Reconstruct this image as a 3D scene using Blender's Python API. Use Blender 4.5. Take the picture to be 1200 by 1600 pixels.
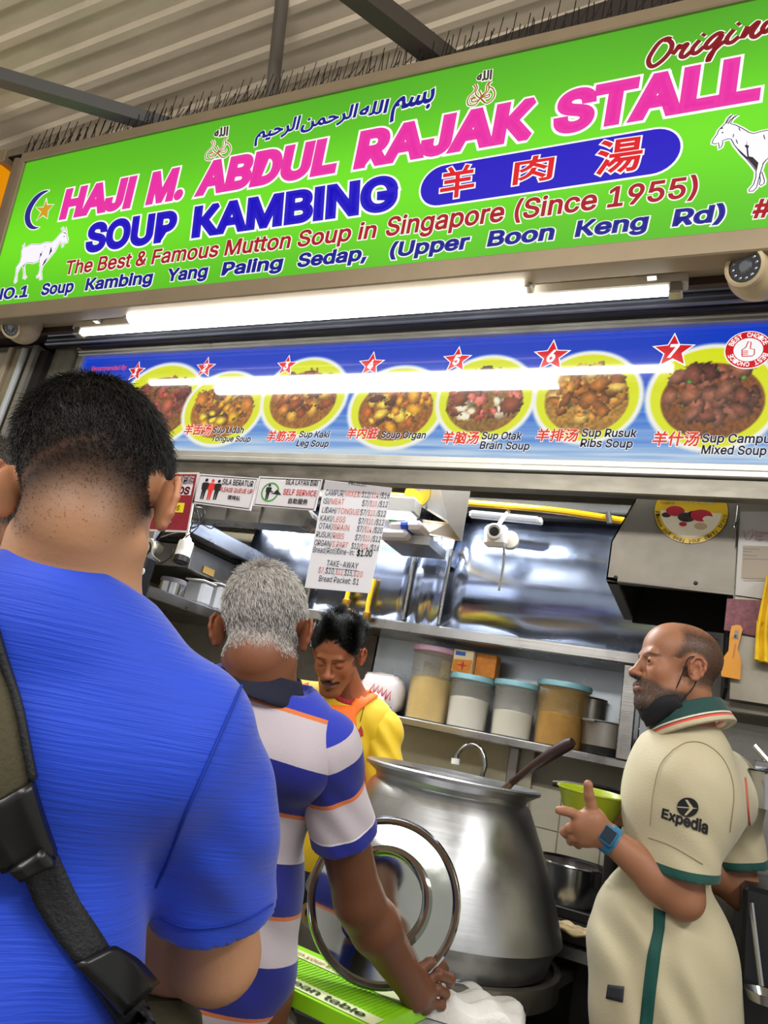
import bpy, math, random
import numpy as np
from mathutils import Vector, Matrix
random.seed(7); RNG = np.random.default_rng(11)
SC = bpy.context.scene
for o_ in list(bpy.data.objects): bpy.data.objects.remove(o_)

# ------------------------------------------------------------------ camera
FPX = 1109.0
_y, _p, _r = [math.radians(a) for a in (26.4, 16.38, -11.55)]
C0 = np.array([0, 0, 1.32])
CF = np.array([-math.sin(_y)*math.cos(_p), math.cos(_y)*math.cos(_p), math.sin(_p)])
_r0 = np.array([math.cos(_y), math.sin(_y), 0]); _u0 = np.cross(_r0, CF)
CR = _r0*math.cos(_r)-_u0*math.sin(_r); CU = _u0*math.cos(_r)+_r0*math.sin(_r)
cam = bpy.data.cameras.new('camera'); camo = bpy.data.objects.new('camera', cam)
SC.collection.objects.link(camo); SC.camera = camo
cam.sensor_fit = 'VERTICAL'; cam.sensor_height = 36; cam.lens = 36*FPX/1600; cam.clip_start = .02
M4 = Matrix(((CR[0], CU[0], -CF[0], C0[0]), (CR[1], CU[1], -CF[1], C0[1]), (CR[2], CU[2], -CF[2], C0[2]), (0, 0, 0, 1)))
camo.matrix_world = M4

# ------------------------------------------------------------------ world, lights, exposure
SC.view_settings.view_transform = 'Standard'; SC.view_settings.look = 'None'
SC.view_settings.gamma = 1; SC.view_settings.use_curve_mapping = False; SC.view_settings.exposure = 0.0
W = bpy.data.worlds.new('world'); SC.world = W; W.use_nodes = True
W.node_tree.nodes['Background'].inputs[0].default_value = (1.0, .97, .92, 1)
W.node_tree.nodes['Background'].inputs[1].default_value = .55
def area(name, loc, rot, sx, sy, e, col=(1, 1, 1)):
    l = bpy.data.lights.new(name, 'AREA'); l.shape = 'RECTANGLE'; l.size = sx; l.size_y = sy; l.energy = e; l.color = col
    o = bpy.data.objects.new(name, l); SC.collection.objects.link(o); o.location = loc; o.rotation_euler = rot; return o
# fill lamps added out of view around the queue, then the stall's kitchen tubes
area('hall_fill_light', (-.6, -1.1, 3.0), (math.radians(48), 0, 0), 2.6, .3, 60, (1, .97, .93))
area('hall_fill_light', (1.6, .4, 3.0), (0, math.radians(25), 0), .3, 2.0, 42, (1, .97, .93))
area('kitchen_tube_and_fill', (-1.3, 2.35, 2.5), (0, 0, 0), 1.2, .12, 48, (.92, .96, 1))
area('kitchen_tube_and_fill', (-2.2, 2.3, 2.45), (0, 0, 0), .12, .4, 22, (1, .95, .86))  # extra fill added to brighten the dark left side of the kitchen
area('kitchen_tube_and_fill', (-.1, 2.3, 2.5), (0, 0, 0), .12, .7, 20, (.92, .96, 1))

# ------------------------------------------------------------------ helpers
def ray(x, y): return CF+CR*(x-600)/FPX+CU*(800-y)/FPX
def PY(x, y, Y): d = ray(x, y); return C0+d*(Y/d[1])
def PX(x, y, X): d = ray(x, y); return C0+d*(X/d[0])
def PZ(x, y, Z): d = ray(x, y); return C0+d*((Z-C0[2])/d[2])
def PD(x, y, D): return C0+ray(x, y)*D
def lin(h):
    if isinstance(h, str): c = [int(h[i:i+2], 16)/255 for i in (0, 2, 4)]
    else: c = [v/255 for v in h]
    return tuple(v/12.92 if v <= .04045 else ((v+.055)/1.055)**2.4 for v in c)
_mats = {}
def mat(name, col='808080', rough=.5, metal=0, em=0, bump=0, bscale=60, var=0, vscale=8, trans=0, coat=0, brush=None, alpha=1, ior=1.45, attr=None, spec=None, sss=0, sheen=0, stretch=None):
    if name in _mats: return _mats[name]
    m = bpy.data.materials.new(name); _mats[name] = m; m.use_nodes = True
    nt = m.node_tree; N = nt.nodes; L = nt.links; b = N['Principled BSDF']
    c = lin(col)+(1,); b.inputs['Base Color'].default_value = c; m.diffuse_color = c
    b.inputs['Roughness'].default_value = rough; b.inputs['Metallic'].default_value = metal; b.inputs['IOR'].default_value = ior
    b.inputs['Coat Weight'].default_value = coat; b.inputs['Coat Roughness'].default_value = .03; b.inputs['Coat IOR'].default_value = 1.65 if em else 1.5
    if trans: b.inputs['Transmission Weight'].default_value = trans
    if alpha < 1: b.inputs['Alpha'].default_value = alpha
    if spec is not None: b.inputs['Specular IOR Level'].default_value = spec
    if sss: b.inputs['Subsurface Weight'].default_value = sss; b.inputs['Subsurface Radius'].default_value = (.02, .007, .004); b.inputs['Subsurface Scale'].default_value = .5
    if sheen: b.inputs['Sheen Weight'].default_value = sheen
    src = None
    if attr:
        a = N.new('ShaderNodeAttribute'); a.attribute_name = attr; src = a.outputs['Color']
    if var or bump or brush:
        tc = N.new('ShaderNodeTexCoord'); mp = N.new('ShaderNodeMapping'); L.new(tc.outputs['Object'], mp.inputs[0])
        if stretch: mp.inputs['Scale'].default_value = stretch
    if var:
        n = N.new('ShaderNodeTexNoise'); n.inputs['Scale'].default_value = vscale; n.inputs['Detail'].default_value = 5; n.inputs['Roughness'].default_value = .65
        L.new(mp.outputs[0], n.inputs['Vector'])
        mr = N.new('ShaderNodeMapRange'); mr.inputs[1].default_value = .3; mr.inputs[2].default_value = .7; mr.inputs[3].default_value = 1-var; mr.inputs[4].default_value = 1+var*.6
        L.new(n.outputs[0], mr.inputs[0])
        vm = N.new('ShaderNodeVectorMath'); vm.operation = 'SCALE'
        if src: L.new(src, vm.inputs[0])
        else: vm.inputs[0].default_value = c[:3]
        L.new(mr.outputs[0], vm.inputs['Scale']); src = vm.outputs[0]
        if metal > .5:
            r2 = N.new('ShaderNodeMapRange'); r2.inputs[1].default_value = .3; r2.inputs[2].default_value = .7
            r2.inputs[3].default_value = max(0, rough-.08); r2.inputs[4].default_value = rough+.12; L.new(n.outputs[0], r2.inputs[0]); L.new(r2.outputs[0], b.inputs['Roughness'])
    if src: L.new(src, b.inputs['Base Color'])
    if brush:
        n2 = N.new('ShaderNodeTexNoise'); n2.inputs['Scale'].default_value = 1; mp2 = N.new('ShaderNodeMapping'); mp2.inputs['Scale'].default_value = brush
        L.new(tc.outputs['Object'], mp2.inputs[0]); L.new(mp2.outputs[0], n2.inputs['Vector'])
        bp = N.new('ShaderNodeBump'); bp.inputs['Strength'].default_value = .12; bp.inputs['Distance'].default_value = .002; L.new(n2.outputs[0], bp.inputs['Height']); L.new(bp.outputs[0], b.inputs['Normal'])
    if bump:
        n3 = N.new('ShaderNodeTexNoise'); n3.inputs['Scale'].default_value = bscale; n3.inputs['Detail'].default_value = 4; L.new(mp.outputs[0], n3.inputs['Vector'])
        bp = N.new('ShaderNodeBump'); bp.inputs['Strength'].default_value = min(1, bump); bp.inputs['Distance'].default_value = .003; L.new(n3.outputs[0], bp.inputs['Height']); L.new(bp.outputs[0], b.inputs['Normal'])
    if em:
        b.inputs['Emission Strength'].default_value = em
        if src:
            L.new(src, b.inputs['Emission Color'])
            for l in list(b.inputs['Base Color'].links): L.remove(l)
            b.inputs['Base Color'].default_value = (.03, .03, .03, 1)
        else: b.inputs['Emission Color'].default_value = c; b.inputs['Base Color'].default_value = tuple(v*.15 for v in c[:3])+(1,)
    return m
def link(o): SC.collection.objects.link(o); return o
def thing(name, label, cat, loc=(0, 0, 0), group=None):
    o = link(bpy.data.objects.new(name, None)); o.location = [float(v) for v in loc]; o.empty_display_size = .05
    o['label'] = label; o['category'] = cat
    if group: o['group'] = group
    return o
def wloc(o):
    v = Vector(o.location); p = o.parent
    while p: v += Vector(p.location); p = p.parent
    return v
def tag(o, label=None, cat=None, group=None, kind=None):
    if label: o['label'] = label
    if cat: o['category'] = cat
    if group: o['group'] = group
    if kind: o['kind'] = kind
    return o
def mesh_obj(name, V, F, m, parent=None, smooth=False, label=None, org=None):
    """V: world coordinates; the object's origin goes to org, else to the base of the mesh"""
    V = np.asarray(V, float).reshape(-1, 3)
    if org is None: org = np.array([(V[:, 0].min()+V[:, 0].max())/2, (V[:, 1].min()+V[:, 1].max())/2, V[:, 2].min()])
    me = bpy.data.meshes.new(name); me.from_pydata((V-org).tolist(), [], F if isinstance(F, list) else F.tolist()); me.update()
    if smooth: me.polygons.foreach_set('use_smooth', [True]*len(me.polygons))
    if m:
        for mm in (m if isinstance(m, (list, tuple)) else [m]): me.materials.append(mm)
    o = link(bpy.data.objects.new(name, me))
    if parent: o.parent = parent; o.location = Vector(org)-wloc(parent)
    else: o.location = org
    if label: o['label'] = label
    return o
def nrm(v): v = np.asarray(v, float); return v/max(1e-9, np.linalg.norm(v))
class MB:
    def __init__(s): s.V = []; s.F = []; s.mi = []
    def add(s, V, F, mi=0):
        n = len(s.V); s.V += [tuple(map(float, v)) for v in V]; s.F += [tuple(i+n for i in f) for f in F]; s.mi += [mi]*len(F); return s
    def box(s, a, b, mi=0, bev=0):
        x0, y0, z0 = [min(a[i], b[i]) for i in range(3)]; x1, y1, z1 = [max(a[i], b[i]) for i in range(3)]
        return s.obox(((x0+x1)/2, (y0+y1)/2, (z0+z1)/2), (1, 0, 0), (0, 1, 0), (0, 0, 1), x1-x0, y1-y0, z1-z0, mi, bev)
    def obox(s, c, ax, ay, az, lx, ly, lz, mi=0, bev=0):
        c = np.array(c, float); ax, ay, az = nrm(ax), nrm(ay), nrm(az)
        if not bev:
            V = [c+ax*lx/2*i+ay*ly/2*j+az*lz/2*k for i in (-1, 1) for j in (-1, 1) for k in (-1, 1)]
            F = [(0, 1, 3, 2), (4, 6, 7, 5), (0, 4, 5, 1), (2, 3, 7, 6), (0, 2, 6, 4), (1, 5, 7, 3)]
            return s.add(V, F, mi)
        e = min(bev, lx/2.01, ly/2.01, lz/2.01); V = []; idx = {}
        for i in (-1, 1):
            for j in (-1, 1):
                for k in (-1, 1):
                    for a in range(3):
                        d = [e, e, e]; d[a] = 0
                        idx[i, j, k, a] = len(V); V.append(c+ax*i*(lx/2-d[0])+ay*j*(ly/2-d[1])+az*k*(lz/2-d[2]))
        F = []
        for i in (-1, 1): F.append([idx[i, a, b, 0] for a, b in ((-1, -1), (1, -1), (1, 1), (-1, 1))][::i])
        for j in (-1, 1): F.append([idx[a, j, b, 1] for a, b in ((-1, -1), (-1, 1), (1, 1), (1, -1))][::j])
        for k in (-1, 1): F.append([idx[a, b, k, 2] for a, b in ((-1, -1), (1, -1), (1, 1), (-1, 1))][::k])
        for a in (-1, 1):
            for b in (-1, 1):
                F.append([idx[-1, a, b, 1], idx[1, a, b, 1], idx[1, a, b, 2], idx[-1, a, b, 2]][::-a*b])
                F.append([idx[a, -1, b, 0], idx[a, 1, b, 0], idx[a, 1, b, 2], idx[a, -1, b, 2]][::a*b])
                F.append([idx[a, b, -1, 0], idx[a, b, 1, 0], idx[a, b, 1, 1], idx[a, b, -1, 1]][::-a*b])
        for i in (-1, 1):
            for j in (-1, 1):
                for k in (-1, 1): F.append([idx[i, j, k, 0], idx[i, j, k, 1], idx[i, j, k, 2]][::i*j*k])
        return s.add(V, F, mi)
    def tube(s, pts, r, n=10, mi=0, cap=True, flat=None):
        pts = [np.array(p, float) for p in pts]; m = len(pts); rs = r if hasattr(r, '__len__') else [r]*m
        t0 = nrm(pts[1]-pts[0]); up = np.array([0, 0, 1.]) if abs(t0[2]) < .9 else np.array([1., 0, 0]); u = nrm(np.cross(t0, up)); V = []
        for i in range(m):
            t = nrm(pts[min(i+1, m-1)]-pts[max(i-1, 0)]); u = nrm(u-t*(u@t)); w = np.cross(t, u)
            for k in range(n):
                a = 2*math.pi*k/n; V.append(pts[i]+rs[i]*(u*math.cos(a)+w*math.sin(a)))
        F = [(i*n+k, i*n+(k+1) % n, (i+1)*n+(k+1) % n, (i+1)*n+k) for i in range(m-1) for k in range(n)]
        if cap: F += [tuple(range(n))[::-1], tuple((m-1)*n+k for k in range(n))]
        return s.add(V, F, mi)
    def lathe(s, prof, c=(0, 0, 0), n=48, axis=(0, 0, 1), mi=0, a0=0, a1=2*math.pi):
        az = nrm(axis); ax = nrm(np.cross(az, (0, 1, 0) if abs(az[1]) < .9 else (1, 0, 0))); ay = np.cross(az, ax); c = np.array(c, float)
        full = abs(a1-a0-2*math.pi) < 1e-6; k2 = n if full else n+1; V = []
        for r, z in prof:
            for k in range(k2):
                a = a0+(a1-a0)*k/n; V.append(c+az*z+r*(ax*math.cos(a)+ay*math.sin(a)))
        F = []
        for i in range(len(prof)-1):
            for k in range(n): q = (k+1) % k2; F.append((i*k2+k, i*k2+q, (i+1)*k2+q, (i+1)*k2+k))
        return s.add(V, F, mi)
    def prism(s, poly, d, mi=0):
        """poly: list of 3-D points (planar), d: extrusion vector"""
        poly = [np.array(p, float) for p in poly]; n = len(poly); d = np.array(d, float)
        V = poly+[p+d for p in poly]
        return s.add(V, [tuple(range(n))[::-1], tuple(range(n, 2*n))]+[(i, (i+1) % n, n+(i+1) % n, n+i) for i in range(n)], mi)
    def build(s, name, m, parent=None, smooth=False, label=None, org=None):
        o = mesh_obj(name, s.V, s.F, m, parent, False, label, org)
        if any(s.mi): o.data.polygons.foreach_set('material_index', s.mi)
        if smooth:
            o.data.polygons.foreach_set('use_smooth', [True]*len(o.data.polygons))
            ang = math.radians(35)
            try: o.data.set_sharp_from_angle(angle=ang)
            except Exception: pass
        return o
def dup(root, delta, label=None, group=None, scale=None):
    r = root.copy(); link(r); r.location = Vector(root.location)+Vector([float(v) for v in delta])
    if label: r['label'] = label
    if group: r['group'] = group
    if scale: r.scale = (scale,)*3
    def rec(a, b):
        for ch in list(a.children):
            c = ch.copy(); link(c); c.parent = b; rec(ch, c)
    rec(root, r); return r
def arc(c, u, v, r, a0, a1, n=12): return [np.array(c)+r*(np.array(u)*math.cos(a0+(a1-a0)*i/n)+np.array(v)*math.sin(a0+(a1-a0)*i/n)) for i in range(n+1)]
def spline(pts, n=8):
    pts = [np.array(p, float) for p in pts]; out = []
    P = [2*pts[0]-pts[1]]+pts+[2*pts[-1]-pts[-2]]
    for i in range(1, len(P)-2):
        for k in range(n):
            t = k/n; a, b, c, d = P[i-1:i+3]
            out.append(.5*((2*b)+(-a+c)*t+(2*a-5*b+4*c-d)*t*t+(-a+3*b-3*c+d)*t**3))
    out.append(pts[-1]); return out
# ---- flat print on a plane: a plane frame is (origin, u, v, normal towards the viewer)
class Plane:
    def __init__(s, o, u, v): s.o = np.array(o, float); s.u = nrm(u); s.v = nrm(np.array(v, float)-np.dot(v, s.u)*s.u); s.n = np.cross(s.u, s.v)
    def px(s, x, y):
        d = ray(x, y); t = ((s.o-C0)@s.n)/(d@s.n); p = C0+d*t-s.o; return np.array([p@s.u, p@s.v])
    def w(s, q, h=0): q = np.asarray(q, float); return s.o+np.multiply.outer(q[..., 0], s.u)+np.multiply.outer(q[..., 1], s.v)+s.n*h
_FONT = None
try: _FONT = bpy.data.fonts.load(bpy.utils.resource_path('LOCAL')+'/datafiles/fonts/Inter.woff2')   # Blender's own interface font
except Exception: _FONT = None
_GC = {}
def _raw(s, res):   # right end of a plain string
    c = bpy.data.curves.new('t', 'FONT'); c.body = s; c.resolution_u = res; c.font = _FONT; o = link(bpy.data.objects.new('t', c)); me = bpy.data.meshes.new_from_object(o.evaluated_get(bpy.context.evaluated_depsgraph_get()))
    x = max(v.co.x for v in me.vertices); bpy.data.objects.remove(o); bpy.data.curves.remove(c); bpy.data.meshes.remove(me); return x
def glyphs(s, bold=.0, res=3, font=0):
    """outline-filled word; bold > 0 thickens it by a round-jointed stroke of that radius along every contour"""
    k = (s, res, font)
    if k not in _GC:
        c = bpy.data.curves.new('t', 'FONT'); sub = font == 0 and _FONT and s not in ('\u043A', 'P')
        body = s.translate({73: '\u0399', 108: '\u217C', 75: '\u041A', 107: '\u043A', 82: 'P'}) if sub else s; c.body = body; c.resolution_u = res
        if font == 0 and _FONT: c.font = _FONT
        o = link(bpy.data.objects.new('t', c)); dg = bpy.context.evaluated_depsgraph_get()
        me = bpy.data.meshes.new_from_object(o.evaluated_get(dg)); n = len(me.vertices); co = np.zeros(n*3); me.vertices.foreach_get('co', co)
        F = [tuple(p.vertices) for p in me.polygons]; bpy.data.objects.remove(o); bpy.data.curves.remove(c); bpy.data.meshes.remove(me)
        cnt = {}
        co = co.reshape(-1, 3)[:, :2]; key = [tuple(np.round(v, 5)) for v in co]
        for f in F:
            for i in range(len(f)):
                e = (key[f[i]], key[f[(i+1) % len(f)]]); cnt[e] = cnt.get(e, 0)+1
        E = [e for e in cnt if (e[1], e[0]) not in cnt and e[0] != e[1]]
        if sub:   # k and R are drawn as a plain letter plus a stem or a leg
            for i, ch in enumerate(s):
                if ch not in 'kR': continue
                w1 = glyphs(body[i], 0, res)[0]; w1 = w1[:, 0].max()-w1[:, 0].min(); pre = _raw(body[:i+1], res); xl = pre-w1
                q = [(0, .3), (.0615, .3), (.0615, .5087), (0, .5087)] if ch == 'k' else [(.155, .225), (.285, 0), (.362, 0), (.222, .235)]
                b = len(co); co = np.vstack([co, [(xl+x, y) for x, y in q]]); F.append((b, b+1, b+2, b+3)); q = [tuple(co[b+j]) for j in range(4)]; E += [(q[j], q[(j+1) % 4]) for j in range(4)]
        _GC[k] = (co, F, E)
    co, F, E = _GC[k]
    if not bold: return co, F
    V = list(map(tuple, co)); F = list(F); out = {}; rot = lambda t: np.array([-t[1], t[0]])
    for p, q in E: out.setdefault(p, []).append(q)
    for p, q in E:
        P = np.array(p); Q = np.array(q); t = (Q-P)/np.hypot(*(Q-P)); nn = rot(t)*bold; b = len(V)
        V += [tuple(P+nn), tuple(P-nn), tuple(Q-nn), tuple(Q+nn)]; F.append((b, b+1, b+2, b+3))
        for r in out.get(q, ()):   # mitred joint at q
            R = np.array(r); t2 = (R-Q)/max(1e-9, np.hypot(*(R-Q))); c = t@t2; n1, n2 = rot(t), rot(t2); b = len(V)
            for sg in ((-1,) if t[0]*t2[1]-t[1]*t2[0] > 0 else (1,)):
                a, e = Q+sg*n1*bold, Q+sg*n2*bold; b = len(V)
                if c > -.5: V += [tuple(Q), tuple(a), tuple(Q+sg*(n1+n2)/(1+c)*bold), tuple(e)]; F.append((b, b+1, b+2, b+3))
                else: V += [tuple(Q), tuple(a), tuple(e)]; F.append((b, b+1, b+2))
    return np.array(V), F
CAP = {}
def capof(font):
    if font not in CAP: v, _ = glyphs('H', 0, 2, font); CAP[font] = v[:, 1].max()
    return CAP[font]
def text(pl, s, q, m, parent, h=.001, bold=.03, out=None, outm=None, font=0, name='lettering', label=None, cap=None, noslant=False, ymin=None):
    """q: BL, BR, TR, TL corners in plane coordinates: baseline and cap height of the word"""
    BL, BR, TR, TL = [np.array(a, float) for a in q]
    if font == 0 and _FONT: bold *= .68; out = out*.62 if out else out
    v0, _ = glyphs(s, 0, 2, font); x0, x1 = v0[:, 0].min(), v0[:, 0].max(); H = cap or (v0[:, 1].max() if font else capof(font)); yb = 0 if ymin is None else v0[:, 1].min()
    if cap == 'box': H = v0[:, 1].max(); yb = v0[:, 1].min()
    x0 -= bold*.8; x1 += bold*.8; yb -= bold*.8; H += bold*.8
    res = None
    for bd, mm, hh, nm in ((bold+(out or 0), outm, h, 'white_outline'), (bold, m, h+.0012, name))[0 if out else 1:]:
        v, F = glyphs(s, bd, 3, font)
        a = ((v[:, 0]-x0)/(x1-x0))[:, None]; t = ((v[:, 1]-yb)/(H-yb))[:, None]
        p = (BL*(1-a)+BR*a)*(1-t)+(TL*(1-a)+TR*a)*t
        V = pl.w(p, hh)
        if nm == name: res = mesh_obj(name, V, F, mm, parent, org=None)
        else: pend = (V, F, mm)
    if out: mesh_obj('white_outline', pend[0], pend[1], pend[2], res)
    if label: res['label'] = label
    return res
def strokes(pl, lines, wid, m, parent, h, name='drawn_line', closed=False):
    """thin flat ribbons along plane polylines"""
    V = []; F = []
    for L in lines:
        w = wid
        if isinstance(L, tuple): L, w = L
        L = np.array(L, float); n = len(L)
        for i in range(n):
            t = L[min(i+1, n-1)]-L[max(i-1, 0)]; t = t/max(1e-9, np.hypot(*t)); nn = np.array([-t[1], t[0]])
            ww = w[i] if hasattr(w, '__len__') else w
            V += [L[i]+nn*ww/2, L[i]-nn*ww/2]
        b = len(V)-2*n; F += [(b+2*i, b+2*i+1, b+2*i+3, b+2*i+2) for i in range(n-1)]
    return mesh_obj(name, pl.w(np.array(V), h), F, m, parent)
def flat(pl, poly, m, parent, h, name, label=None):
    return mesh_obj(name, pl.w(np.array(poly), h), [tuple(range(len(poly)))], m, parent, label=label)
def slab(pl, poly, m, parent, h0, h1, name, label=None):
    A = pl.w(np.array(poly), h0); mb = MB().prism(list(A), pl.n*(h1-h0)); return mb.build(name, m, parent, label=label)
def vcol_grid(name, P4, img, m, parent, pl=None, h=0):
    """a printed picture: a fine grid carrying one colour per vertex. img[row from bottom, col]"""
    H, Wd = img.shape[:2]; BL, BR, TR, TL = [np.array(a, float) for a in P4]
    a = np.linspace(0, 1, Wd)[None, :, None]; t = np.linspace(0, 1, H)[:, None, None]
    p = (BL*(1-a)+BR*a)*(1-t)+(TL*(1-a)+TR*a)*t
    V = (pl.w(p, h) if pl else p).reshape(-1, 3); i = np.arange((H-1)*(Wd-1)); r = i//(Wd-1); c = i % (Wd-1); k = r*Wd+c
    F = np.stack([k, k+1, k+1+Wd, k+Wd], 1); o = mesh_obj(name, V, F, m, parent)
    set_col(o.data, img.reshape(-1, 3)); return o
def set_col(me, rgb):
    at = me.color_attributes.new('Col', 'FLOAT_COLOR', 'POINT'); c = np.ones((len(rgb), 4), np.float32); c[:, :3] = rgb; at.data.foreach_set('color', c.ravel())
def srgb2lin(a): a = np.clip(np.asarray(a, float), 0, 1); return np.where(a <= .04045, a/12.92, ((a+.055)/1.055)**2.4)
def vnoise(shape, cells, rng):
    """smooth value noise image"""
    g = rng.random((cells[0]+2, cells[1]+2)); y = np.linspace(0, cells[0], shape[0]); x = np.linspace(0, cells[1], shape[1])
    yi = y.astype(int); xi = x.astype(int); fy = (y-yi)[:, None]; fx = (x-xi)[None]; fy = fy*fy*(3-2*fy); fx = fx*fx*(3-2*fx)
    return (g[yi][:, xi]*(1-fy)*(1-fx)+g[yi+1][:, xi]*fy*(1-fx)+g[yi][:, xi+1]*(1-fy)*fx+g[yi+1][:, xi+1]*fy*fx)
# ------------------------------------------------------------------ materials
M_ = mat
steel = mat('brushed_steel', '9c9a96', .28, 1, var=.12, vscale=5, brush=(2, 2, 160))
steel_d = mat('dull_steel', '8b8780', .42, 1, var=.2, vscale=7, bump=.15, bscale=30)
steel_m = mat('bright_steel', 'b9bcc0', .13, 1, var=.1, vscale=3)
steel_b = mat('sheet_steel_blue_reflection', 'a4b2d0', .2, 1, var=.12, vscale=3, brush=(3, 3, 70))  # blue reflections on plain stainless sheet, put into the base tint
alu = mat('anodised_frame', 'a5a29a', .4, .6, var=.1, vscale=6)
beige = mat('beige_paint', 'a39682', .55, var=.14, vscale=6, bump=.1)
cream = mat('cream_paint', 'b8a98e', .6, var=.1, vscale=4, bump=.1)
tile_m = mat('wall_tile_glaze', 'b5aa96', .22, var=.1, vscale=3)
ktile_m = mat('kitchen_tile_glaze', 'd6d1bc', .2, var=.12, vscale=5)
grout = mat('grout', '6f6a5c', .8, var=.2)
dark = mat('dark_metal', '2a2826', .5, .4, var=.2)
black = mat('black_plastic', '101012', .4)
white_pl = mat('white_plastic', 'd8d6d0', .4)
cam_pl = mat('ivory_plastic', 'c9b48c', .42)
white_e = mat('white_print', 'ffffff', .4, em=.85)
tube_e = mat('tube_glow', 'fffdf8', .3, em=13)
concrete = mat('concrete', '6d6658', .85, var=.25, vscale=4, bump=.3)
yellow_p = mat('yellow_gas_pipe_paint', 'd9a40e', .35, var=.1)

# ------------------------------------------------------------------ the setting
def structure(o): o['kind'] = 'structure'; return o
structure(MB().box((-4.2, -3, -.05), (2.2, 3.4, 0)).build('floor', mat('floor_tile', '6e665b', .35, var=.2, vscale=3)))
# corrugated roof: sheets run along dr, the ribs repeat along dp
dr = nrm([-.973, -.057, -.20]); pr = np.array([-1.5, 1.75, 3.80])
dp = nrm([0, -1, .06]); V = []; F = []; prof = []
pitch = .122
for i in range(-4, 42):
    for dx, hz in ((0, 0), (.070, 0), (.082, .015), (.108, .015)): prof.append((i*pitch+dx, -hz))
nv = nrm(np.cross(dr, dp)); nv = nv*np.sign(nv[2])
for q, hz in prof:
    for L in (-4.5, 3.5): V.append(pr+dp*q+dr*(-L)+nv*hz)
for i in range(len(prof)-1): F.append((2*i, 2*i+1, 2*i+3, 2*i+2))
ro = mesh_obj('ceiling', V, F, mat('roof_sheet', 'e0d0b6', .55, .05, var=.12, vscale=3, stretch=(1, 4, 1)))
sm_ = ro.modifiers.new('thickness', 'SOLIDIFY'); sm_.thickness = .004; structure(ro)
# roof steelwork
def beam(name, a, b, w, h, m, label, cat='beam', round_=False):
    mb = MB(); a = np.array(a); b = np.array(b); d = b-a
    if round_: mb.tube([a, b], w/2, 14)
    else: mb.obox((a+b)/2, d, np.cross(d, (0, 0, 1)), np.cross(np.cross(d, (0, 0, 1)), d), np.linalg.norm(d), w, h)
    return tag(mb.build(name, m, smooth=round_), label, cat)
pipe_m = mat('grey_painted_pipe', '6e675e', .5, .2, var=.12)
a, b = PY(427, 168, 1.62), PY(447, -60, 1.45); beam('roof_post', a+np.array([0, 0, -.06]), b, .05, .05, pipe_m, 'round grey steel post rising from the top of the green sign to the roof', 'post', True)
a, b = PZ(-60, 103, 3.45), PZ(268, 200, 3.42); b = b+(b-a)*.05; a = a-(b-a)*2.2; beam('roof_beam', a, b, .05, .055, mat('bluish_beam', '6a6a6a', .5, .3), 'grey steel beam crossing under the corrugated roof above the left end of the sign')
a, b = PZ(520, -40, 3.45), PZ(712, 108, 3.42); a = a-(b-a)*2.5; beam('roof_beam', a, b, .06, .07, mat('dark_beam', '4c453d', .6, .2), 'dark brown steel beam meeting the sign above its middle')
a, b = PZ(640, 125, 3.5), PZ(1260, -75, 3.5); b = b+(b-a)*.6; beam('roof_beam', a+[0, .05, 0], b+[0, .05, 0], .1, .14, mat('rust_beam', '3f3833', .7, .2), 'dark roof edge beam running behind the spikes over the right half of the sign')

# pillar wall at the left with big tiles
YL = 1.9
wl = structure(MB().box((-4.2, YL+.012, 0), (-2.83, YL+.3, 2.64)).build('wall_left', grout))
tmesh = None
for r in range(4):
    for c in range(3):
        x1 = -2.99-c*.42; z0 = 2.64-(r+1)*.30-.03; mb = MB().box((x1-.412, YL, z0+.004), (x1, YL+.014, z0+.296), bev=.002)
        o = mb.build('tile', tile_m, wl)
trimx = [(-2.985, .03, cream), (-2.90, .05, mat('aged_trim', '9e9376', .5, var=.25, vscale=9)), ]
mb = MB().box((-2.985, YL-.02, 1.3), (-2.955, YL+.02, 2.62), bev=.004); structure(mb.build('trim_1', cream))
mb = MB().box((-2.95, YL-.005, 1.2), (-2.87, YL+.03, 2.62), bev=.004); structure(mb.build('trim_2', mat('aged_trim', '9e9376', .5, var=.25, vscale=9)))
mb = MB().tube(spline([(-2.865, YL-.02, 2.60), (-2.86, YL-.02, 2.5), (-2.86, YL-.02, 1.8), (-2.86, YL-.02, 1.2)], 4), .014, 10)
tag(mb.build('conduit_pipe', mat('white_conduit', 'c9cdd0', .4, var=.12), smooth=True), 'white conduit pipe running down the left jamb beside the dome camera', 'pipe')
mb = MB().box((-2.82, YL-.02, 1.0), (-2.79, 1.99, 2.62)); structure(mb.build('trim_3', alu))
mb = MB().box((-2.79, YL+.0, 1.0), (-2.735, 1.97, 2.60)); structure(mb.build('trim_4', dark))
structure(MB().box((-2.735, 1.93, 1.0), (-2.62, 1.96, 2.63)).build('trim_5', mat('dirty_jamb', '84806f', .6, var=.35, vscale=14)))
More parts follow.
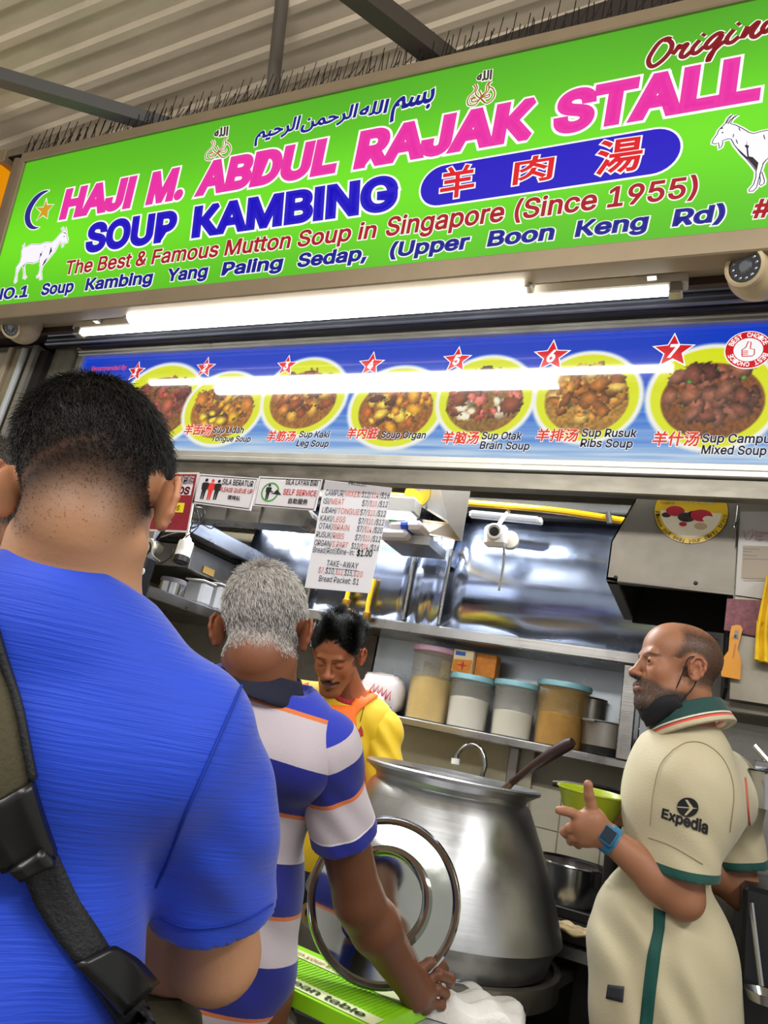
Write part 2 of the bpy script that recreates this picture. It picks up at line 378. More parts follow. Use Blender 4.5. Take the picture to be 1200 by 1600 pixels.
# soffit and the shutter slot behind the lamps
structure(MB().box((-4.2, 1.665, 2.635), (1.0, 1.80, 2.66)).build('trim_6', cream))
structure(MB().box((-4.2, 1.80, 2.66), (1.0, 2.2, 2.70)).build('trim_7', mat('dark_slot', '2e2420', .8)))
structure(MB().box((-4.2, 1.78, 2.61), (1.0, 1.80, 2.70)).build('trim_8', mat('brown_lip', '4a3a2e', .7)))
sb = thing('shutter_bar', 'ribbed grey aluminium roller shutter bottom bar above the picture menu', 'shutter', (-1, 1.88, 2.6))
slat = mat('shutter_alu', '8e92a0', .35, .7, var=.1, stretch=(1, 1, 8))
for k in range(4):
    z = 2.612+k*.021
    MB().box((-2.74, 1.868+.004*(k % 2), z), (.9, 1.885, z+.018), bev=.004).build('slat', slat, sb)
MB().box((-2.74, 1.885, 2.606), (.9, 1.9, 2.70)).build('back_rail', dark, sb)

# kitchen shell
YB = 2.98; XL = -2.66; XR = .62
structure(MB().box((XL-.1, YB, 0), (XR+.1, YB+.1, 2.75)).build('wall_back', mat('kitchen_wall_grey', 'a8a493', .45, var=.2, vscale=4)))
wb = bpy.data.objects['wall_back']
for r in range(5):
    for c in range(8):
        x = -.80+c*.158; z = .62+r*.148
        if z+.14 > 1.35: continue
        MB().box((x+.002, YB-.008, z+.002), (x+.156, YB+.002, z+.146), bev=.0015).build('tile', ktile_m, wb)
structure(MB().box((XL-.1, 1.97, 0), (XL, YB, 2.75)).build('wall_left_inner', mat('kitchen_wall_cream', 'b3a27c', .5, var=.1)))
structure(MB().box((XR, 1.97, 0), (XR+.1, YB, 2.75)).build('wall_right', steel_d))
structure(MB().box((XL-.1, 2.2, 2.62), (XR+.1, YB, 2.7)).build('ceiling_inner', mat('kitchen_ceiling', '8f887b', .7, var=.25, vscale=9)))
# stained beam across the kitchen over the hood
mb = MB().box((XL, 2.58, 2.335), (XR, 2.66, 2.62)); structure(mb.build('trim_9', mat('stained_beam', 'a39a8a', .7, var=.45, vscale=9, stretch=(1, 1, .4))))
mb = MB().box((XL, 2.575, 2.465), (XR, 2.58, 2.478)); structure(mb.build('trim_10', mat('beam_joint', '3c3026', .8)))
# ------------------------------------------------------------------ the green lightbox sign
tl = math.radians(6.0); so = PY(0, 478, 1.6)
SP = Plane(so, (1, 0, 0), (0, -math.sin(tl), math.cos(tl)))
vtop = SP.px(600, 130)[1]; ulf = SP.px(20, 331)[0]; urt = ulf+3.45
sign = thing('lightbox_sign', 'long bright green backlit stall sign with pink and blue lettering over the lamps', 'sign', SP.w((ulf+1.6, -.06)))
emg = mat('sign_green_face', '6fe000', .35, em=.93, attr='Col', spec=.2)
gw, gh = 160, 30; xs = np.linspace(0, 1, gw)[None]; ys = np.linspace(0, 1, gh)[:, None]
glow = (.70+.42*np.exp(-((ys-.42)/.34)**2))*(1-.18*np.clip((ys-.6)/.4, 0, 1)*np.clip((xs-.1)/.5, 0, 1)); glow = glow*(.93+.14*vnoise((gh, gw), (2, 9), RNG))  # uneven backlight painted into the face: bright middle band, darker edges
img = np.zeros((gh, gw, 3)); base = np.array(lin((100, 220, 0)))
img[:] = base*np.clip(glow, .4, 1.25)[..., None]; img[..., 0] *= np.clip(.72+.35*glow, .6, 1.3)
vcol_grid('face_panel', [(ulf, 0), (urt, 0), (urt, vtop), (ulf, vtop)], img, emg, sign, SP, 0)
frm = mat('sign_frame', '9b8a70', .45, .3, var=.1, vscale=5)
def sbox(name, u0, u1, v0, v1, h0, h1, m, parent=sign, bev=.004):
    c = SP.w(((u0+u1)/2, (v0+v1)/2), (h0+h1)/2)
    return MB().obox(c, SP.u, SP.v, SP.n, u1-u0, v1-v0, abs(h1-h0), bev=bev).build(name, m, parent)
sbox('frame_rail', ulf-.03, urt+.03, vtop, vtop+.045, -.06, .012, frm)
sbox('frame_rail', ulf-.03, urt+.03, -.062, 0, -.06, .012, frm)
sbox('frame_rail', ulf-.03, ulf, 0, vtop, -.06, .012, frm)
sbox('frame_rail', urt, urt+.03, 0, vtop, -.06, .012, frm)
sbox('back_panel', ulf, urt, 0, vtop, -.06, -.045, dark)
E_ = .9
pink = mat('sign_pink', 'f034ac', .4, em=.80); blue = mat('sign_blue', '1d0ac8', .4, em=.80); navy = mat('sign_navy', '1a1e96', .4, em=.75)
red = mat('sign_red', 'b01828', .4, em=.8); dred = mat('sign_dark_red', '8c1220', .4, em=.75); wout = mat('sign_white', 'fdfff4', .4, em=.95); gold = mat('sign_gold', 'd9a01e', .4, em=.85)
ink = mat('sign_ink', '33293c', .4, em=.5); red2 = mat('sign_signal_red', 'e01a28', .4, em=.85)
def lineq(b0, b1, t0, t1):
    B0, B1, T0, T1 = [SP.px(*p) for p in (b0, b1, t0, t1)]
    def f(xa, xb):   # pixel x range along the baseline -> four plane corners
        A = SP.px(xa, b0[1]+(b1[1]-b0[1])*(xa-b0[0])/(b1[0]-b0[0])); B = SP.px(xb, b0[1]+(b1[1]-b0[1])*(xb-b0[0])/(b1[0]-b0[0]))
        ka = (A[0]-B0[0])/(B1[0]-B0[0]); kb = (B[0]-B0[0])/(B1[0]-B0[0]); return A, B, T0+(T1-T0)*kb, T0+(T1-T0)*ka
    return f
q = lineq((92, 344), (1124, 167), (104, 297), (1134, 95))
for s, a, b in (('HAJI', 93, 203), ('M.', 228, 284), ('ABDUL', 306, 523), ('RAJAK', 553, 830), ('STALL', 863, 1185)): text(SP, s, q(a, b), pink, sign, bold=.078, out=.05, outm=wout)
q = lineq((131, 396), (625, 327), (138, 351), (627, 272))
for s, a, b in (('SOUP', 133, 273), ('KAMBING', 300, 620)): text(SP, s, q(a, b), blue, sign, bold=.07, out=.05, outm=wout)
q = lineq((101, 430), (587, 372), (106, 408), (593, 345)); text(SP, 'The Best & Famous Mutton Soup in', q(101, 586), red, sign, bold=.03, out=.04, outm=wout)
q = lineq((602, 370), (1092, 307), (608, 340), (1097, 274)); text(SP, 'Singapore (Since 1955)', q(602, 1088), red, sign, bold=.03, out=.04, outm=wout)
q = lineq((0, 469), (1049, 355), (4, 451), (1055, 328))
for s, a, b in (('NO.1', -12, 43), ('Soup', 64, 114), ('Kambing', 133, 237), ('Yang', 260, 323), ('Paling', 346, 440), ('Sedap,', 464, 572), ('(Upper', 608, 731), ('Boon', 761, 864), ('Keng', 898, 1010), ('Rd)', 1050, 1130)):
    text(SP, s, q(a, b), navy, sign, bold=.05, out=.05, outm=wout)
q = lineq((1000, 360), (1190, 341), (1000, 330), (1196, 311)); text(SP, '#', q(1174, 1203), red, sign, bold=.04, out=.04, outm=wout)
# the blue pill with the Chinese title
A, B, T2, T1 = SP.px(688, 323), SP.px(1018, 270), SP.px(1022, 205), SP.px(693, 257)
def pill(grow):
    r = (np.linalg.norm(T1-A)+np.linalg.norm(T2-B))/4+grow; out = []
    c1 = (A+T1)/2; c2 = (B+T2)/2; d = (c2-c1)/np.linalg.norm(c2-c1); n = np.array([-d[1], d[0]])
    for k in range(17): a = math.pi/2+math.pi*k/16; out.append(c1+r*(d*math.cos(a)+n*math.sin(a)))
    for k in range(17): a = -math.pi/2+math.pi*k/16; out.append(c2+r*(d*math.cos(a)+n*math.sin(a)))
    return out
flat(SP, pill(.006), wout, sign, .0006, 'pill_border'); flat(SP, pill(0), blue, sign, .0012, 'title_pill')
for ch, BL, BR, TR, TL in (('羊', (687, 314), (740, 305), (744, 256), (691, 264)), ('肉', (801, 291), (862, 281), (868, 240), (806, 249)), ('湯', (930, 276), (1000, 266), (1008, 212), (937, 222))):
    text(SP, ch, [SP.px(*p) for p in (BL, BR, TR, TL)], red2, sign, h=.002, bold=.022, out=.035, outm=wout, font=1, cap='box', ymin=1)
# Arabic opening line, written right to left with joined letter forms
for s, a, b in (('\uFEE2\uFEF4\uFEA3\uFEAE\uFEDF\uFE8D', (399, 219), (466, 203)), ('\uFEE6\uFEE4\uFEA3\uFEAE\uFEDF\uFE8D', (470, 203), (556, 184)), ('\uFEEA\uFEE0\uFEDF\uFE8D', (560, 184), (604, 177)), ('\uFEE2\uFEB4\uFE91', (612, 174), (676, 160))):
    up = SP.px(a[0]+6, a[1]-22)-SP.px(*a); a_, b_ = SP.px(*a), SP.px(*b)
    text(SP, s, [a_, b_, b_+up, a_+up], navy, sign, bold=.035, out=.035, outm=wout, font=1)
# script word: brush strokes
def spx(*pts): return [SP.px(1000+x/6, 20+y/6) for x, y in pts]
O = [spx(*p) for p in (
    [(295, 250), (250, 245), (180, 285), (110, 380), (80, 450), (95, 500), (140, 500), (220, 440), (285, 360), (300, 300), (270, 262), (230, 262)],
    [(305, 395), (345, 345), (370, 310), (378, 330), (430, 300), (440, 305), (395, 370), (385, 410), (420, 415), (480, 365)],
    [(560, 260), (500, 330), (490, 375), (530, 380), (600, 320)], [(585, 222), (610, 200)],
    [(780, 205), (740, 195), (670, 240), (615, 310), (640, 335), (700, 290), (770, 210), (700, 340), (640, 455), (655, 400), (740, 310), (800, 270)],
    [(880, 160), (820, 235), (815, 280), (860, 280), (930, 225)], [(910, 120), (940, 98)],
    [(1010, 130), (960, 235), (1030, 160), (1080, 110), (1110, 95), (1050, 190), (1055, 225), (1090, 225), (1160, 165)],
    [(1240, 85), (1190, 95), (1150, 150), (1165, 185), (1200, 165), (1260, 90), (1230, 160), (1260, 165), (1330, 110)],
    [(1450, -60), (1370, 60), (1340, 120), (1370, 130), (1420, 90)])]
sc_ = np.linalg.norm(SP.px(1100, 60)-SP.px(1101, 60))
L1 = [(spline([np.append(p, 0) for p in o], 6), None) for o in O]
strokes(SP, [([p[:2] for p in l], 12*sc_) for l, _ in L1], 0, wout, sign, .0006, 'white_outline')
strokes(SP, [([p[:2] for p in l], 8*sc_) for l, _ in L1], 0, dred, sign, .0014, 'script_lettering')
# crescent and star
def zpx(z, ox, oy, *pts): return [SP.px(ox+x/z, oy+y/z) for x, y in pts]
cres_o = [(625, 140), (540, 150), (440, 215), (350, 340), (312, 460), (325, 560), (370, 615), (430, 628), (500, 605)]
cres_i = [(500, 605), (430, 590), (390, 540), (380, 460), (400, 380), (450, 290), (530, 200), (625, 140)]
def crescent(m, h, g, name):
    a = spline([np.append(p, 0) for p in zpx(8, 0, 280, *cres_o)], 4); b = spline([np.append(p, 0) for p in zpx(8, 0, 280, *cres_i)], 4)
    P = np.array([p[:2] for p in a+b[1:-1]]); flat(SP, P, m, sign, h, name)
    if g: strokes(SP, [np.vstack([P, P[:1]])], g, m, sign, h, name+'_edge')
crescent(wout, .0006, .008, 'crescent_border'); crescent(navy, .0013, 0, 'crescent')
st = [(585, 240), (597, 320), (680, 318), (608, 400), (598, 500), (540, 458), (455, 525), (515, 415), (445, 352), (545, 352)]
P = np.array(zpx(8, 0, 280, *st)); strokes(SP, [np.vstack([P, P[:1]])], .004, wout, sign, .0018, 'star_border')
c = P.mean(0); flat(SP, c+(P-c)*.86, gold, sign, .0014, 'star')
# goats
def goat(z, ox, oy, body, lines, blobs, bw, lw):
    P = np.array(zpx(z, ox, oy, *body)); C = np.vstack([P, P[:1]])
    strokes(SP, [C], bw, wout, sign, .0006, 'goat_border'); flat(SP, P, mat('goat_white', 'f4f0ff', .4, em=.95), sign, .0010, 'goat_figure')
    strokes(SP, [C]+[np.array(zpx(z, ox, oy, *l)) for l in lines], lw, ink, sign, .0016, 'goat_drawing')
    for b in blobs: flat(SP, zpx(z, ox, oy, *b), ink, sign, .0018, 'goat_shading')
goat(8, 0, 280, [(790, 600), (800, 640), (820, 640), (822, 600), (835, 660), (835, 700), (850, 750), (845, 790), (815, 800), (790, 800), (795, 840), (780, 855), (770, 800), (755, 780), (720, 840), (690, 900), (640, 960), (600, 1010), (555, 1060), (530, 1100), (515, 1160), (520, 1220), (525, 1250), (500, 1255), (490, 1220), (460, 1230), (455, 1215), (485, 1190), (505, 1110), (495, 1020), (420, 1050), (340, 1040), (305, 1080), (310, 1160), (315, 1210), (335, 1225), (320, 1245), (290, 1235), (300, 1180), (290, 1070), (250, 1110), (215, 1180), (210, 1240), (210, 1280), (185, 1300), (180, 1280), (200, 1200), (210, 1100), (255, 1040), (275, 960), (275, 890), (290, 860), (285, 830), (310, 800), (300, 850), (330, 850), (390, 820), (500, 820), (570, 795), (650, 795), (700, 750), (760, 680), (790, 660), (770, 610)],
    [[(575, 830), (560, 860)], [(530, 900), (520, 960), (495, 975), (497, 1060)], [(650, 850), (645, 900), (620, 950)], [(340, 1040), (420, 1052), (490, 1020)]], [[(640, 850), (655, 900), (615, 955)], [(600, 980), (560, 1020), (530, 1090), (560, 1060)], [(505, 930), (530, 930), (505, 985)], [(290, 1090), (330, 1045), (305, 1090)], [(800, 712), (812, 712), (812, 726), (800, 726)], [(785, 665), (835, 690), (820, 670)]], .009, .0016)
goat(8, 1060, 150, [(680, 235), (620, 280), (590, 345), (545, 390), (505, 430), (480, 490), (435, 550), (420, 595), (465, 605), (500, 590), (510, 640), (500, 665), (540, 640), (555, 590), (550, 565), (620, 540), (660, 545), (700, 620), (780, 720), (850, 790), (910, 860), (970, 940), (968, 1020), (940, 1110), (880, 1180), (880, 1195), (930, 1195), (975, 1150), (1000, 1060), (1030, 950), (1045, 960), (1075, 1060), (1070, 1100), (1030, 1125), (1010, 1110), (1025, 1060), (1015, 990), (1045, 900), (1060, 850), (1130, 770), (1240, 800), (1400, 800), (1500, 760), (1540, 900), (1560, 1150), (1600, 1150), (1600, 800), (1650, 600), (1600, 450), (1400, 420), (1250, 430), (1120, 432), (1050, 445), (940, 475), (880, 460), (800, 410), (720, 370), (650, 350), (680, 290), (745, 240), (700, 260), (650, 310), (625, 350), (600, 345), (640, 280)],
    [[(620, 350), (660, 290)], [(755, 400), (770, 440)], [(690, 480), (685, 520)], [(720, 550), (740, 600)], [(1065, 490), (1080, 545)]], [[(545, 388), (505, 425), (560, 412)], [(540, 460), (562, 452), (560, 470), (540, 472)], [(855, 560), (860, 620), (885, 630), (870, 660), (880, 760), (930, 770), (1000, 840), (980, 940), (930, 870), (870, 800), (780, 720), (700, 620), (730, 650), (860, 770), (850, 660), (825, 625), (850, 615)], [(1110, 780), (1060, 850), (1045, 910), (1050, 850)]], .010, .0022)
# flame-shaped gold emblems with a written crown
def emblem(z, ox, oy, sx=1, sy=1):
    f = lambda *p: [SP.px(ox+x*sx/z, oy+y*sy/z) for x, y in p]
    L = [f(*[(400, 430), (430, 480), (400, 550), (330, 620), (305, 690), (320, 745), (380, 755), (440, 730), (510, 640), (590, 570), (640, 500), (640, 420), (690, 370)]),
         f(*[(440, 420), (460, 480), (430, 560), (470, 620), (510, 640), (570, 700), (560, 720)]), f(*[(510, 640), (520, 590), (490, 520)]), f(*[(510, 630), (560, 570), (600, 520), (610, 440), (650, 380)]),
         f(*[(640, 460), (700, 490), (730, 560), (710, 640), (650, 700), (600, 715), (540, 680), (510, 640)]), f(*[(350, 650), (430, 640), (400, 620), (370, 690), (440, 690), (510, 640)]), f(*[(510, 640), (600, 600), (650, 580), (640, 620), (560, 640)])]
    C = [f(*[(450, 390), (470, 300), (520, 260)]), f(*[(520, 380), (560, 300), (600, 380), (620, 250)]), f(*[(510, 350), (540, 320), (560, 370), (520, 385), (640, 360)]), f(*[(685, 190), (670, 360)]), f(*[(595, 180), (600, 300)]), f(*[(460, 260), (560, 230), (690, 195)])]
    sm = lambda l: np.array([p[:2] for p in spline([np.append(p, 0) for p in l], 4)])
    k = sc_*sx/z*10
    strokes(SP, [sm(l) for l in L], 6.0*k, wout, sign, .0006, 'emblem_border'); strokes(SP, [sm(l) for l in L], 2.7*k, mat('emblem_gold', 'b06a1c', .4, em=.7), sign, .0014, 'emblem')
    text(SP, '\uFEEA\uFEE0\uFEDF\uFE8D', f((450, 385), (680, 350), (700, 190), (455, 230)), mat('emblem_grey', '5c4a45', .4, em=.5), sign, bold=.05, out=.05, outm=wout, font=1, cap='box', ymin=1)
emblem(10, 700, 90); emblem(10, 293, 180, .93, .93)

# bird spikes on top of the sign
spk = mat('rusty_spike_wire', '2a211c', .6, .5)
bs = thing('bird_spike_strip', 'row of thin rusty anti-bird spikes along the top edge of the green sign', 'bird spikes', SP.w((ulf+1.6, vtop+.045), -.06))
MB().obox(SP.w((ulf+1.6, vtop+.048), -.012), SP.u, SP.v, SP.n, 3.5, .006, .03).build('base_strip', spk, bs)
protos = []
for k, (dx, dy, L) in enumerate(((0.004, 0, .125), (.028, -.02, .055), (-.004, .004, .105), (.036, .01, .045))):
    o = MB().tube([(0, 0, 0), (dx, dy, L)], .0017, 4).build('spike', spk, bs, org=np.zeros(3)); protos.append(o)
for i in range(292):
    u = ulf-.05+i*3.3/292; k = i % 4
    o = protos[k] if i < 4 else protos[k].copy()
    if i >= 4: link(o); o.parent = bs
    w_ = SP.w((u+random.uniform(-.003, .003), vtop+.05), -.012+(.004, 0, -.006, .002)[k]); o.location = Vector(w_)-wloc(bs)
    o.rotation_euler = (random.uniform(-.04, .04), random.uniform(-.04, .04), random.uniform(-.6, .6) if k % 2 else 0); o.scale = (1, 1, random.uniform(.88, 1.08))
# orange neighbour sign and the round post between
osn = thing('orange_sign', 'edge of the orange backlit sign of the next stall at the far left', 'sign', (-3.4, 1.5, 2.55))
og = mat('orange_face', 'f59a00', .4, em=.75); P = [SP.w((ulf-.9, .12)), SP.w((ulf-.17, .12)), SP.w((ulf-.17, vtop+.02)), SP.w((ulf-.9, vtop+.02))]
MB().prism(P, -SP.n*.1).build('face_panel', og, osn); MB().obox(SP.w((ulf-.53, vtop+.05), -.05), SP.u, SP.v, SP.n, .8, .06, .14, bev=.004).build('frame_rail', frm, osn); MB().obox(SP.w((ulf-.53, .09), -.05), SP.u, SP.v, SP.n, .8, .06, .14, bev=.004).build('frame_rail', frm, osn)
tag(MB().tube([SP.w((ulf-.09, -.06), -.04), SP.w((ulf-.09, vtop+.06), -.04)], .036, 16).build('sign_post', mat('post_paint', '8d7a64', .45, .2, var=.1), smooth=True), 'round brownish post between the green sign and the orange sign', 'post')

# ------------------------------------------------------------------ lamps under the sign
def batten(name, x0, x1, y, z, rt, label, off=.0):
    t = thing(name, label, 'lamp', ((x0+x1)/2, y, z)); hb = .034
    MB().box((x0, y-.02, z+rt*.6), (x1, y+.02, z+rt*.6+hb), bev=.004).build('housing', mat('batten_white', 'c9c4b6', .4), t)
    MB().tube([(x0+.035, y, z), (x1-.035, y, z)], rt, 14).build('tube', tube_e, t, smooth=True)
    for x in (x0+.03, x1-.03):
        MB().box((x-.018, y-.02, z-.018), (x+.018, y+.02, z+rt*.6+.01), bev=.004).build('end_socket', mat('socket_metal', 'b3afa6', .3, .8), t)
    return t
batten('tube_lamp', -2.40, -.11, 1.745, 2.572, .014, 'long thin lit fluorescent batten nearest the picture menu under the sign')
batten('tube_lamp', -2.06, -.50, 1.675, 2.575, .03, 'thick bright fluorescent lamp in front, hung under the middle of the sign')
for x in (-2.25, -.20):
    t = thing('lamp_bracket', 'dark metal clip holding the %s end of the long lamp to the soffit' % ('left' if x < -1 else 'right'), 'bracket', (x, 1.73, 2.6))
    MB().box((x-.012, 1.70, 2.59), (x+.012, 1.72, 2.634)).build('strap', alu, t); MB().box((x-.022, 1.66, 2.622), (x+.022, 1.71, 2.635), bev=.003).build('clip', dark, t)

# ------------------------------------------------------------------ picture menu
YM = 1.95; MP = Plane((0, YM, 0), (1, 0, 0), (0, 0, 1)); x0, x1, z0, z1 = -2.555, .82, 2.15, 2.588
menu = thing('picture_menu', 'long backlit blue picture menu of seven numbered soup bowls above the counter', 'menu board', (-1, YM, z0-.1))
GH, GW = 170, 1300; yy = np.linspace(0, 1, GH)[:, None]*np.ones((1, GW)); xx = np.linspace(x0, x1, GW)[None]*np.ones((GH, 1)); zz = z0+(z1-z0)*yy
stre = vnoise((GH, GW), (46, 10), RNG)*.6+vnoise((GH, GW), (90, 30), RNG)*.4
c_lo = np.array([205, 226, 245])/255; c_mid = np.array([60, 130, 225])/255; c_hi = np.array([12, 74, 214])/255
k = np.clip(yy*1.25+.04+(stre-.5)*.42, 0, 1)[..., None]
img = np.where(k < .5, c_lo+(c_mid-c_lo)*k*2, c_mid+(c_hi-c_mid)*(k-.5)*2)
BOWLS = [(248, 632, 62, 58), (347, 638, 58, 52), (474, 620, 62, 55), (618, 636, 70, 58), (757, 622, 72, 60), (916, 620, 80, 64), (1112, 620, 100, 74)]
PALS = [('8a3a34', 'a24a40', '6b2723', '3f7a33', 'b0563f'), ('d8a01c', 'c47a20', 'e6c53a', '3f6a1c', '7a4418'), ('b86a22', '8f4718', 'c98434', '3d2413', 'd7a23a'), ('dc9a22', 'c4661c', 'ecc04a', '2f6b2c', '5a2c14'), ('d8796a', 'b85648', 'e8d6b8', '2a6a2e', '8a4a30'), ('c98f3e', 'a66a2a', 'dab25e', '3a7a2c', '8a5426'), ('7c4a3a', '5e342c', '996048', '5a9a3a', '8b5b48')]
SOUPC = ['8f5a22', 'b8781c', 'a86c20', 'a8671e', '9a7030', 'b88a3c', '8a5428']
rng = np.random.default_rng(5)
inside = []
for bi, (px, py, rx, ry) in enumerate(BOWLS):
    c = MP.px(px, py); ex = MP.px(px+rx, py+rx*.0)[0]-c[0]; ez = abs(MP.px(px, py-ry)[1]-c[1])
    cx, cz = c; d = np.hypot((xx-cx)/(ex*1.0), (zz-cz)/ez)
    def over(mask, col): 
        m3 = np.clip(mask, 0, 1)[..., None]; return img*(1-m3)+col*m3
    img = over(np.clip((1.16-d)/.07, 0, 1), np.array([1, 1, .97])); img = over(np.clip((1.04-d)/.03, 0, 1), np.array([236, 244, 10])/255)
    d2 = np.hypot((xx-cx)/(ex*.86), (zz-cz+.012)/(ez*.80)); nz = vnoise((GH, GW), (60, 500), rng)
    img = over(np.clip((1.0-d2)/.04, 0, 1), srgbc if False else np.array([int(SOUPC[bi][i:i+2], 16) for i in (0, 2, 4)])/255*(.8+.4*nz[..., None]))
    pal = [np.array([int(h[i:i+2], 16) for i in (0, 2, 4)])/255 for h in PALS[bi]]
    for k in range(64):
        a = rng.uniform(0, 2*math.pi); r = math.sqrt(rng.uniform(0, .8)); qx = cx+ex*.80*r*math.cos(a); qz = cz+.012+ez*.68*r*math.sin(a)
        green = rng.random() < .2; sz = rng.uniform(.004, .009) if green else rng.uniform(.014, .040); el = rng.uniform(.4, .9); th = rng.uniform(0, math.pi)
        col = pal[3] if green else pal[rng.choice([0, 1, 2, 4])]
        w = np.abs(xx[0]-qx) < sz*1.3; j0, j1 = np.argmax(w), len(w)-np.argmax(w[::-1])
        if not w.any(): continue
        sx_, sz_ = xx[:, j0:j1]-qx, zz[:, j0:j1]-qz; u = (sx_*math.cos(th)+sz_*math.sin(th))/sz; v = (-sx_*math.sin(th)+sz_*math.cos(th))/(sz*el)
        dd = np.hypot(u, v)+(nz[:, j0:j1]-.5)*.5; mk = np.clip((1-dd)/.16, 0, 1)[..., None]; sh = (.70+.62*(1-dd)+.45*v*.6+.5*(nz[:, j0:j1]-.4))[..., None]
        img[:, j0:j1] = img[:, j0:j1]*(1-mk)+np.clip(col*np.clip(sh, .35, 1.5), 0, 1)*mk
menu_em = mat('menu_print', '2050c0', .12, em=.86, attr='Col', coat=1)
img = np.clip(img, 0, 1)**1.12
vcol_grid('printed_panel', [(x0, z0), (x1, z0), (x1, z1), (x0, z1)], srgb2lin(img), menu_em, menu, MP, 0)
mfr = mat('menu_frame_alu', 'c2c0b8', .35, .6, var=.08, brush=(1, 1, 220))
for a_, b_, dz in ((z1, z1+.012, 0), (z1+.012, z1+.022, .006), (z0-.022, z0, 0), (z0-.042, z0-.022, .006)): MB().box((x0-.03, YM-.02-dz, a_), (x1+.03, YM+.05, b_), bev=.003).build('frame_rail', mfr, menu)
MB().box((x0-.03, YM-.015, z0-.04), (x0, YM+.05, z1+.02), bev=.003).build('frame_rail', mfr, menu); MB().box((x1, YM-.015, z0-.04), (x1+.03, YM+.05, z1+.02), bev=.003).build('frame_rail', mfr, menu)
MB().box((x0-.05, YM+.05, z0-.03), (x1+.03, YM+.09, z1+.02)).build('back_box', steel_d, menu)
MB().box((x0-.05, YM-.012, z0-.098), (x1+.03, YM+.025, z0-.042), bev=.004).build('lower_rail', mat('lower_rail_steel', '7f7b70', .38, .8, var=.25, vscale=12, stretch=(1, 1, 3)), menu)
mred = mat('menu_red', 'e8202c', .3, em=.75, coat=1); mnav = mat('menu_navy', '2b2a4a', .3, em=.45, coat=1); mor = mat('menu_orange_red', 'e8452c', .3, em=.8, coat=1); mwh = mat('menu_white', 'ffffff', .3, em=.95, coat=1)
def mq(x, y, w, hgt, sl=.1):   # left end of baseline, pixel width and cap height
    a = MP.px(x, y); k = MP.px(x+50, y)[0]-a[0]; W_ = k*w/50; H_ = MP.px(x, y-hgt)[1]-a[1]; s_ = MP.px(x+w, y+0)[1]*0
    return a, a+[W_, 0], a+[W_+H_*sl, H_], a+[H_*sl, H_]
for i, (x, y, r) in enumerate(((213, 581, 14), (321, 575, 15), (448, 572, 15), (580, 570, 18), (714, 563, 19), (862, 557, 23), (1052, 549, 25))):
    c = MP.px(x, y); k = abs(MP.px(x, y-r)[1]-c[1]); P = [c+k*(1 if j % 2 == 0 else .45)*np.array([math.sin(j*math.pi/5), math.cos(j*math.pi/5)]) for j in range(10)]
    flat(MP, [c+(p-c)*1.16 for p in P], mwh, menu, .0010, 'star_border'); flat(MP, P, mred, menu, .0018, 'number_star')
    text(MP, str(i+1), (c+k*np.array([-.3, -.42]), c+k*np.array([.16, -.42]), c+k*np.array([.32, .40]), c+k*np.array([-.14, .40])), mwh, menu, h=.0026, bold=.05)
for s, x, y, w, h_ in (('羊舌汤', 286, 680, 42, 17), ('羊筋汤', 415, 690, 45, 17), ('羊内脏', 540, 686, 48, 18), ('羊脑汤', 689, 694, 57, 20), ('羊排汤', 836, 690, 65, 20), ('羊什汤', 1018, 697, 72, 23)):
    text(MP, s, mq(x, y, w, h_), mor, menu, h=.0014, bold=.03, out=.03, outm=mwh, font=1, cap='box', ymin=1)
for s, x, y, w, h_ in (('Sup Lidah', 332, 677, 48, 10), ('Tongue Soup', 330, 690, 61, 9), ('Sup Kaki', 467, 684, 47, 10), ('Leg Soup', 463, 698, 50, 10), ('Soup Organ', 595, 685, 69, 11), ('Sup Otak', 752, 687, 62, 12), ('Brain Soup', 749, 702, 77, 12), ('Sup Rusuk', 908, 683, 85, 13), ('Ribs Soup', 906, 699, 81, 13), ('Sup Campur', 1096, 692, 113, 14), ('Mixed Soup', 1095, 710, 100, 14)):
    text(MP, s, mq(x, y, w, h_), mnav, menu, h=.0014, bold=.035, out=.035, outm=mwh)
text(MP, 'Recommended By', mq(142, 580, 54, 7), mat('menu_pink', 'e85a78', .3, em=.7), menu, h=.0014, bold=.03)
c = MP.px(1169, 547); k = abs(MP.px(1169, 519)[1]-c[1])
def disc(pl, c, r, m, par, h, name, n=40, r0=0): 
    if r0: return strokes(pl, [np.array([c+(r+r0)/2*np.array([math.cos(a), math.sin(a)]) for a in np.linspace(0, 2*math.pi, n+1)])], r-r0, m, par, h, name)
    return flat(pl, [c+r*np.array([math.cos(a), math.sin(a)]) for a in np.linspace(0, 2*math.pi, n, endpoint=False)], m, par, h, name)
disc(MP, c, k*1.05, mwh, menu, .0008, 'badge_edge'); disc(MP, c, k, mred, menu, .0014, 'choice_badge'); disc(MP, c, k*.64, mwh, menu, .002, 'badge_centre')
def arctext(pl, s, c, r, a_mid, hgt, m, par, h, inward=False, bold=.03, spread=.78):
    n = len(s); st = hgt*spread/r
    for i, ch in enumerate(s):
        if ch == ' ': continue
        a = a_mid-(i-(n-1)/2)*st*(1 if not inward else -1); e = np.array([math.cos(a), math.sin(a)]); t = np.array([e[1], -e[0]])
        if inward: e2, t2 = -e, -t
        else: e2, t2 = e, t
        o = c+e*r-e2*hgt/2; w = hgt*spread*.42
        text(pl, ch, (o-t2*w, o+t2*w, o+t2*w+e2*hgt, o-t2*w+e2*hgt), m, par, h, bold=bold)
arctext(MP, 'BEST CHOICE', c, k*.81, math.pi/2, k*.24, mwh, menu, .0022); arctext(MP, 'BEST CHOICE', c, k*.81, -math.pi/2, k*.24, mwh, menu, .0022)
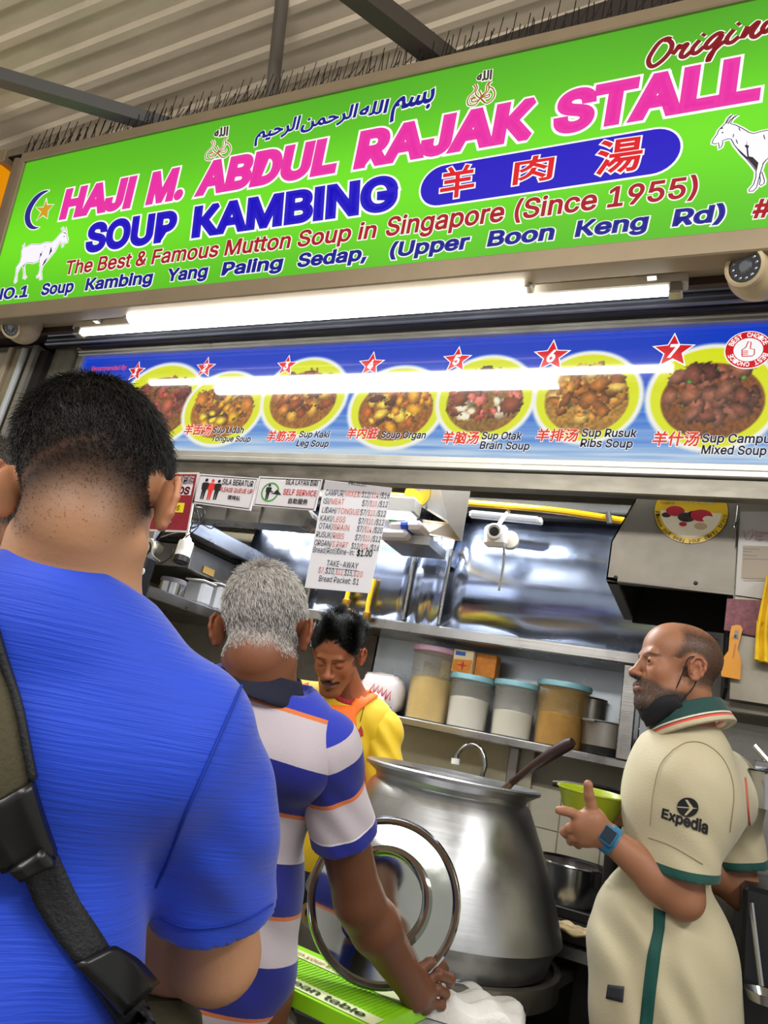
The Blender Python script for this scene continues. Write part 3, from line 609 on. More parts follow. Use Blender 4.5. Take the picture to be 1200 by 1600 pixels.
th = [(-.28, -.4), (.2, -.4), (.3, -.3), (.3, .0), (.1, .05), (.12, .45), (-.02, .5), (-.12, .15), (-.3, .0)]
strokes(MP, [np.array([c+k*.9*np.array(p) for p in th+th[:1]])], k*.05, mred, menu, .0026, 'thumb_drawing'); strokes(MP, [np.array([c+k*.9*np.array((a, y)) for a in (-.26, .0)]) for y in (-.28, -.18, -.08)], k*.04, mred, menu, .0026, 'thumb_drawing')
# ------------------------------------------------------------------ signs hung from the lower rail
HP = Plane((0, 1.93, 0), (1, 0, 0), (0, 0, 1))
def psign(name, label, corners, m, cat='sign', pl=HP, th=.004):
    t = thing(name, label, cat, pl.w(sum(pl.px(*c) for c in corners)/4)); slab(pl, [pl.px(*c) for c in corners], m, t, -th, 0, 'panel'); return t
def pq(pl, x0, y0, x1, y1, hgt, dx=None):   # baseline ends in the photograph's frame and cap height; slant follows the vertical there
    a, b = pl.px(x0, y0), pl.px(x1, y1); up = abs(pl.px(x0, y0-hgt)[1]-a[1]); return a, b, b+[0, up], a+[0, up]
paper = mat('paper_white', 'dcdbe0', .35, em=0); lam = mat('laminated_white', 'd3cfd2', .25); tblack = mat('print_black', '1c1a20', .4); tred = mat('print_red', 'd8352f', .4); tgreen = mat('print_green', '3f9a3c', .4)
tnavy = mat('print_navy', '23263f', .4)
def word(pl, s, x0, y0, x1, y1, hgt, m, par, bold=.03, font=0): return text(pl, s, pq(pl, x0, y0, x1, y1, hgt), m, par, h=.0008, bold=bold, font=font, cap='box' if font else None, ymin=1 if font else None)
def border(pl, corners, wd, m, par): 
    P = [pl.px(*c) for c in corners]; strokes(pl, [np.array(P+P[:2])], wd, m, par, .0006, 'printed_border')
s1 = psign('queue_sign', 'white framed sign reading PLEASE QUEUE UP with three standing figures', [(300, 786), (391, 798), (404, 747), (311, 740)], lam)
border(HP, [(303, 784), (389, 795), (401, 749), (313, 743)], .003, tblack, s1)
word(HP, 'SILA BERATUR', 347, 757, 395, 761, 9, tblack, s1, .02); word(HP, 'PLEASE QUEUE UP', 343, 768, 394, 772, 7, tred, s1, .02); word(HP, '请排队', 355, 780, 375, 783, 7, tblack, s1, .02, 1)
def figure(pl, x, y, h, m, par):
    c = pl.px(x, y); u = abs(pl.px(x, y-h)[1]-c[1]); f = lambda *p: [c+u*np.array(q) for q in p]
    flat(pl, f((-.09, 0), (-.02, 0), (0, .42), (.02, 0), (.09, 0), (.12, .45), (.14, .45), (.17, .48), (.20, .74), (.13, .80), (-.13, .80), (-.20, .74), (-.17, .48), (-.12, .45)), m, par, .0009, 'person_pictogram'); disc(pl, c+u*np.array([0, .91]), u*.085, m, par, .0009, 'pictogram_head', 14)
figure(HP, 315, 780, 33, tblack, s1); figure(HP, 335, 781, 32, tblack, s1); figure(HP, 325, 781, 33, tred, s1)
s2 = psign('self_service_sign', 'white framed sign reading SELF SERVICE with a green ring pictogram', [(395, 790), (492, 798), (504, 749), (405, 744)], lam)
border(HP, [(398, 788), (490, 796), (502, 751), (407, 747)], .003, tblack, s2)
word(HP, 'SILA LAYAN DIRI', 446, 757, 496, 760, 8, tblack, s2, .02); word(HP, 'SELF SERVICE', 442, 773, 494, 776, 9, tred, s2, .02); word(HP, '自助服务', 450, 787, 480, 789, 9, tblack, s2, .02, 1)
c = HP.px(422, 769); disc(HP, c, .036, tgreen, s2, .0008, 'green_ring', 40, .030); figure(HP, 416, 781, 25, tblack, s2); strokes(HP, [(np.array([HP.px(417, 765), HP.px(427, 769)]), .004), (np.array([HP.px(424, 771), HP.px(439, 773)]), .003)], 0, tblack, s2, .001); flat(HP, [HP.px(427, 771), HP.px(439, 772), HP.px(433, 765)], tblack, s2, .001, 'dish_pictogram')
maroon = mat('poster_maroon', '8a1c2c', .4, var=.2, vscale=20)
s3 = psign('award_poster', 'dark red food award poster with yellow stars and 2017 hanging left of the queue sign', [(212, 829), (294, 832), (311, 738), (236, 738)], mat('poster_edge', 'cfc6bc', .4), 'poster')
f3 = [HP.px(*p) for p in ((215, 826), (292, 829), (308, 741), (238, 741))]; flat(HP, f3, maroon, s3, .0005, 'printed_panel')
flat(HP, [HP.px(*p) for p in ((226, 772), (298, 774), (302, 757), (230, 756))], lam, s3, .0008, 'white_band'); flat(HP, [HP.px(*p) for p in ((232, 798), (286, 801), (289, 786), (236, 784))], mat('poster_yellow', 'e3cf1e', .4), s3, .0008, 'yellow_band')
word(HP, 'SINGAPORE', 228, 754, 301, 757, 12, lam, s3, .05); word(HP, 'FOODS', 250, 771, 295, 773, 12, maroon, s3, .05); word(HP, 'FOODS', 254, 796, 280, 798, 8, maroon, s3, .02); word(HP, '2017', 244, 820, 266, 822, 8, lam, s3, .03)
for x in (246, 254, 262, 270):
    c = HP.px(x, 806); flat(HP, [c+.0075*(1 if j % 2 == 0 else .42)*np.array([math.sin(j*math.pi/5), math.cos(j*math.pi/5)]) for j in range(10)], mat('poster_star', 'f0dc28', .4), s3, .001, 'star')
pl = psign('price_list', 'tall white laminated price list hanging below the picture menu', [(476, 918), (577, 927), (612, 762), (508, 750)], paper, 'price list')
clip_ = mat('clear_strip', 'b9b6ba', .2, .2); flat(HP, [HP.px(*p) for p in ((505, 765), (609, 775), (612, 762), (508, 751))], clip_, pl, .0006, 'holder_strip')
tor = mat('print_coral', 'd8766a', .4)
word(HP, 'PRICELIST', 545, 757, 573, 761, 6, tblack, pl, .01)
rows = [('CAMPUR/', 'MIXED', '$12/', '$14', '/$16', 508, 774), ('ISI/', 'MEAT', '$7/', '$10', '/$12', 505, 787), ('LIDAH/', 'TONGUE', '$7/', '$10', '/$12', 503, 801), ('KAKI/', 'LEGS', '$7/', '$10', '/$12', 500, 814), ('OTAK/', 'BRAIN', '$7/', '$14', '/$20', 498, 826), ('RUSUK/', 'RIBS', '$7/', '$10', '/$12', 494, 839), ('ORGAN/', 'S.PART', '$12/', '$14', '/$16', 491, 852)]
wds = [(30, 25), (11, 21), (23, 35), (20, 19), (22, 25), (25, 18), (27, 25)]
for (a, b, p, q_, r_, x, y), (wa, wb) in zip(rows, wds):
    yy_ = lambda X: y+(X-x)*(y-652)/(x+1737)
    word(HP, a, x, y, x+wa, yy_(x+wa), 9, tnavy, pl, .004); word(HP, b, x+wa+1, yy_(x+wa), x+wa+wb, yy_(x+wa+wb), 9, tor, pl, .004)
    e = 609-(y-774)*.21; w1 = 13 if p == '$12/' else 10
    xs_ = e-30-w1; word(HP, p, xs_-1, yy_(xs_), xs_+w1, yy_(xs_+w1), 9, tnavy, pl, .004); word(HP, q_, xs_+w1+1, yy_(xs_+w1), xs_+w1+12, yy_(xs_+w1+12), 9, tor, pl, .004); word(HP, r_, xs_+w1+14, yy_(xs_+w1+14), e-1, yy_(e), 9, tnavy, pl, .004)
word(HP, 'Bread(Roti)Dine-in:', 489, 863, 553, 868, 9, tnavy, pl, .003); word(HP, '$1.00', 557, 869, 581, 870, 10, tblack, pl, .03)
word(HP, 'TAKE-AWAY', 510, 884, 559, 889, 9, tnavy, pl, .004); strokes(HP, [np.array([HP.px(510, 887), HP.px(559, 892)])], .0015, tnavy, pl, .0008)
for s, a, b, mm in (('$7,', 497, 507, tor), ('$10,', 508, 523, tnavy), ('$12,', 524, 537, tor), ('$15,', 538, 551, tnavy), ('$20', 552, 566, tor)): word(HP, s, a, 895+(a-497)*.1, b, 895+(b-497)*.1, 9, mm, pl, .004)
word(HP, 'Bread Packet: $1', 498, 908, 560, 914, 9, tnavy, pl, .003)

# ------------------------------------------------------------------ cameras on the front
def dome_cam(cpt, r, look, label):
    t = thing('dome_camera', label, 'camera', np.array(cpt)+[0, 0, .3*r]); cpt = np.array(cpt, float); look = nrm(look)
    MB().lathe([(0, .62*r), (r*1.0, .62*r), (r*1.05, .45*r), (r*1.0, .1*r)], cpt, 32).build('mount_base', cam_pl, t, True)
    prof = [(r*1.02*math.cos(a), r*1.02*math.sin(a)) for a in np.linspace(.25, -1.57, 14)]; MB().lathe(prof, cpt, 32).build('shell', cam_pl, t, True)
    e = cpt+look*r*.52; MB().lathe([(r*.66, .0), (r*.68, r*.56), (r*.58, r*.60), (r*.54, r*.54)], e, 32, look).build('eye_ring', cam_pl, t, True)
    MB().lathe([(0, r*.50), (r*.56, r*.50)], e, 28, look).build('lens_window', mat('lens_window', '24262c', .12, coat=1), t, True)
    MB().lathe([(0, r*.58), (r*.17, r*.57), (r*.24, r*.51)], e, 20, look).build('lens', mat('lens_grey', '7c8288', .15, .6), t, True)
    ax = nrm(np.cross(look, (0, 0, 1))); ay = np.cross(ax, look)
    mb = MB()
    for k in range(12): a = 2*math.pi*k/12; mb.lathe([(0, r*.545), (r*.05, r*.52)], e+r*.4*(ax*math.cos(a)+ay*math.sin(a)), 8, look)
    mb.build('led_ring', mat('led_grey', '9aa0a4', .2, .3), t)
    return t
def flare(p): return np.array(C0)-np.array(p)
p = PY(36, 512, 1.72); dome_cam(p, .068, nrm(np.array([.25, -1, -.62])), 'ivory dome camera under the left end of the green sign')
p = PY(1186, 424, 1.69); dome_cam(p, .072, nrm(np.array([-.55, -1, -.45])), 'ivory dome camera at the right end of the lamps with a large glass eye')
# bullet camera with its loop of cable
p = PY(287, 862, 2.06); t = thing('bullet_camera', 'white round hanging camera with a dark lower end under the award poster', 'camera', p+[0, 0, -.05])
ax_ = nrm([.06, -.1, -1]); MB().lathe([(0, -.06), (.012, -.058), (.018, -.045), (.027, -.04), (.029, -.03), (.029, .022)], p, 28, ax_).build('housing', white_pl, t, True); MB().lathe([(.0295, .02), (.0295, .042), (.026, .046), (0, .044)], p, 28, ax_).build('dark_cap', black, t, True)
mb = MB().tube([p-ax_*.055, PY(293, 815, 2.06)], .008, 10); mb.build('neck', white_pl, t, True)
cb = thing('cable_bundle', 'tangled loop of thin black cables beside the hanging camera', 'cable', PY(300, 815, 2.04))
for k, r in enumerate((.035, .042, .03)):
    c = PY(302+3*k, 812-4*k, 2.04-.01*k); MB().tube(arc(c, (1, 0, 0), (0, .1*k, 1), r, 0, 6.2, 26), .0022, 6).build('cable', black, cb, True)
for pts in (((292, 828), (262, 836), (240, 846), (238, 866), (250, 877)), ((300, 776), (308, 800), (310, 822), (290, 840)), ((296, 776), (303, 806), (296, 832)), ((240, 878), (252, 880), (268, 868), (272, 855)), ((318, 820), (330, 826), (337, 818))): MB().tube(spline([PY(x, y, 2.03) for x, y in pts], 6), .0022, 6).build('cable', black if pts[0][0] != 292 else mat('grey_cable', '8b8780', .5), cb, True)

# ------------------------------------------------------------------ back wall: sheet steel range hood, shelf unit
YF = 2.70
hd = thing('wall_hood', 'wide shiny bluish steel sheet hood across the back wall above the tubs', 'hood', (-1.0, YF, 1.75))
prof = [(YF, 1.735), (YF, 1.95), (YF+.01, 2.05), (YF+.035, 2.13), (YF+.075, 2.20), (YF+.09, 2.24), (YF+.09, 2.30)]
seams = [-2.0, -1.62, PY(633, 960, YF)[0], PY(700, 900, YF)[0], PY(905, 940, YF)[0]+.35]
for a, b in zip(seams[:-1], seams[1:]):
    V = []; 
    n_ = 10
    for i in range(n_+1):
        x = a+.002+(b-a-.004)*i/n_; bow = -.012*math.sin(math.pi*i/n_)
        for y, z in prof: V.append((x, y+bow+.003*math.sin(i*1.7+z*6), z))
    k = len(prof); F = [(i*k+j, (i+1)*k+j, (i+1)*k+j+1, i*k+j+1) for i in range(n_) for j in range(k-1)]
    o = mesh_obj('steel_sheet', V, F, steel_b, hd, True); md = o.modifiers.new('t', 'SOLIDIFY'); md.thickness = .002; md.offset = 1
for x in seams[1:-1]: MB().box((x-.006, YF-.016, 1.74), (x+.006, YF, 2.06), bev=.003).build('seam_strip', steel, hd)
MB().box((-2.0, YF+.03, 2.235), (-.05, YF+.10, 2.262)).build('top_slot', dark, hd); MB().box((-2.0, YF+.005, 2.262), (-.05, YF+.10, 2.30), bev=.004).build('top_rail', mat('white_rail', 'c6cad2', .25, .5), hd)
su = thing('shelf_unit', 'long steel wall shelf holding the plastic tubs at the back of the kitchen', 'shelf', (-1.1, 2.84, 1.35))
xr = PY(985, 1190, YF)[0]; xp = PY(972, 1100, YF)[0]
MB().box((-1.94, YF, 1.335), (xr, YB-.01, 1.365), bev=.004).build('shelf', steel, su); MB().box((-1.94, YF-.02, 1.69), (xr+.02, YB-.01, 1.735), bev=.005).build('upper_shelf', steel, su)
MB().box((xp-.005, YF-.005, 1.365), (xr, YF+.03, 1.69), bev=.003).build('post', steel, su); MB().box((-1.36, YB-.03, 1.365), (xr, YB-.012, 1.69)).build('back_panel', mat('pale_steel', 'aeb6bb', .3, .8, var=.1), su)
MB().box((-1.94, YB-.03, 1.365), (-1.37, YB-.012, 1.69)).build('back_panel', mat('dim_panel', '5d564b', .6, .3, var=.3), su)
MB().box((xr-.02, YF+.0, 1.30), (xr, YF+.02, 1.335)).build('bracket', steel_d, su)
tag(MB().box((xr+.012, YF+.05, 1.0), (xr+.075, YF+.11, 2.3), bev=.004).build('steel_column', steel_m), 'tall square steel column just right of the tub shelf', 'column')
def tub(x0, x1, ytop, ybot, lid, fill, fillh, label, yc=2.83, cloudy=.35, tint='b9b7ac', smear=None):
    cx = PY((x0+x1)/2, ybot-6, yc)[0]; dist = (np.array([cx, yc, 1.4])-C0)@CF; r = (x1-x0)/2*dist/FPX*.98; h = (ybot-ytop)*dist/FPX*.96; z0 = 1.3655; rb = r*.90
    t = thing('storage_tub', label, 'tub', (cx, yc, z0), 'plastic storage tubs on the back shelf')
    tubm = mat('cloudy_plastic_'+tint, tint, .18, alpha=cloudy, spec=.6, var=.15, vscale=12)
    MB().lathe([(0, .002), (rb, .002), (rb+.002, .008), (r*.98, h-.02), (r, h-.012)], (cx, yc, z0), 40).build('wall', tubm, t, True)
    f = rb*.985; fh = h*fillh; ft = f+(r-rb)*fillh*.9
    V = MB(); V.lathe([(0, .004), (f-.003, .006), (ft-.003, fh*.94), (ft*.7, fh), (0, fh*1.05)], (cx, yc, z0), 32); V.build('contents', fill, t, True)
    if smear: MB().lathe([(r*.93, fh), (r*.955, h-.04)], (cx, yc, z0), 32, a0=2.2, a1=5.6).build('smear', smear, t, True)
    MB().lathe([(0, h+.004), (r*.56, h+.004), (r*.9, h+.010), (r*1.03, h+.010), (r*1.06, h+.004), (r*1.05, h-.010), (r*1.01, h-.012)], (cx, yc, z0), 40).build('lid', mat('lid_'+lid, lid, .35), t, True)
    return cx, r, h, z0
yel = mat('yellow_flour', 'd0a827', .8, bump=.4, bscale=90, var=.1, vscale=40); whp = mat('white_flour', 'd3cdc0', .85, bump=.3, bscale=80, var=.08)
tub(627, 702, 1018, 1132, 'c9a3bd', yel, .62, 'largest tub on the back shelf, pink lid over yellow flour', smear=mat('flour_smear', 'c2a54a', .7, alpha=.55, var=.5, vscale=30))
t2 = tub(692, 762, 1062, 1143, '8fc2cf', whp, .62, 'tub of white flour with a blue lid carrying the two tea cartons')
tub(762, 832, 1072, 1157, '8cc0cd', mat('pale_powder', 'c9c4b2', .8), .5, 'cloudy half-full tub with a blue lid, third from the left on the shelf', cloudy=.6)
tub(830, 913, 1072, 1170, '84b4c0', mat('amber_spice', 'a8762c', .75, var=.25, vscale=30), .55, 'tub of amber brown spice with a blue lid, rightmost on the shelf', cloudy=.45, tint='b08e50')
tag(MB().lathe([(0, .002), (.05, .002), (.052, .2), (.056, .205), (.05, .207)], (PY(925, 1100, 2.9)[0], 2.915, 1.3655), 30).build('steel_canister', steel_d, smooth=True), 'grey steel canister half hidden behind the amber spice tub', 'canister')
px_ = PY(945, 1160, 2.80); t = thing('small_saucepan', 'small dull steel saucepan at the right end of the tub shelf', 'pan', (px_[0], 2.80, 1.3655))
MB().lathe([(0, .003), (.078, .003), (.082, .03)], (px_[0], 2.80, 1.3655), 32).build('base', black, t, True); MB().lathe([(.082, .03), (.085, .112), (.093, .115), (.090, .118), (.083, .112), (.08, .03), (0, .028)], (px_[0], 2.80, 1.3655), 36).build('body', steel_d, t, True)
MB().obox((px_[0]-.05, 2.715, 1.478), (1, -.3, 0), (.3, 1, 0), (0, 0, 1), .05, .02, .008, bev=.003).build('handle', steel, t)
# tea cartons on the second tub
cm = mat('carton_orange', 'e08a24', .5, var=.35, vscale=26); cb_ = mat('carton_cream', 'e8d9b0', .5); cbl = mat('carton_blue', '2c62b4', .5)
for k, (dx, lab) in enumerate(((-.035, 'cream and orange tea carton on the white flour tub, its short side to the front'), (.052, 'darker orange tea carton standing right of the cream carton on the tub'))):
    b = np.array([t2[0]+dx, 2.80+.03*k, t2[3]+t2[2]+.0112]); t = thing('tea_carton', lab, 'box', b)
    MB().box(b+[-.042, -.03, 0], b+[.042, .04, .092], bev=.002).build('carton', cm if k else cb_, t)
    CP = Plane(b+[-.042, -.0305, 0], (1, 0, 0), (0, 0, 1)); flat(CP, [(.003, .003), (.081, .003), (.081, .055), (.003, .05)], cm, t, .0005, 'printed_panel')
    if not k:
        flat(CP, [(.008, .068), (.05, .068), (.05, .084), (.008, .084)], cbl, t, .0006, 'blue_label'); st_ = [(.045, .05), (.05, .034), (.07, .03), (.05, .026), (.045, .006), (.04, .026), (.015, .03), (.04, .034)]; flat(CP, st_, mat('carton_red', 'b8361c', .5), t, .0009, 'printed_star')
# bags of flour left of the tubs
bagm = mat('bag_white', 'cfc8c8', .4, bump=.4, bscale=25, var=.08)
for k, (x, y, yy_, lab) in enumerate(((596, 1092, 2.80, 'white plastic flour bag with a blue stripe beside the yellow flour tub'), (572, 1072, 2.88, 'pinkish flour bag behind the striped white bag'), (576, 1100, 2.78, 'lower crumpled bag lying left of the striped white bag'))):
    c = PY(x, y, yy_); b = MB(); t = thing('flour_bag', lab, 'bag', (c[0], yy_, 1.3655))
    V = []; n1, n2 = 20, 14; hz = .16-.04*k
    for i in range(n2+1):
        ph = math.pi*i/n2
        for j in range(n1):
            th = 2*math.pi*j/n1; sx = abs(math.cos(th))**.6*np.sign(math.cos(th)); sy = abs(math.sin(th))**.6*np.sign(math.sin(th)); rr = math.sin(ph)**.55
            V.append((c[0]+.095*rr*sx+.006*math.sin(5*th+i), yy_+.06*rr*sy, 1.3655+hz/2-hz/2*np.sign(math.cos(ph))*abs(math.cos(ph))**.7+.006*math.sin(3*th+2*i)*rr))
    F = [(i*n1+j, (i+1)*n1+j, (i+1)*n1+(j+1) % n1, i*n1+(j+1) % n1) for i in range(n2) for j in range(n1)]
    mesh_obj('sack', V, F, bagm if k != 1 else mat('bag_pink', 'c79a96', .45, bump=.3, bscale=25, var=.3, vscale=20), t, True)
    if k == 0:
        BP = Plane((c[0], yy_-.064, 1.3655), (1, 0, -.25), (.25, 0, 1)); flat(BP, [(-.07, .03), (.07, .035), (.07, .045), (-.07, .04)], mat('bag_blue', '2a3ea8', .4), t, 0, 'blue_stripe'); strokes(BP, [np.array([(-.05+.02*q_, .06), (-.04+.02*q_, .1), (-.03+.02*q_, .065)]) for q_ in range(5)], .006, mat('bag_red', 'b03038', .4), t, .0, 'red_print')
# tap
tp = thing('goose_tap', 'thin chrome gooseneck tap with a white tip against the back wall', 'tap', PY(752, 1222, 2.7)); c = PY(733, 1183, 2.72)
pts = [PY(x, y, 2.72) for x, y in ((748, 1240), (753, 1215), (758, 1195), (752, 1172), (738, 1163), (722, 1170), (714, 1180))]
MB().tube(spline(pts, 6), .009, 12).build('spout', steel_m, tp, True); MB().tube([PY(714, 1178, 2.72), PY(712, 1186, 2.72)], .013, 12).build('collar', steel_m, tp, True); MB().tube([PY(712, 1185, 2.72), PY(711, 1194, 2.72)], .016, 14).build('tip', white_pl, tp, True)
MB().box(PY(748, 1240, 2.72)+[-.02, -.02, -.05], PY(748, 1240, 2.72)+[.02, .26, 0], bev=.004).build('base', steel, tp)
# steel side panel below the shelf, left of the tiles
structure(MB().box((-2.0, YB-.04, .8), (PY(832, 1300, YB-.04)[0]-.03, YB-.02, 1.335)).build('trim_11', mat('splash_panel', 'c2bca2', .4, .2, var=.15, vscale=4)))
x_ = PY(800, 1300, YB-.06)[0]; structure(MB().box((x_-.05, YB-.07, .8), (x_-.01, YB-.04, 1.335), bev=.003).build('trim_12', steel))
# pipes and cables along the top of the back wall
yp = MB().tube(spline([PY(x, y, 2.56) for x, y in ((560, 770), (660, 778), (735, 786), (860, 797), (975, 814), (1100, 835))], 4), .013, 10); tag(yp.build('gas_pipe', yellow_p, smooth=True), 'yellow gas pipe running high across the kitchen above the steel hood', 'pipe')
tag(MB().tube([PY(950, 800, 2.54), PY(953, 818, 2.54)], .01, 8).build('pipe_clip', dark, smooth=True), 'small dark clip on the yellow gas pipe near the right hood', 'clip')
lampb = thing('wall_batten', 'white batten above the old square camera', 'lamp', PY(790, 806, 2.6)); a, b = PY(737, 801, 2.62), PY(840, 811, 2.62); MB().tube([a, b], .011, 12).build('tube', mat('soft_tube', 'e6e8ee', .3, em=.6), lampb, True); MB().obox((a+b)/2+[0, .025, 0], b-a, (0, 1, 0), (0, 0, 1), .3, .03, .024, bev=.004).build('housing', white_pl, lampb)
t = thing('square_camera', 'old square white camera on a bracket in front of the steel hood', 'camera', PY(778, 842, 2.5)); c = PY(775, 838, 2.5)
rx = nrm([1, .2, .1]); ry = nrm(np.cross([0, 0, 1], rx)); rz = np.cross(rx, ry)
MB().obox(c, rx, ry, rz, .088, .05, .082, bev=.012).build('housing', white_pl, t); MB().lathe([(.030, 0), (.030, .03), (.024, .032), (.022, .02), (.016, .018)], c-ry*.022+rx*-.005+rz*.006, 28, -ry).build('lens_barrel', white_pl, t, True); MB().lathe([(0, .024), (.018, .02)], c-ry*.022+rx*-.005+rz*.006, 20, -ry).build('lens', black, t, True)
MB().tube([c+ry*.03+rx*.05, c+ry*.07+rx*.05], .034, 20).build('rear_drum', mat('ivory_drum', 'b8b2a2', .3), t, True); MB().tube([c+[0, 0, .04], c+[0.01, .08, .13]], .008, 8).build('bracket', white_pl, t, True)
MB().tube(spline([c+rx*.03+[0, .02, -.03], c+rx*.035+[0, .03, -.1], c+rx*.03+[0, .04, -.2]], 5), .005, 8).build('cable', mat('grey_cable', '8b8780', .5), t, True)
# vertical pipes behind the price list
vp = thing('pipe_bundle', 'bundle of grey vertical pipes beside the price list', 'pipes', PY(610, 975, 2.8)); pg = mat('old_grey_pipe', '8d8570', .5, .2, var=.3, vscale=20, stretch=(1, 1, .3))
for k, (x, w_) in enumerate(((588, .018), (603, .016), (620, .026), (640, .02), (655, .014))): MB().tube([PY(x-22, 985, 2.78+.02*(k % 2)), PY(x+6, 842, 2.78+.02*(k % 2))], w_, 14).build('pipe', pg, vp, True)
for x in (600, 632): MB().box(PY(x-20, 928, 2.74)-[.02, 0, .004], PY(x-20, 928, 2.74)+[.03, .06, .004]).build('clamp', dark, vp)
gp = thing('gas_drop_pipe', 'short yellow gas pipes with brass valves below the price list', 'pipe', PY(555, 970, 2.66))
for pts in (((549, 900), (543, 930), (540, 945), (546, 955), (556, 960)), ((585, 905), (576, 940), (573, 965))): MB().tube(spline([PY(x, y, 2.66) for x, y in pts], 5), .010, 10).build('pipe', yellow_p, gp, True)
for x, y in ((541, 942), (573, 962)): MB().lathe([(0, -.02), (.014, -.02), (.018, -.01), (.018, .012), (.01, .02), (0, .02)], PY(x, y, 2.65), 12).build('valve', mat('brass', 'b88a2e', .3, .8), gp, True)
for k, x in enumerate((500, 514, 528, 562)): tag(MB().tube([PY(x-14, 1010, 2.72+.02*k), PY(x+12, 880, 2.72+.02*k)], .007+.003*(k % 2), 10).build('steel_rod', steel_m if k != 3 else mat('navy_rod', '23284a', .4), smooth=True), ('thin bright steel rod standing leftmost behind the cook', 'second thin steel rod behind the cook', 'thicker steel rod nearest the yellow pipe behind the cook', 'dark navy rod between the two yellow pipes')[k], 'rod', 'rods standing behind the cook')

# ------------------------------------------------------------------ right-hand hood
YH = 2.12; HH = Plane((0, YH, 0), (1, 0, 0), (0, 0, 1)); hp = [(997, 772), (955, 846), (947, 906), (1146, 930), (1158, 770)]
rh = thing('end_hood', 'grey steel hood with a round yellow sticker above the bearded man', 'hood', PY(1050, 920, YH)); P = [HH.px(*p) for p in hp]; P[0] = P[0]+[.03, .12]; P[-1] = P[-1]+[0, .16]; P[0] = HH.px(997, 772)+(HH.px(997, 772)-HH.px(955, 846))*.9
hs = mat('hood_steel', '7f7a70', .5, .85, var=.18, vscale=4, bump=.05)
slab(HH, P, hs, rh, -.004, 0, 'end_plate')
# shell: left sloping side, underside lip, dark inside
for (a, b), nm in (((P[0], P[1]), 'sloping_side'), ((P[1], P[2]), 'side_band')):
    A = HH.w(a), HH.w(b); MB().prism([A[0], A[1], A[1]+[0, .55, 0], A[0]+[0, .55, 0]], nrm(np.cross(A[1]-A[0], [0, 1, 0]))*.004).build(nm, hs, rh)
bl = HH.w(P[2]); br = HH.w(P[3]); lip = .035
MB().box(bl+[0, 0, -.004], br+[0, .03, .012], bev=.003).build('front_lip', steel_d, rh); MB().box(bl+[0, 0, -.004], bl+[.035, .55, .012], bev=.003).build('side_lip', steel_d, rh)
inn = mat('black_inside', '141312', .8); MB().prism([bl+[.02, .02, .012], br+[0, .02, .012], br+[0, .02, .30], bl+[.12, .02, .30]], [0, -.008, 0]).build('inner_front', inn, rh); MB().prism([bl+[.03, .02, .012], bl+[.10, .02, .28], bl+[.10, .56, .28], bl+[.03, .56, .012]], [.006, 0, 0]).build('inner_side', inn, rh); MB().box(bl+[.06, .02, .25], br+[0, .56, .26]).build('inner_top', inn, rh); MB().box(bl+[.03, .54, -.01], br+[.0, .56, .26]).build('inner_back', inn, rh); MB().box(br+[-.01, .02, -.25], br+[0, .56, .26]).build('inner_end', inn, rh)  # inner panels of the hood, coloured near black
for x, y in ((962, 902), (1087, 911)): MB().lathe([(0, .003), (.005, .002), (.006, 0)], PY(x, y, YH-.001), 10, (0, -1, 0)).build('rivet', black, rh)
# round sticker, cut by the upper rail
stk = thing('round_sticker', 'round yellow GRACIOUS ME sticker with a tray picture on the right steel hood', 'sticker', HH.w(HH.px(1080, 815), .002)); c = HH.px(1079, 799); R_ = abs(HH.px(1022, 806)[0]-c[0]); sy = mat('sticker_yellow', 'd6b01c', .35); sw = mat('sticker_cream', 'd8cfb4', .4); sr = mat('sticker_red', 'a82030', .4); sk = mat('sticker_dark', '2c2a22', .4)
disc(HH, c, R_*1.015, sk, stk, .0010, 'edge', 60); disc(HH, c, R_, sy, stk, .0014, 'face', 60)
half = lambda r, z0: [c+r*np.array([math.cos(a), math.sin(a)]) for a in np.linspace(math.pi-z0, 2*math.pi+z0, 30)]
flat(HH, half(R_*.83, -.02), sw, stk, .0018, 'picture')
for (dx, dy, r, mm) in ((-.42, -.02, .26, sr), (.30, -.12, .30, sr), (-.1, -.2, .24, sk), (.12, -.12, .22, sk), (.12, -.12, .16, mat('sticker_brown', '8a5a48', .4)), (.5, -.22, .16, sw), (.30, -.48, .26, sw), (-.18, -.42, .11, sr), (.30, -.45, .18, mat('sticker_tan', 'b89a78', .4)), (-.66, -.16, .13, sk)):
    q0 = c+R_*np.array([dx, dy]); flat(HH, [q0+R_*r*np.array([math.cos(a), .62*math.sin(a)]) for a in np.linspace(0, 6.28, 20, endpoint=False)], mm, stk, .0021+.0001*(dx+dy), 'picture_shape')
text(HH, 'GOODNESS', (c+R_*np.array([-.55, .62]), c+R_*np.array([.55, .58]), c+R_*np.array([.52, .84]), c+R_*np.array([-.48, .88])), sw, stk, .002, bold=.03)
text(HH, 'GRACIOUS ME!', (c+R_*np.array([-.78, .30]), c+R_*np.array([.56, .26]), c+R_*np.array([.80, .52]), c+R_*np.array([-.70, .56])), sw, stk, .002, bold=.03)
text(HH, 'A project for', (c+R_*np.array([-.85, .19]), c+R_*np.array([-.45, .18]), c+R_*np.array([-.45, .25]), c+R_*np.array([-.84, .26])), sk, stk, .002, bold=.01)
arctext(HH, 'Please put away your dirty trays', c, R_*.915, -math.pi/2, R_*.12, sk, stk, .002, inward=True, bold=.01, spread=.72)
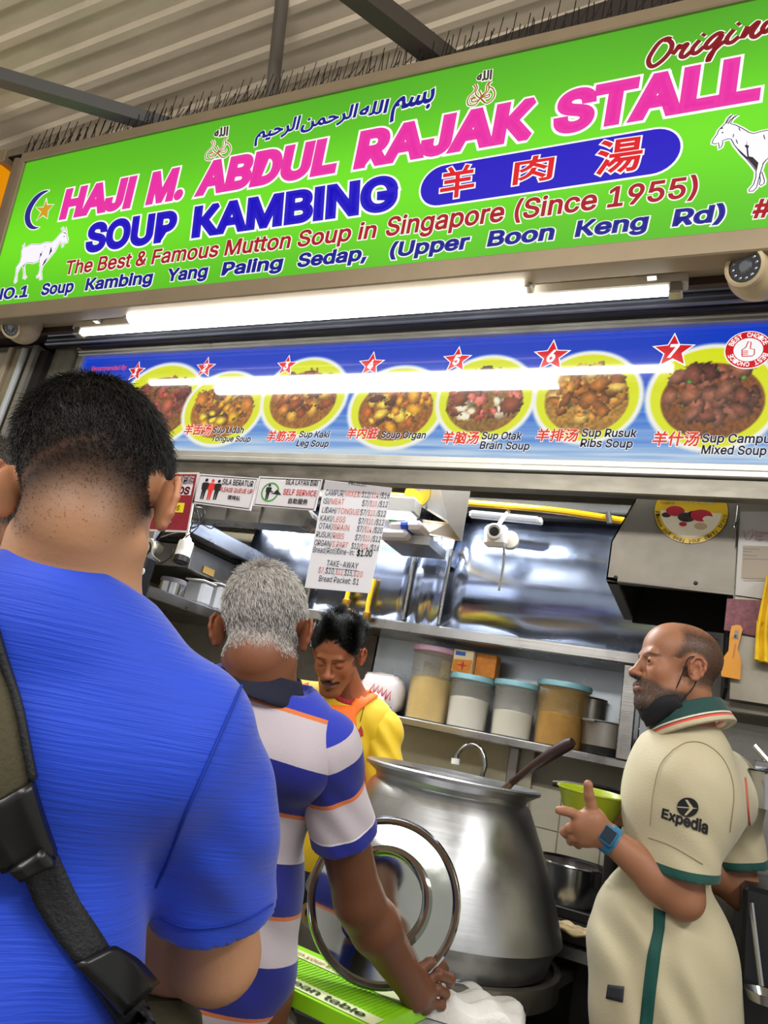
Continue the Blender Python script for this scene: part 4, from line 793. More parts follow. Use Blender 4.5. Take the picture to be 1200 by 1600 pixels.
# steel service panel right of the hood, with paper, poster, scraper, cloths
x0_ = br[0]+.004; structure(MB().box((x0_, YH, 1.56), (XR, YH+.02, 2.45)).build('trim_13', mat('service_panel', '8f897b', .42, .7, var=.25, vscale=6)))
VPn = Plane((0, YH-.004, 0), (1, 0, 0), (0, 0, 1))
t = thing('notice_sheet', 'white paper notice with a small red leaf logo at the right edge', 'notice', VPn.w(VPn.px(1170, 930))); f = lambda *p: [VPn.px(*q_) for q_ in p]; slab(VPn, f((1149, 930), (1235, 942), (1240, 800), (1157, 800)), mat('sleeve_paper', 'a9a49d', .3), t, 0, .003, 'sheet'); flat(VPn, f((1158, 905), (1230, 912), (1233, 855), (1161, 853)), mat('paper_tan', '9d9180', .5), t, .0034, 'printed_box')
lg = mat('logo_red', '9a5a5c', .5)
P = np.array(f((1162, 835), (1165, 843), (1172, 844), (1176, 836), (1177, 828), (1169, 832), (1166, 838), (1162, 830), (1161, 833))); strokes(VPn, [P], .0018, lg, t, .004, 'leaf_logo')
for s, x0, y, x1 in (('Singapore', 1179, 834, 1206), ('Food', 1179, 839, 1191), ('Agency', 1179, 845, 1202)): text(VPn, s, pq(VPn, x0, y, x1, y+2, 4), lg, t, .004, bold=.01)
strokes(VPn, [np.array(f((1161, y), (x, y+1))) for y, x in ((858, 1187), (862, 1175), (868, 1183), (874, 1215), (904, 1210), (908, 1225))], .0012, mat('faint_ink', '6f655f', .5), t, .004, 'faint_print')
MB().tube(spline([PY(x, y, YH-.012) for x, y in ((1153, 790), (1151, 808), (1147, 826), (1152, 812), (1150, 855))], 5), .0022, 6).build('wire_hook', steel_m, t, True)
tag(slab(VPn, f((1131, 985), (1210, 1000), (1215, 940), (1136, 936)), mat('faded_red_print', '84505a', .6, var=.5, vscale=60, bump=.1), None, .004, .006, 'faded_poster'), 'small faded pink red poster torn along its lower edge above the orange scraper', 'poster')
t = thing('plastic_scraper', 'orange plastic dough scraper hanging on the steel panel behind the man in the pale shirt', 'scraper', VPn.w(VPn.px(1143, 1062), .012)); om = mat('orange_plastic', 'd6901e', .35)
out = f((1127, 1058), (1156, 1063), (1158, 1035), (1152, 1015), (1160, 985), (1157, 979), (1150, 978), (1143, 980), (1140, 992), (1138, 1018), (1129, 1030), (1126, 1045)); slab(VPn, out, om, t, .010, .016, 'blade'); flat(VPn, f((1146, 1000), (1153, 1001), (1154, 987), (1148, 986)), mat('scraper_hole', '8a8478', .5), t, .0165, 'hang_hole'); MB().tube([PY(1149, 994, YH-.03), PY(1150, 990, YH-.002)], .003, 8).build('hook', steel_m, t, True); strokes(VPn, [np.array(f((1145, 1030), (1149, 1008)))], .004, mat('orange_groove', 'b87414', .4), t, .0166, 'groove')
ym = mat('yellow_cloth', 'e0b818', .8, bump=.5, bscale=50, var=.12)
for k, (q0, lab) in enumerate((([(1180, 985), (1215, 1005), (1225, 890), (1196, 905)], 'upper folded yellow cloth hanging at the right edge of the kitchen'), ([(1177, 1034), (1225, 1045), (1220, 985), (1181, 975)], 'lower folded yellow cloth at the right edge of the kitchen'))):
    t = thing('yellow_cloth', lab, 'cloth', VPn.w(VPn.px(*q0[0]), .03)); A = [VPn.px(*p) for p in q0]
    V = []; n_ = 18
    for lay in range(2):
        for i in range(n_+1):
            for j in range(8):
                a = i/n_; b = j/7; p = (A[0]*(1-a)+A[1]*a)*(1-b)+(A[3]*(1-a)+A[2]*a)*b; V.append(VPn.w(p, .022+.02*lay+.008*math.sin(a*22+b)+.004*math.sin(b*9)))
    m_ = (n_+1)*8; F = [(i*8+j, (i+1)*8+j, (i+1)*8+j+1, i*8+j+1) for i in range(n_) for j in range(7)]; F += [tuple(m_+q_ for q_ in f_[::-1]) for f_ in F]
    rim = [i*8 for i in range(n_+1)]+[n_*8+j for j in range(1, 8)]+[i*8+7 for i in range(n_-1, -1, -1)]+[j for j in range(6, 0, -1)]; F += [(rim[i], rim[(i+1) % len(rim)], m_+rim[(i+1) % len(rim)], m_+rim[i]) for i in range(len(rim))]
    mesh_obj('folded_cloth', V, F, ym, t, True)
# warming cabinet with dark slots, steel back panel beside the man
t = thing('grill_cabinet', 'steel grill cabinet with dark slots behind the shoulder of the man in the pale shirt', 'cabinet', (.3, 2.3, 1.3)); a = PY(1128, 1062, 2.2); b = PY(1148, 1115, 2.2)
MB().box((a[0]-.01, 2.16, b[2]), (XR, 2.7, 1.56), bev=.003).build('shell', hs, t)
for k in range(3): z = b[2]+.03+k*.045; MB().box((a[0]+.03, 2.150, z), (XR-.02, 2.161, z+.026)).build('slot', black, t); MB().box((a[0]+.03, 2.140, z+.028), (XR-.02, 2.16, z+.036), bev=.002).build('ledge', steel_m, t)
structure(MB().box((a[0]+.01, 2.45, .9), (XR, 2.47, b[2]+.01)).build('trim_14', steel))
structure(MB().box((PY(1000, 1100, 2.93)[0], 2.93, .9), (XR, 2.96, 1.9)).build('trim_15', steel))
# ------------------------------------------------------------------ left hood panel, lamp box, white bundles
LP_ = Plane((0, 2.25, 0), (1, 0, 0), (0, 0, 1)); t = thing('corner_hood', 'small angled steel hood corner right of the price list', 'hood', PY(700, 842, 2.25))
f = lambda *p: [LP_.px(*q_) for q_ in p]; g = f((684, 745), (738, 748), (721, 846), (701, 818)); slab(LP_, g, mat('pale_hood_steel', 'a7a4a0', .4, .6, var=.1), t, -.004, 0, 'end_plate')
d3 = [PY(684, 745, 2.25), PY(701, 818, 2.25), PY(721, 846, 2.25)]; e3 = [PY(664, 745, 2.75), PY(652, 788, 2.75), PY(660, 812, 2.75)]
MB().prism([d3[0], d3[1], e3[1], e3[0]], [.003, .003, 0]).build('side_panel', hs, t); MB().prism([d3[1], d3[2], PY(664, 835, 2.75), e3[2]], [0, .003, .003]).build('under_panel', mat('underside_yellow_reflection', '9a7c2e', .4, .5, var=.2), t)  # golden underside is a yellow reflection painted as base colour
t = thing('lamp_box', 'bright white lamp box beside the top of the price list', 'lamp', PY(628, 805, 2.3)); a, b = PY(596, 802, 2.3), PY(655, 782, 2.3); MB().box((a[0], 2.26, a[2]-.0), (b[0], 2.34, b[2]), bev=.006).build('housing', mat('lamp_box_white', 'd9d9d6', .4), t); MB().box((a[0]+.004, 2.262, a[2]-.012), (b[0]-.01, 2.335, a[2]), bev=.003).build('diffuser', mat('lamp_box_glow', 'ffffff', .4, em=2.5), t)
c = PY(652, 772, 2.34); CPn = Plane((c[0], 2.34, c[2]), (1, 0, 0), (0, 0, 1)); t = thing('partial_sticker', 'part of a round yellow sticker behind the price list lamp', 'sticker', c); disc(CPn, np.array([0, 0]), .055, sk, t, 0, 'edge', 30); disc(CPn, np.array([0, 0]), .053, sy, t, .0006, 'face', 30); text(CPn, 'ME', ((-.01, 0.012), (.03, .012), (.03, .03), (-.01, .03)), sw, t, .001, bold=.04)
for k, (x, y, col, lab) in enumerate(((622, 815, '2f8f66', 'white bundle with a green band below the lamp box'), (640, 826, '2a46a8', 'white bundle with a blue band under the green banded one'), (618, 838, None, 'plain white bundle lowest below the lamp box'))):
    c = PY(x, y, 2.45); t = thing('plastic_bundle', lab, 'bundle', c+[0, 0, -.02]); MB().obox(c, (1, 0, .05), (0, 1, 0), (-.05, 0, 1), .14, .12, .035, bev=.014).build('sleeve', bagm, t)
    if col: MB().obox(c+[.0, -.002, 0], (1, 0, .05), (0, 1, 0), (-.05, 0, 1), .05, .124, .038, bev=.014).build('band', mat('band_'+col, col, .4), t)
tag(MB().box(PY(600, 846, 2.45), PY(672, 838, 2.45)+[0, .2, 0]).build('bundle_shelf', steel_d), 'narrow steel shelf carrying the white bundles', 'shelf')
# grey duct behind the hanging signs
t = thing('steel_duct', 'long grey steel duct with a rounded end behind the hanging signs', 'duct', PY(380, 815, 2.2)); a, b = PY(275, 776, 2.2), PY(487, 818, 2.2); zt, zb = b[2]+.10, PY(380, 813, 2.2)[2]-.005
pf = [(a[0]-.3, zt), (a[0]-.3, zb), (b[0]-.03, zb), (b[0]-.012, zb+.012), (b[0]-.002, zb+.035), (b[0]-.03, zb+.065), (b[0]-.1, zt)]
MB().prism([(x, 2.2, z) for x, z in pf], [0, .10, 0]).build('shell', steel, t)
for x in (355, 408): p = PY(x, 800, 2.199); MB().box((p[0], 2.194, zb), (p[0]+.006, 2.2, zt)).build('seam', steel_m, t)
# ------------------------------------------------------------------ left wall shelves running into the kitchen
XS = -1.98; ls = thing('side_shelving', 'stepped steel shelves along the left kitchen wall with plastic tubs on them', 'shelf', (XS-.2, 2.4, 1.0))
def shelfline(x, y): return PX(x, y, XS)
zA = shelfline(290, 935)[2]; zB = shelfline(400, 862)[2]; zC = zB+.10; y0_, y1_ = 2.06, 2.9
for z, th, dx in ((zA, .045, 0), (zB, .07, .03), (zC+.06, .03, -.02), (zA-.22, .03, 0)): MB().box((XL+.02, y0_, z-th), (XS+dx, y1_, z), bev=.004).build('shelf', steel, ls)
MB().box((XS-.03, y0_, .8), (XS, y0_+.03, 2.0), bev=.003).build('post', steel, ls); MB().box((XS-.03, y1_-.03, .8), (XS, y1_, 2.0)).build('post', steel, ls)
MB().box((XL+.02, y0_+.30, zA+.13), (XS-.05, y1_, zB-.085), bev=.004).build('drawer_row', steel_d, ls); MB().box((XL+.02, y0_+.28, zB-.085), (XS-.04, y1_, zB-.07)).build('drawer_gap', dark, ls)
for k in range(3): MB().box((XS-.052, 2.25+k*.2, zA+.14), (XS-.045, 2.33+k*.2, zA+.17)).build('brown_label', mat('brown_label', '9a7a3c', .6), ls)
p = PX(266, 928, XS-.06); tin = thing('round_tin', 'round steel tin with a dark lid on the left kitchen shelf', 'tin', (p[0], p[1], zA)); MB().lathe([(0, .001), (.052, .001), (.052, .055)], (p[0], p[1], zA), 32).build('body', steel_m, tin, True); MB().lathe([(.054, .05), (.054, .066), (.05, .069), (0, .069)], (p[0], p[1], zA), 32).build('lid', mat('tin_lid', '6b6470', .4), tin, True)
plc = mat('clear_box_plastic', 'c2c2c4', .2, alpha=.55)
for k, (x, hh, lab) in enumerate(((305, .10, 'stack of clear plastic boxes beside the round tin'), (332, .115, 'taller clear plastic box right of the stacked boxes'), (352, .09, 'clear plastic box farthest back on the left shelf, by the grey hair'))):
    p = PX(x, 942, XS-.07); t = thing('clear_box', lab, 'box', (p[0], p[1], zA)); MB().box((p[0]-.05, p[1]-.04, zA+.001), (p[0]+.05, p[1]+.045, zA+hh), bev=.012).build('body', plc, t); MB().box((p[0]-.055, p[1]-.045, zA+hh), (p[0]+.055, p[1]+.05, zA+hh+.008), bev=.004).build('rim', white_pl, t)
t = thing('wall_speaker', 'dark box with a small pale button at the left shelf post', 'box', PY(218, 905, 2.02)); a, b = PY(196, 935, 2.02), PY(236, 870, 2.02); MB().box((a[0], 2.0, a[2]), (b[0], 2.06, b[2]), bev=.008).build('case', black, t); MB().lathe([(0, .004), (.012, .003), (.014, 0)], PY(222, 893, 1.999), 16, (0, -1, 0)).build('button', white_pl, t, True)
tag(MB().tube([PY(228, 850, 2.0), PY(246, 856, 2.3)], .028, 16).build('round_duct_end', mat('cream_duct', 'b7ad94', .5), smooth=True), 'cream round pipe end peeking out under the award poster', 'pipe')

# ------------------------------------------------------------------ stove, cooking pot, cart
zs = .86
t = thing('stove', 'black and steel stove range along the back wall behind the big pot', 'stove', (-.2, 2.6, 0)); MB().box((-.62, 2.60, .0), (.07, YB-.05, zs-.05), bev=.01).build('body', dark, t); MB().box((-.62, 2.47, zs-.05), (.07, YB-.05, zs), bev=.006).build('top', mat('stove_top', '3c3a37', .35, .6, var=.3), t); MB().box((-.62, 2.455, zs-.09), (.07, 2.50, zs-.05), bev=.004).build('front_rail', steel, t)
p = PY(893, 1345, 2.68); r = .122; zc = zs+.03; t = thing('cooking_pot', 'steel cooking pot standing on the stove behind the man in the pale shirt', 'pot', (p[0], 2.68, zc)); hgt = PY(893, 1350, 2.68)[2]-zc
MB().lathe([(0, 0), (r*1.0, 0), (r*1.03, .01), (r*1.03, hgt), (r*1.08, hgt+.004), (r*1.07, hgt+.008), (r*1.0, hgt), (r*.99, .02), (0, .018)], (p[0], 2.68, zc), 48).build('body', steel_m, t, True); MB().lathe([(0, hgt*.75), (r*.985, hgt*.75)], (p[0], 2.68, zc), 32).build('contents', mat('dark_stew', '4a3420', .4, var=.4, vscale=40), t)
MB().box((p[0]-.13, 2.55, zs), (p[0]+.13, 2.81, zc), bev=.003).build('trivet', dark, t)
p = PZ(880, 1455, zs); t = thing('stained_cloth', 'cream cloth with orange stains lying on the stove front', 'cloth', p); V = []; n_ = 16
for i in range(n_+1):
    for j in range(n_+1): V.append((p[0]-.09+.16*i/n_, p[1]-.02+.12*j/n_, zs+.008+.006*math.sin(i*.9)*math.cos(j*.8)))
o = mesh_obj('folded_cloth', V, [(i*17+j, i*17+j+17, i*17+j+18, i*17+j+1) for i in range(16) for j in range(16)], mat('stained_cream', 'b9a277', .85, var=.5, vscale=18, bump=.3), t, True); md = o.modifiers.new('t', 'SOLIDIFY'); md.thickness = .006
t = thing('frying_pan', 'frying pan seen by its brown handle sticking out behind the lime bowl', 'pan', PY(930, 1232, 2.3)); MB().tube([PY(864, 1224, 2.3), PY(885, 1226, 2.3), PY(925, 1232, 2.3)], [.009, .012, .010], 12).build('handle', mat('brown_handle', '3a261e', .4), t, True); c = PY(965, 1237, 2.35); MB().lathe([(0, -.02), (.08, -.02), (.1, .005), (.098, .006), (.078, -.016), (0, -.016)], c, 32).build('pan', black, t, True)
MB().tube([c+[0, 0, -.02], (c[0], c[1], zs)], .02, 12).build('stand_post', dark, t, True)
# big soup pot
ax = PD(706, 1217, 2.1); SX, SY = ax[0], ax[1]; ZR = 1.215
k = lambda y, x: PD(x, y, 2.1)[2]
zn, zbl, zb0 = ZR-.035, PD(679, 1409, 2.1)[2], .775
pot = thing('soup_pot', 'huge round-bellied dull steel soup pot standing in front of the cook', 'pot', (SX, SY, zb0))
pm = mat('spun_aluminium', 'b2b4b6', .34, 1, var=.14, vscale=6, brush=(2, 2, 110))
R1, Rn, Rb, R0 = .258, .222, .362, .33
prof = [(0, .0), (R0-.02, .0), (R0, .01), (R0+.01, .05)]+[(R0+.01+(Rb-R0-.01)*s_, .05+(zbl-zb0-.05)*s_) for s_ in (.5, .9)]+[(Rb, zbl-zb0), (Rb-.004, zbl-zb0+.015)]
prof += [(Rb+(Rn+.012-Rb)*s_+.010*math.sin(math.pi*s_), zbl-zb0+(zn-.01-zbl)*s_) for s_ in (.12, .3, .5, .7, .9, 1)]
prof += [(Rn, zn-zb0), (Rn+.004, zn-zb0+.012), (R1-.008, ZR-zb0-.008), (R1, ZR-zb0-.004), (R1+.001, ZR-zb0+.004), (R1-.006, ZR-zb0+.008), (Rn-.01, ZR-zb0-.004), (Rn-.014, zn-zb0), (Rb-.02, zbl-zb0), (R0-.02, .02), (0, .02)]
MB().lathe(prof, (SX, SY, zb0), 128).build('body', pm, pot, True)
MB().lathe([(0, ZR-zb0-.16), (.27, ZR-zb0-.16)], (SX, SY, zb0), 48).build('broth', mat('broth', '8a6a3a', .2), pot)
zc0 = .735
sr_ = thing('pot_ring', 'wide steel ring burner the big soup pot stands on', 'burner', (SX, SY, zc0)); MB().lathe([(R0+.035, 0), (R0+.035, zb0-zc0+.012), (R0+.018, zb0-zc0+.014), (R0+.014, zb0-zc0), (R0-.1, zb0-zc0), (R0-.1, 0)], (SX, SY, zc0), 96).build('ring', steel_d, sr_, True)
pd = thing('stirring_paddle', 'dark wooden paddle handle leaning out of the soup pot', 'paddle', PY(840, 1200, 2.05)); a, b, c = PD(888, 1163, 2.0), PD(800, 1222, 2.12), PD(760, 1262, 2.2); b2 = PD(865, 1176, 2.03)
MB().tube([a+(a-b2)*.3, a, b2, PD(835, 1196, 2.07), b], [.012, .0175, .018, .014, .010], 14).build('handle', mat('dark_wood', '33211f', .45, var=.3, vscale=30), pd, True); MB().tube([b, c], [.011, .016], 12).build('shaft', steel_d, pd, True)
# cart
A = PZ(902, 1512, zc0); B = PZ(790, 1577, zc0); dA = nrm(B-A); dN = np.array([dA[1], -dA[0], 0]); dN = dN if dN[0] < 0 else -dN
ct = thing('pot_cart', 'low steel cart table carrying the big soup pot', 'table', (SX, SY, 0)); cs = mat('cart_steel', '8f8c84', .4, .8, var=.25, vscale=6)
t0, t1 = 0.0, .80; W2 = .66; P = [A+dA*t0, A+dA*t1, A+dA*t1+dN*W2, A+dA*t0+dN*W2]
MB().prism(P, [0, 0, -.03]).build('top', cs, ct)
MB().prism([p-[0, 0, .03] for p in (P[0]+dN*.01, P[1]+dN*.01, P[1]+dN*.03, P[0]+dN*.03)], [0, 0, -.28]).build('side_panel', mat('dark_cart_panel', '2b2a28', .5, .5, var=.2), ct)
for p in (P[0]+dA*.04+dN*.05, P[1]-dA*.04+dN*.05, P[2]-dA*.04-dN*.05, P[3]+dA*.04-dN*.05): MB().tube([(p[0], p[1], 0), (p[0], p[1], zc0-.03)], .02, 10).build('leg', cs, ct, True)
# ------------------------------------------------------------------ front counter with the lime board, towels, pot lid
zt_ = .75
ft = thing('front_counter', 'white metal counter edge at the bottom of the picture under the lime board', 'counter', (-.75, 1.5, 0)); MB().box((-1.35, 1.57, zt_-.04), (-.36, 1.755, zt_), bev=.01).build('top', mat('counter_white', 'b9bdc0', .25, .3, var=.12, vscale=30), ft); MB().box((-1.33, 1.60, 0), (-.40, 1.74, zt_-.04)).build('body', mat('counter_body', '77756f', .5, .4), ft)
lime = mat('lime_plastic', '8ed01c', .35); lb = thing('lime_board', 'bright lime green ribbed board with cream strips lying on the counter', 'board', PZ(560, 1540, zt_))
zl = zt_+.03; c4 = [PZ(*p, zl) for p in ((455, 1562), (458, 1468), (600, 1508), (655, 1588))]; c4 = [PZ(*p, zl) for p in ((440, 1555), (478, 1462), (598, 1507), (652, 1590))]
BL_, TL_, TR_, BR_ = c4; BR_ = BL_+(TR_-TL_)*1.15
u_ = nrm(TR_-TL_); nn = np.array([u_[1], -u_[0], 0]); nn = nn if nn[1] < 0 else -nn
# long rectangle running from far left to near right
e0 = PZ(460, 1474, zl); e1 = PZ(655, 1560, zl); u_ = nrm(e1-e0); nn = nrm(np.cross(u_, [0, 0, 1])); nn = nn if nn@(PZ(470, 1560, zl)-e0) > 0 else -nn
L_ = np.linalg.norm(e1-e0)*1.07; o0 = e0-u_*.16; Wd = .235
LB = Plane(o0+nn*Wd, u_, -nn)
MB().prism([o0, o0+u_*(L_+.16), o0+u_*(L_+.16)+nn*Wd, o0+nn*Wd], [0, 0, -.028]).build('slab', lime, lb)
rb_ = mat('lime_rib', '7cbc18', .4)
for s0, s1 in ((.075, .175),):
    mb = MB(); n_ = 50
    for i in range(n_): q0 = o0+u_*(i*(L_+.15)/n_+.004); mb.obox(q0+nn*((s0+s1)/2+.002)+[0, 0, .0006], u_+nn*.0, nn, (0, 0, 1), .004, s1-s0-.006, .002)
    tag(mb.build('ribs', rb_, lb), kind='stuff')
crm = mat('cream_strip', 'c9cf9c', .5); LBp = Plane(o0+nn*Wd, u_, -nn); top_h = .0015 if LBp.n[2] > 0 else -.0015
def strip(s0, s1): return flat(LBp, [(0, Wd-s1), (L_+.155, Wd-s1), (L_+.155, Wd-s0), (0, Wd-s0)], crm, lb, top_h, 'cream_strip')
strip(.028, .072); strip(.18, .225)
text(LBp, 'for a clean table', ((.18, Wd-.216), (.50, Wd-.216), (.50, Wd-.192), (.18, Wd-.192)), mat('strip_ink', '3d5a2a', .5), lb, top_h*1.6, bold=.03)
text(LBp, 'Return your tray', ((.16, Wd-.062), (.34, Wd-.062), (.34, Wd-.044), (.16, Wd-.044)), mat('strip_red', 'b5503a', .5), lb, top_h*1.6, bold=.01); disc(LBp, np.array([.37, Wd-.05]), .012, mat('strip_red2', 'c0392b', .5), lb, top_h*1.7, 'red_mark', 14)
# towels
tw = mat('towel_white', 'cbc8c2', .95, bump=.8, bscale=140, var=.06)
def towel(name, label, c, ax, ay, lx, ly, h, fold):
    V = []; n1, n2 = 26, 22; ax = nrm(ax); ay = nrm(ay)
    for i in range(n1+1):
        for j in range(n2+1):
            a = i/n1*2-1; b = j/n2*2-1; e = (1-abs(a)**6)*(1-abs(b)**6); V.append(np.array(c)+ax*a*lx/2+ay*b*ly/2+np.array([0, 0, 1])*(h*e**.5*(1+fold*math.sin(a*7+b*3)+.5*fold*math.sin(b*11-a*4))))
    F = [(i*(n2+1)+j, (i+1)*(n2+1)+j, (i+1)*(n2+1)+j+1, i*(n2+1)+j+1) for i in range(n1) for j in range(n2)]; t = thing(name, label, 'towel', c); o = mesh_obj('terry_cloth', V, F, tw, t, True); return t
c = PZ(738, 1592, zt_+.0); towel('towel', 'white towel heaped on the counter under the pot lid', (c[0]-.01, c[1]+.02, zt_+.002), (1, .2, 0), (-.2, 1, 0), .24, .20, .034, .25)
ht = thing('hanging_towel', 'ribbed white towel hanging from the chrome rod in front of the cart', 'towel', PD(790, 1600, 1.66)); V = []; n1, n2 = 22, 16; top = PD(789, 1562, 1.66)
for i in range(n1):
    a = 2*math.pi*i/n1
    for j in range(n2+1): s_ = j/n2; r = .006+.048*min(1, s_*2.2)**.6+.004*math.sin(a*7); V.append(top+CR*r*math.cos(a)*1.0+np.array([0, .5*r*math.sin(a), -.20*s_]))
mesh_obj('terry_cloth', V, [(i*17+j, i*17+j+1, ((i+1) % n1)*17+j+1, ((i+1) % n1)*17+j) for i in range(n1) for j in range(16)], tw, ht, True)
rod = [PD(*p) for p in ((700, 1533, 1.66), (740, 1545, 1.66), (783, 1556, 1.67), (789, 1562, 1.66), (790, 1580, 1.66))]; tag(MB().tube(rod, .0045, 8).build('chrome_rod', steel_m, smooth=True), 'bent chrome rod holding the hanging towel in front of the pot', 'rod')
# lid
lc = PD(599, 1404, 1.60); ln = nrm(nrm(C0-lc)+np.array([.0, 0, .10])+CR*-.12); lid = thing('steel_disc_cover', 'large round mirror-bright pot lid standing on edge against the soup pot', 'lid', PD(640, 1545, 1.6)); r = .173
lm = mat('polished_lid', 'b4b8b0', .06, 1, var=.05, vscale=4)
MB().lathe([(0, .006), (r*.50, .006), (r*.53, .010), (r*.56, .020), (r*.60, .022), (r*.62, .012), (r*.64, .0), (r*.90, -.004), (r*.93, .004), (r*.97, .006), (r, 0), (r*.985, -.006), (r*.9, -.010), (r*.5, -.003), (0, -.003)], lc, 96, ln).build('disc', lm, lid, True)
MB().lathe([(r*.965, .003), (r*.985, .008), (r*1.005, .003), (r*.995, -.004)], lc, 96, ln).build('rolled_rim', steel_m, lid, True)
# odds and ends at the right edge
t = thing('steel_ladle', 'long steel ladle handle leaning at the right edge behind the pale shirt', 'ladle', PY(1188, 1550, 2.0)); MB().tube([PY(1174, 1410, 2.0), PY(1190, 1540, 2.0)], .006, 8).build('handle', steel_m, t, True); MB().lathe([(0, 0), (.035, .01), (.045, .03), (.043, .03), (.033, .014), (0, .004)], PY(1196, 1575, 2.0), 24).build('bowl', steel_m, t, True)
t = thing('steel_press', 'chrome clamp handle over a steel tin at the right edge beside the pale shirt', 'press', PY(1195, 1250, 2.1)); c = PY(1200, 1225, 2.1); MB().lathe([(0, -.06), (.05, -.06), (.052, .02), (.056, .024), (.05, .028), (0, .028)], c, 28).build('tin', steel_m, t, True); MB().tube([c+[-.03, 0, .04], c+[.06, 0, .05]], .012, 10).build('clamp', steel_m, t, True); MB().tube([PY(1178, 1165, 2.1), PY(1200, 1190, 2.1)], .008, 8).build('arm', steel_m, t, True)
tag(MB().box((.10, 2.05, 0), (.6, 2.44, 1.13), bev=.01).build('black_cabinet', mat('black_cabinet', '15171a', .35, var=.2)), 'black cabinet at the right edge behind the pale shirt, lower part', 'cabinet')
# ------------------------------------------------------------------ figures: smooth distance fields meshed into one continuous surface
class Sdf:
    def __init__(s): s.g = []; s.post = []
    def group(s, c=None, r=None): s.g.append((None if c is None else np.array(c, float), r, [])); return s
    def cap(s, a, b, ra, rb=None, k=.02, neg=False): s.g[-1][2].append(('c', np.array(a, float), np.array(b, float), ra, ra if rb is None else rb, k, neg)); return s
    def ell(s, c, r, R=None, k=.02, neg=False): s.g[-1][2].append(('e', np.array(c, float), np.array(r, float), R, None, k, neg)); return s
    def __call__(s, P):
        D = np.full(len(P), 1.0)
        for c, r, prims in s.g:
            if c is None: idx = None; Q = P
            else:
                idx = np.nonzero(((P-c)**2).sum(1) < r*r)[0]
                if len(idx) == 0: continue
                Q = P[idx]
            d = D if idx is None else D[idx]
            for t, a, b, ra, rb, k, neg in prims:
                if t == 'c':
                    ab = b-a; L2 = max(ab@ab, 1e-9); h = np.clip((Q-a)@ab/L2, 0, 1); e = np.sqrt(((Q-a-h[:, None]*ab)**2).sum(1))-(ra+(rb-ra)*h)
                else:
                    q = (Q-a) if ra is None else (Q-a)@ra; k0 = np.sqrt(((q/b)**2).sum(1)); k1 = np.sqrt(((q/(b*b))**2).sum(1))+1e-9; e = k0*(k0-1)/k1
                if neg: h = np.maximum(k-np.abs(-e-d), 0)/k; d = np.maximum(d, -e)+h*h*k/4
                else: h = np.maximum(k-np.abs(e-d), 0)/k; d = np.minimum(d, e)-h*h*k/4
            if idx is None: D = d
            else: D[idx] = d
        for f in s.post: D = f(P, D)
        return D
def axis_pts(lo, hi, coarse, fines):
    """grid lines from lo to hi, coarse spacing with finer stretches [(a, b, step)]"""
    out = [lo]
    while out[-1] < hi:
        x = out[-1]; st = coarse
        for a, b, h in fines:
            if a <= x < b: st = min(st, h)
            elif x < a and x+st > a: st = min(st, max(a-x, h))
        out.append(x+st)
    return np.array(out)
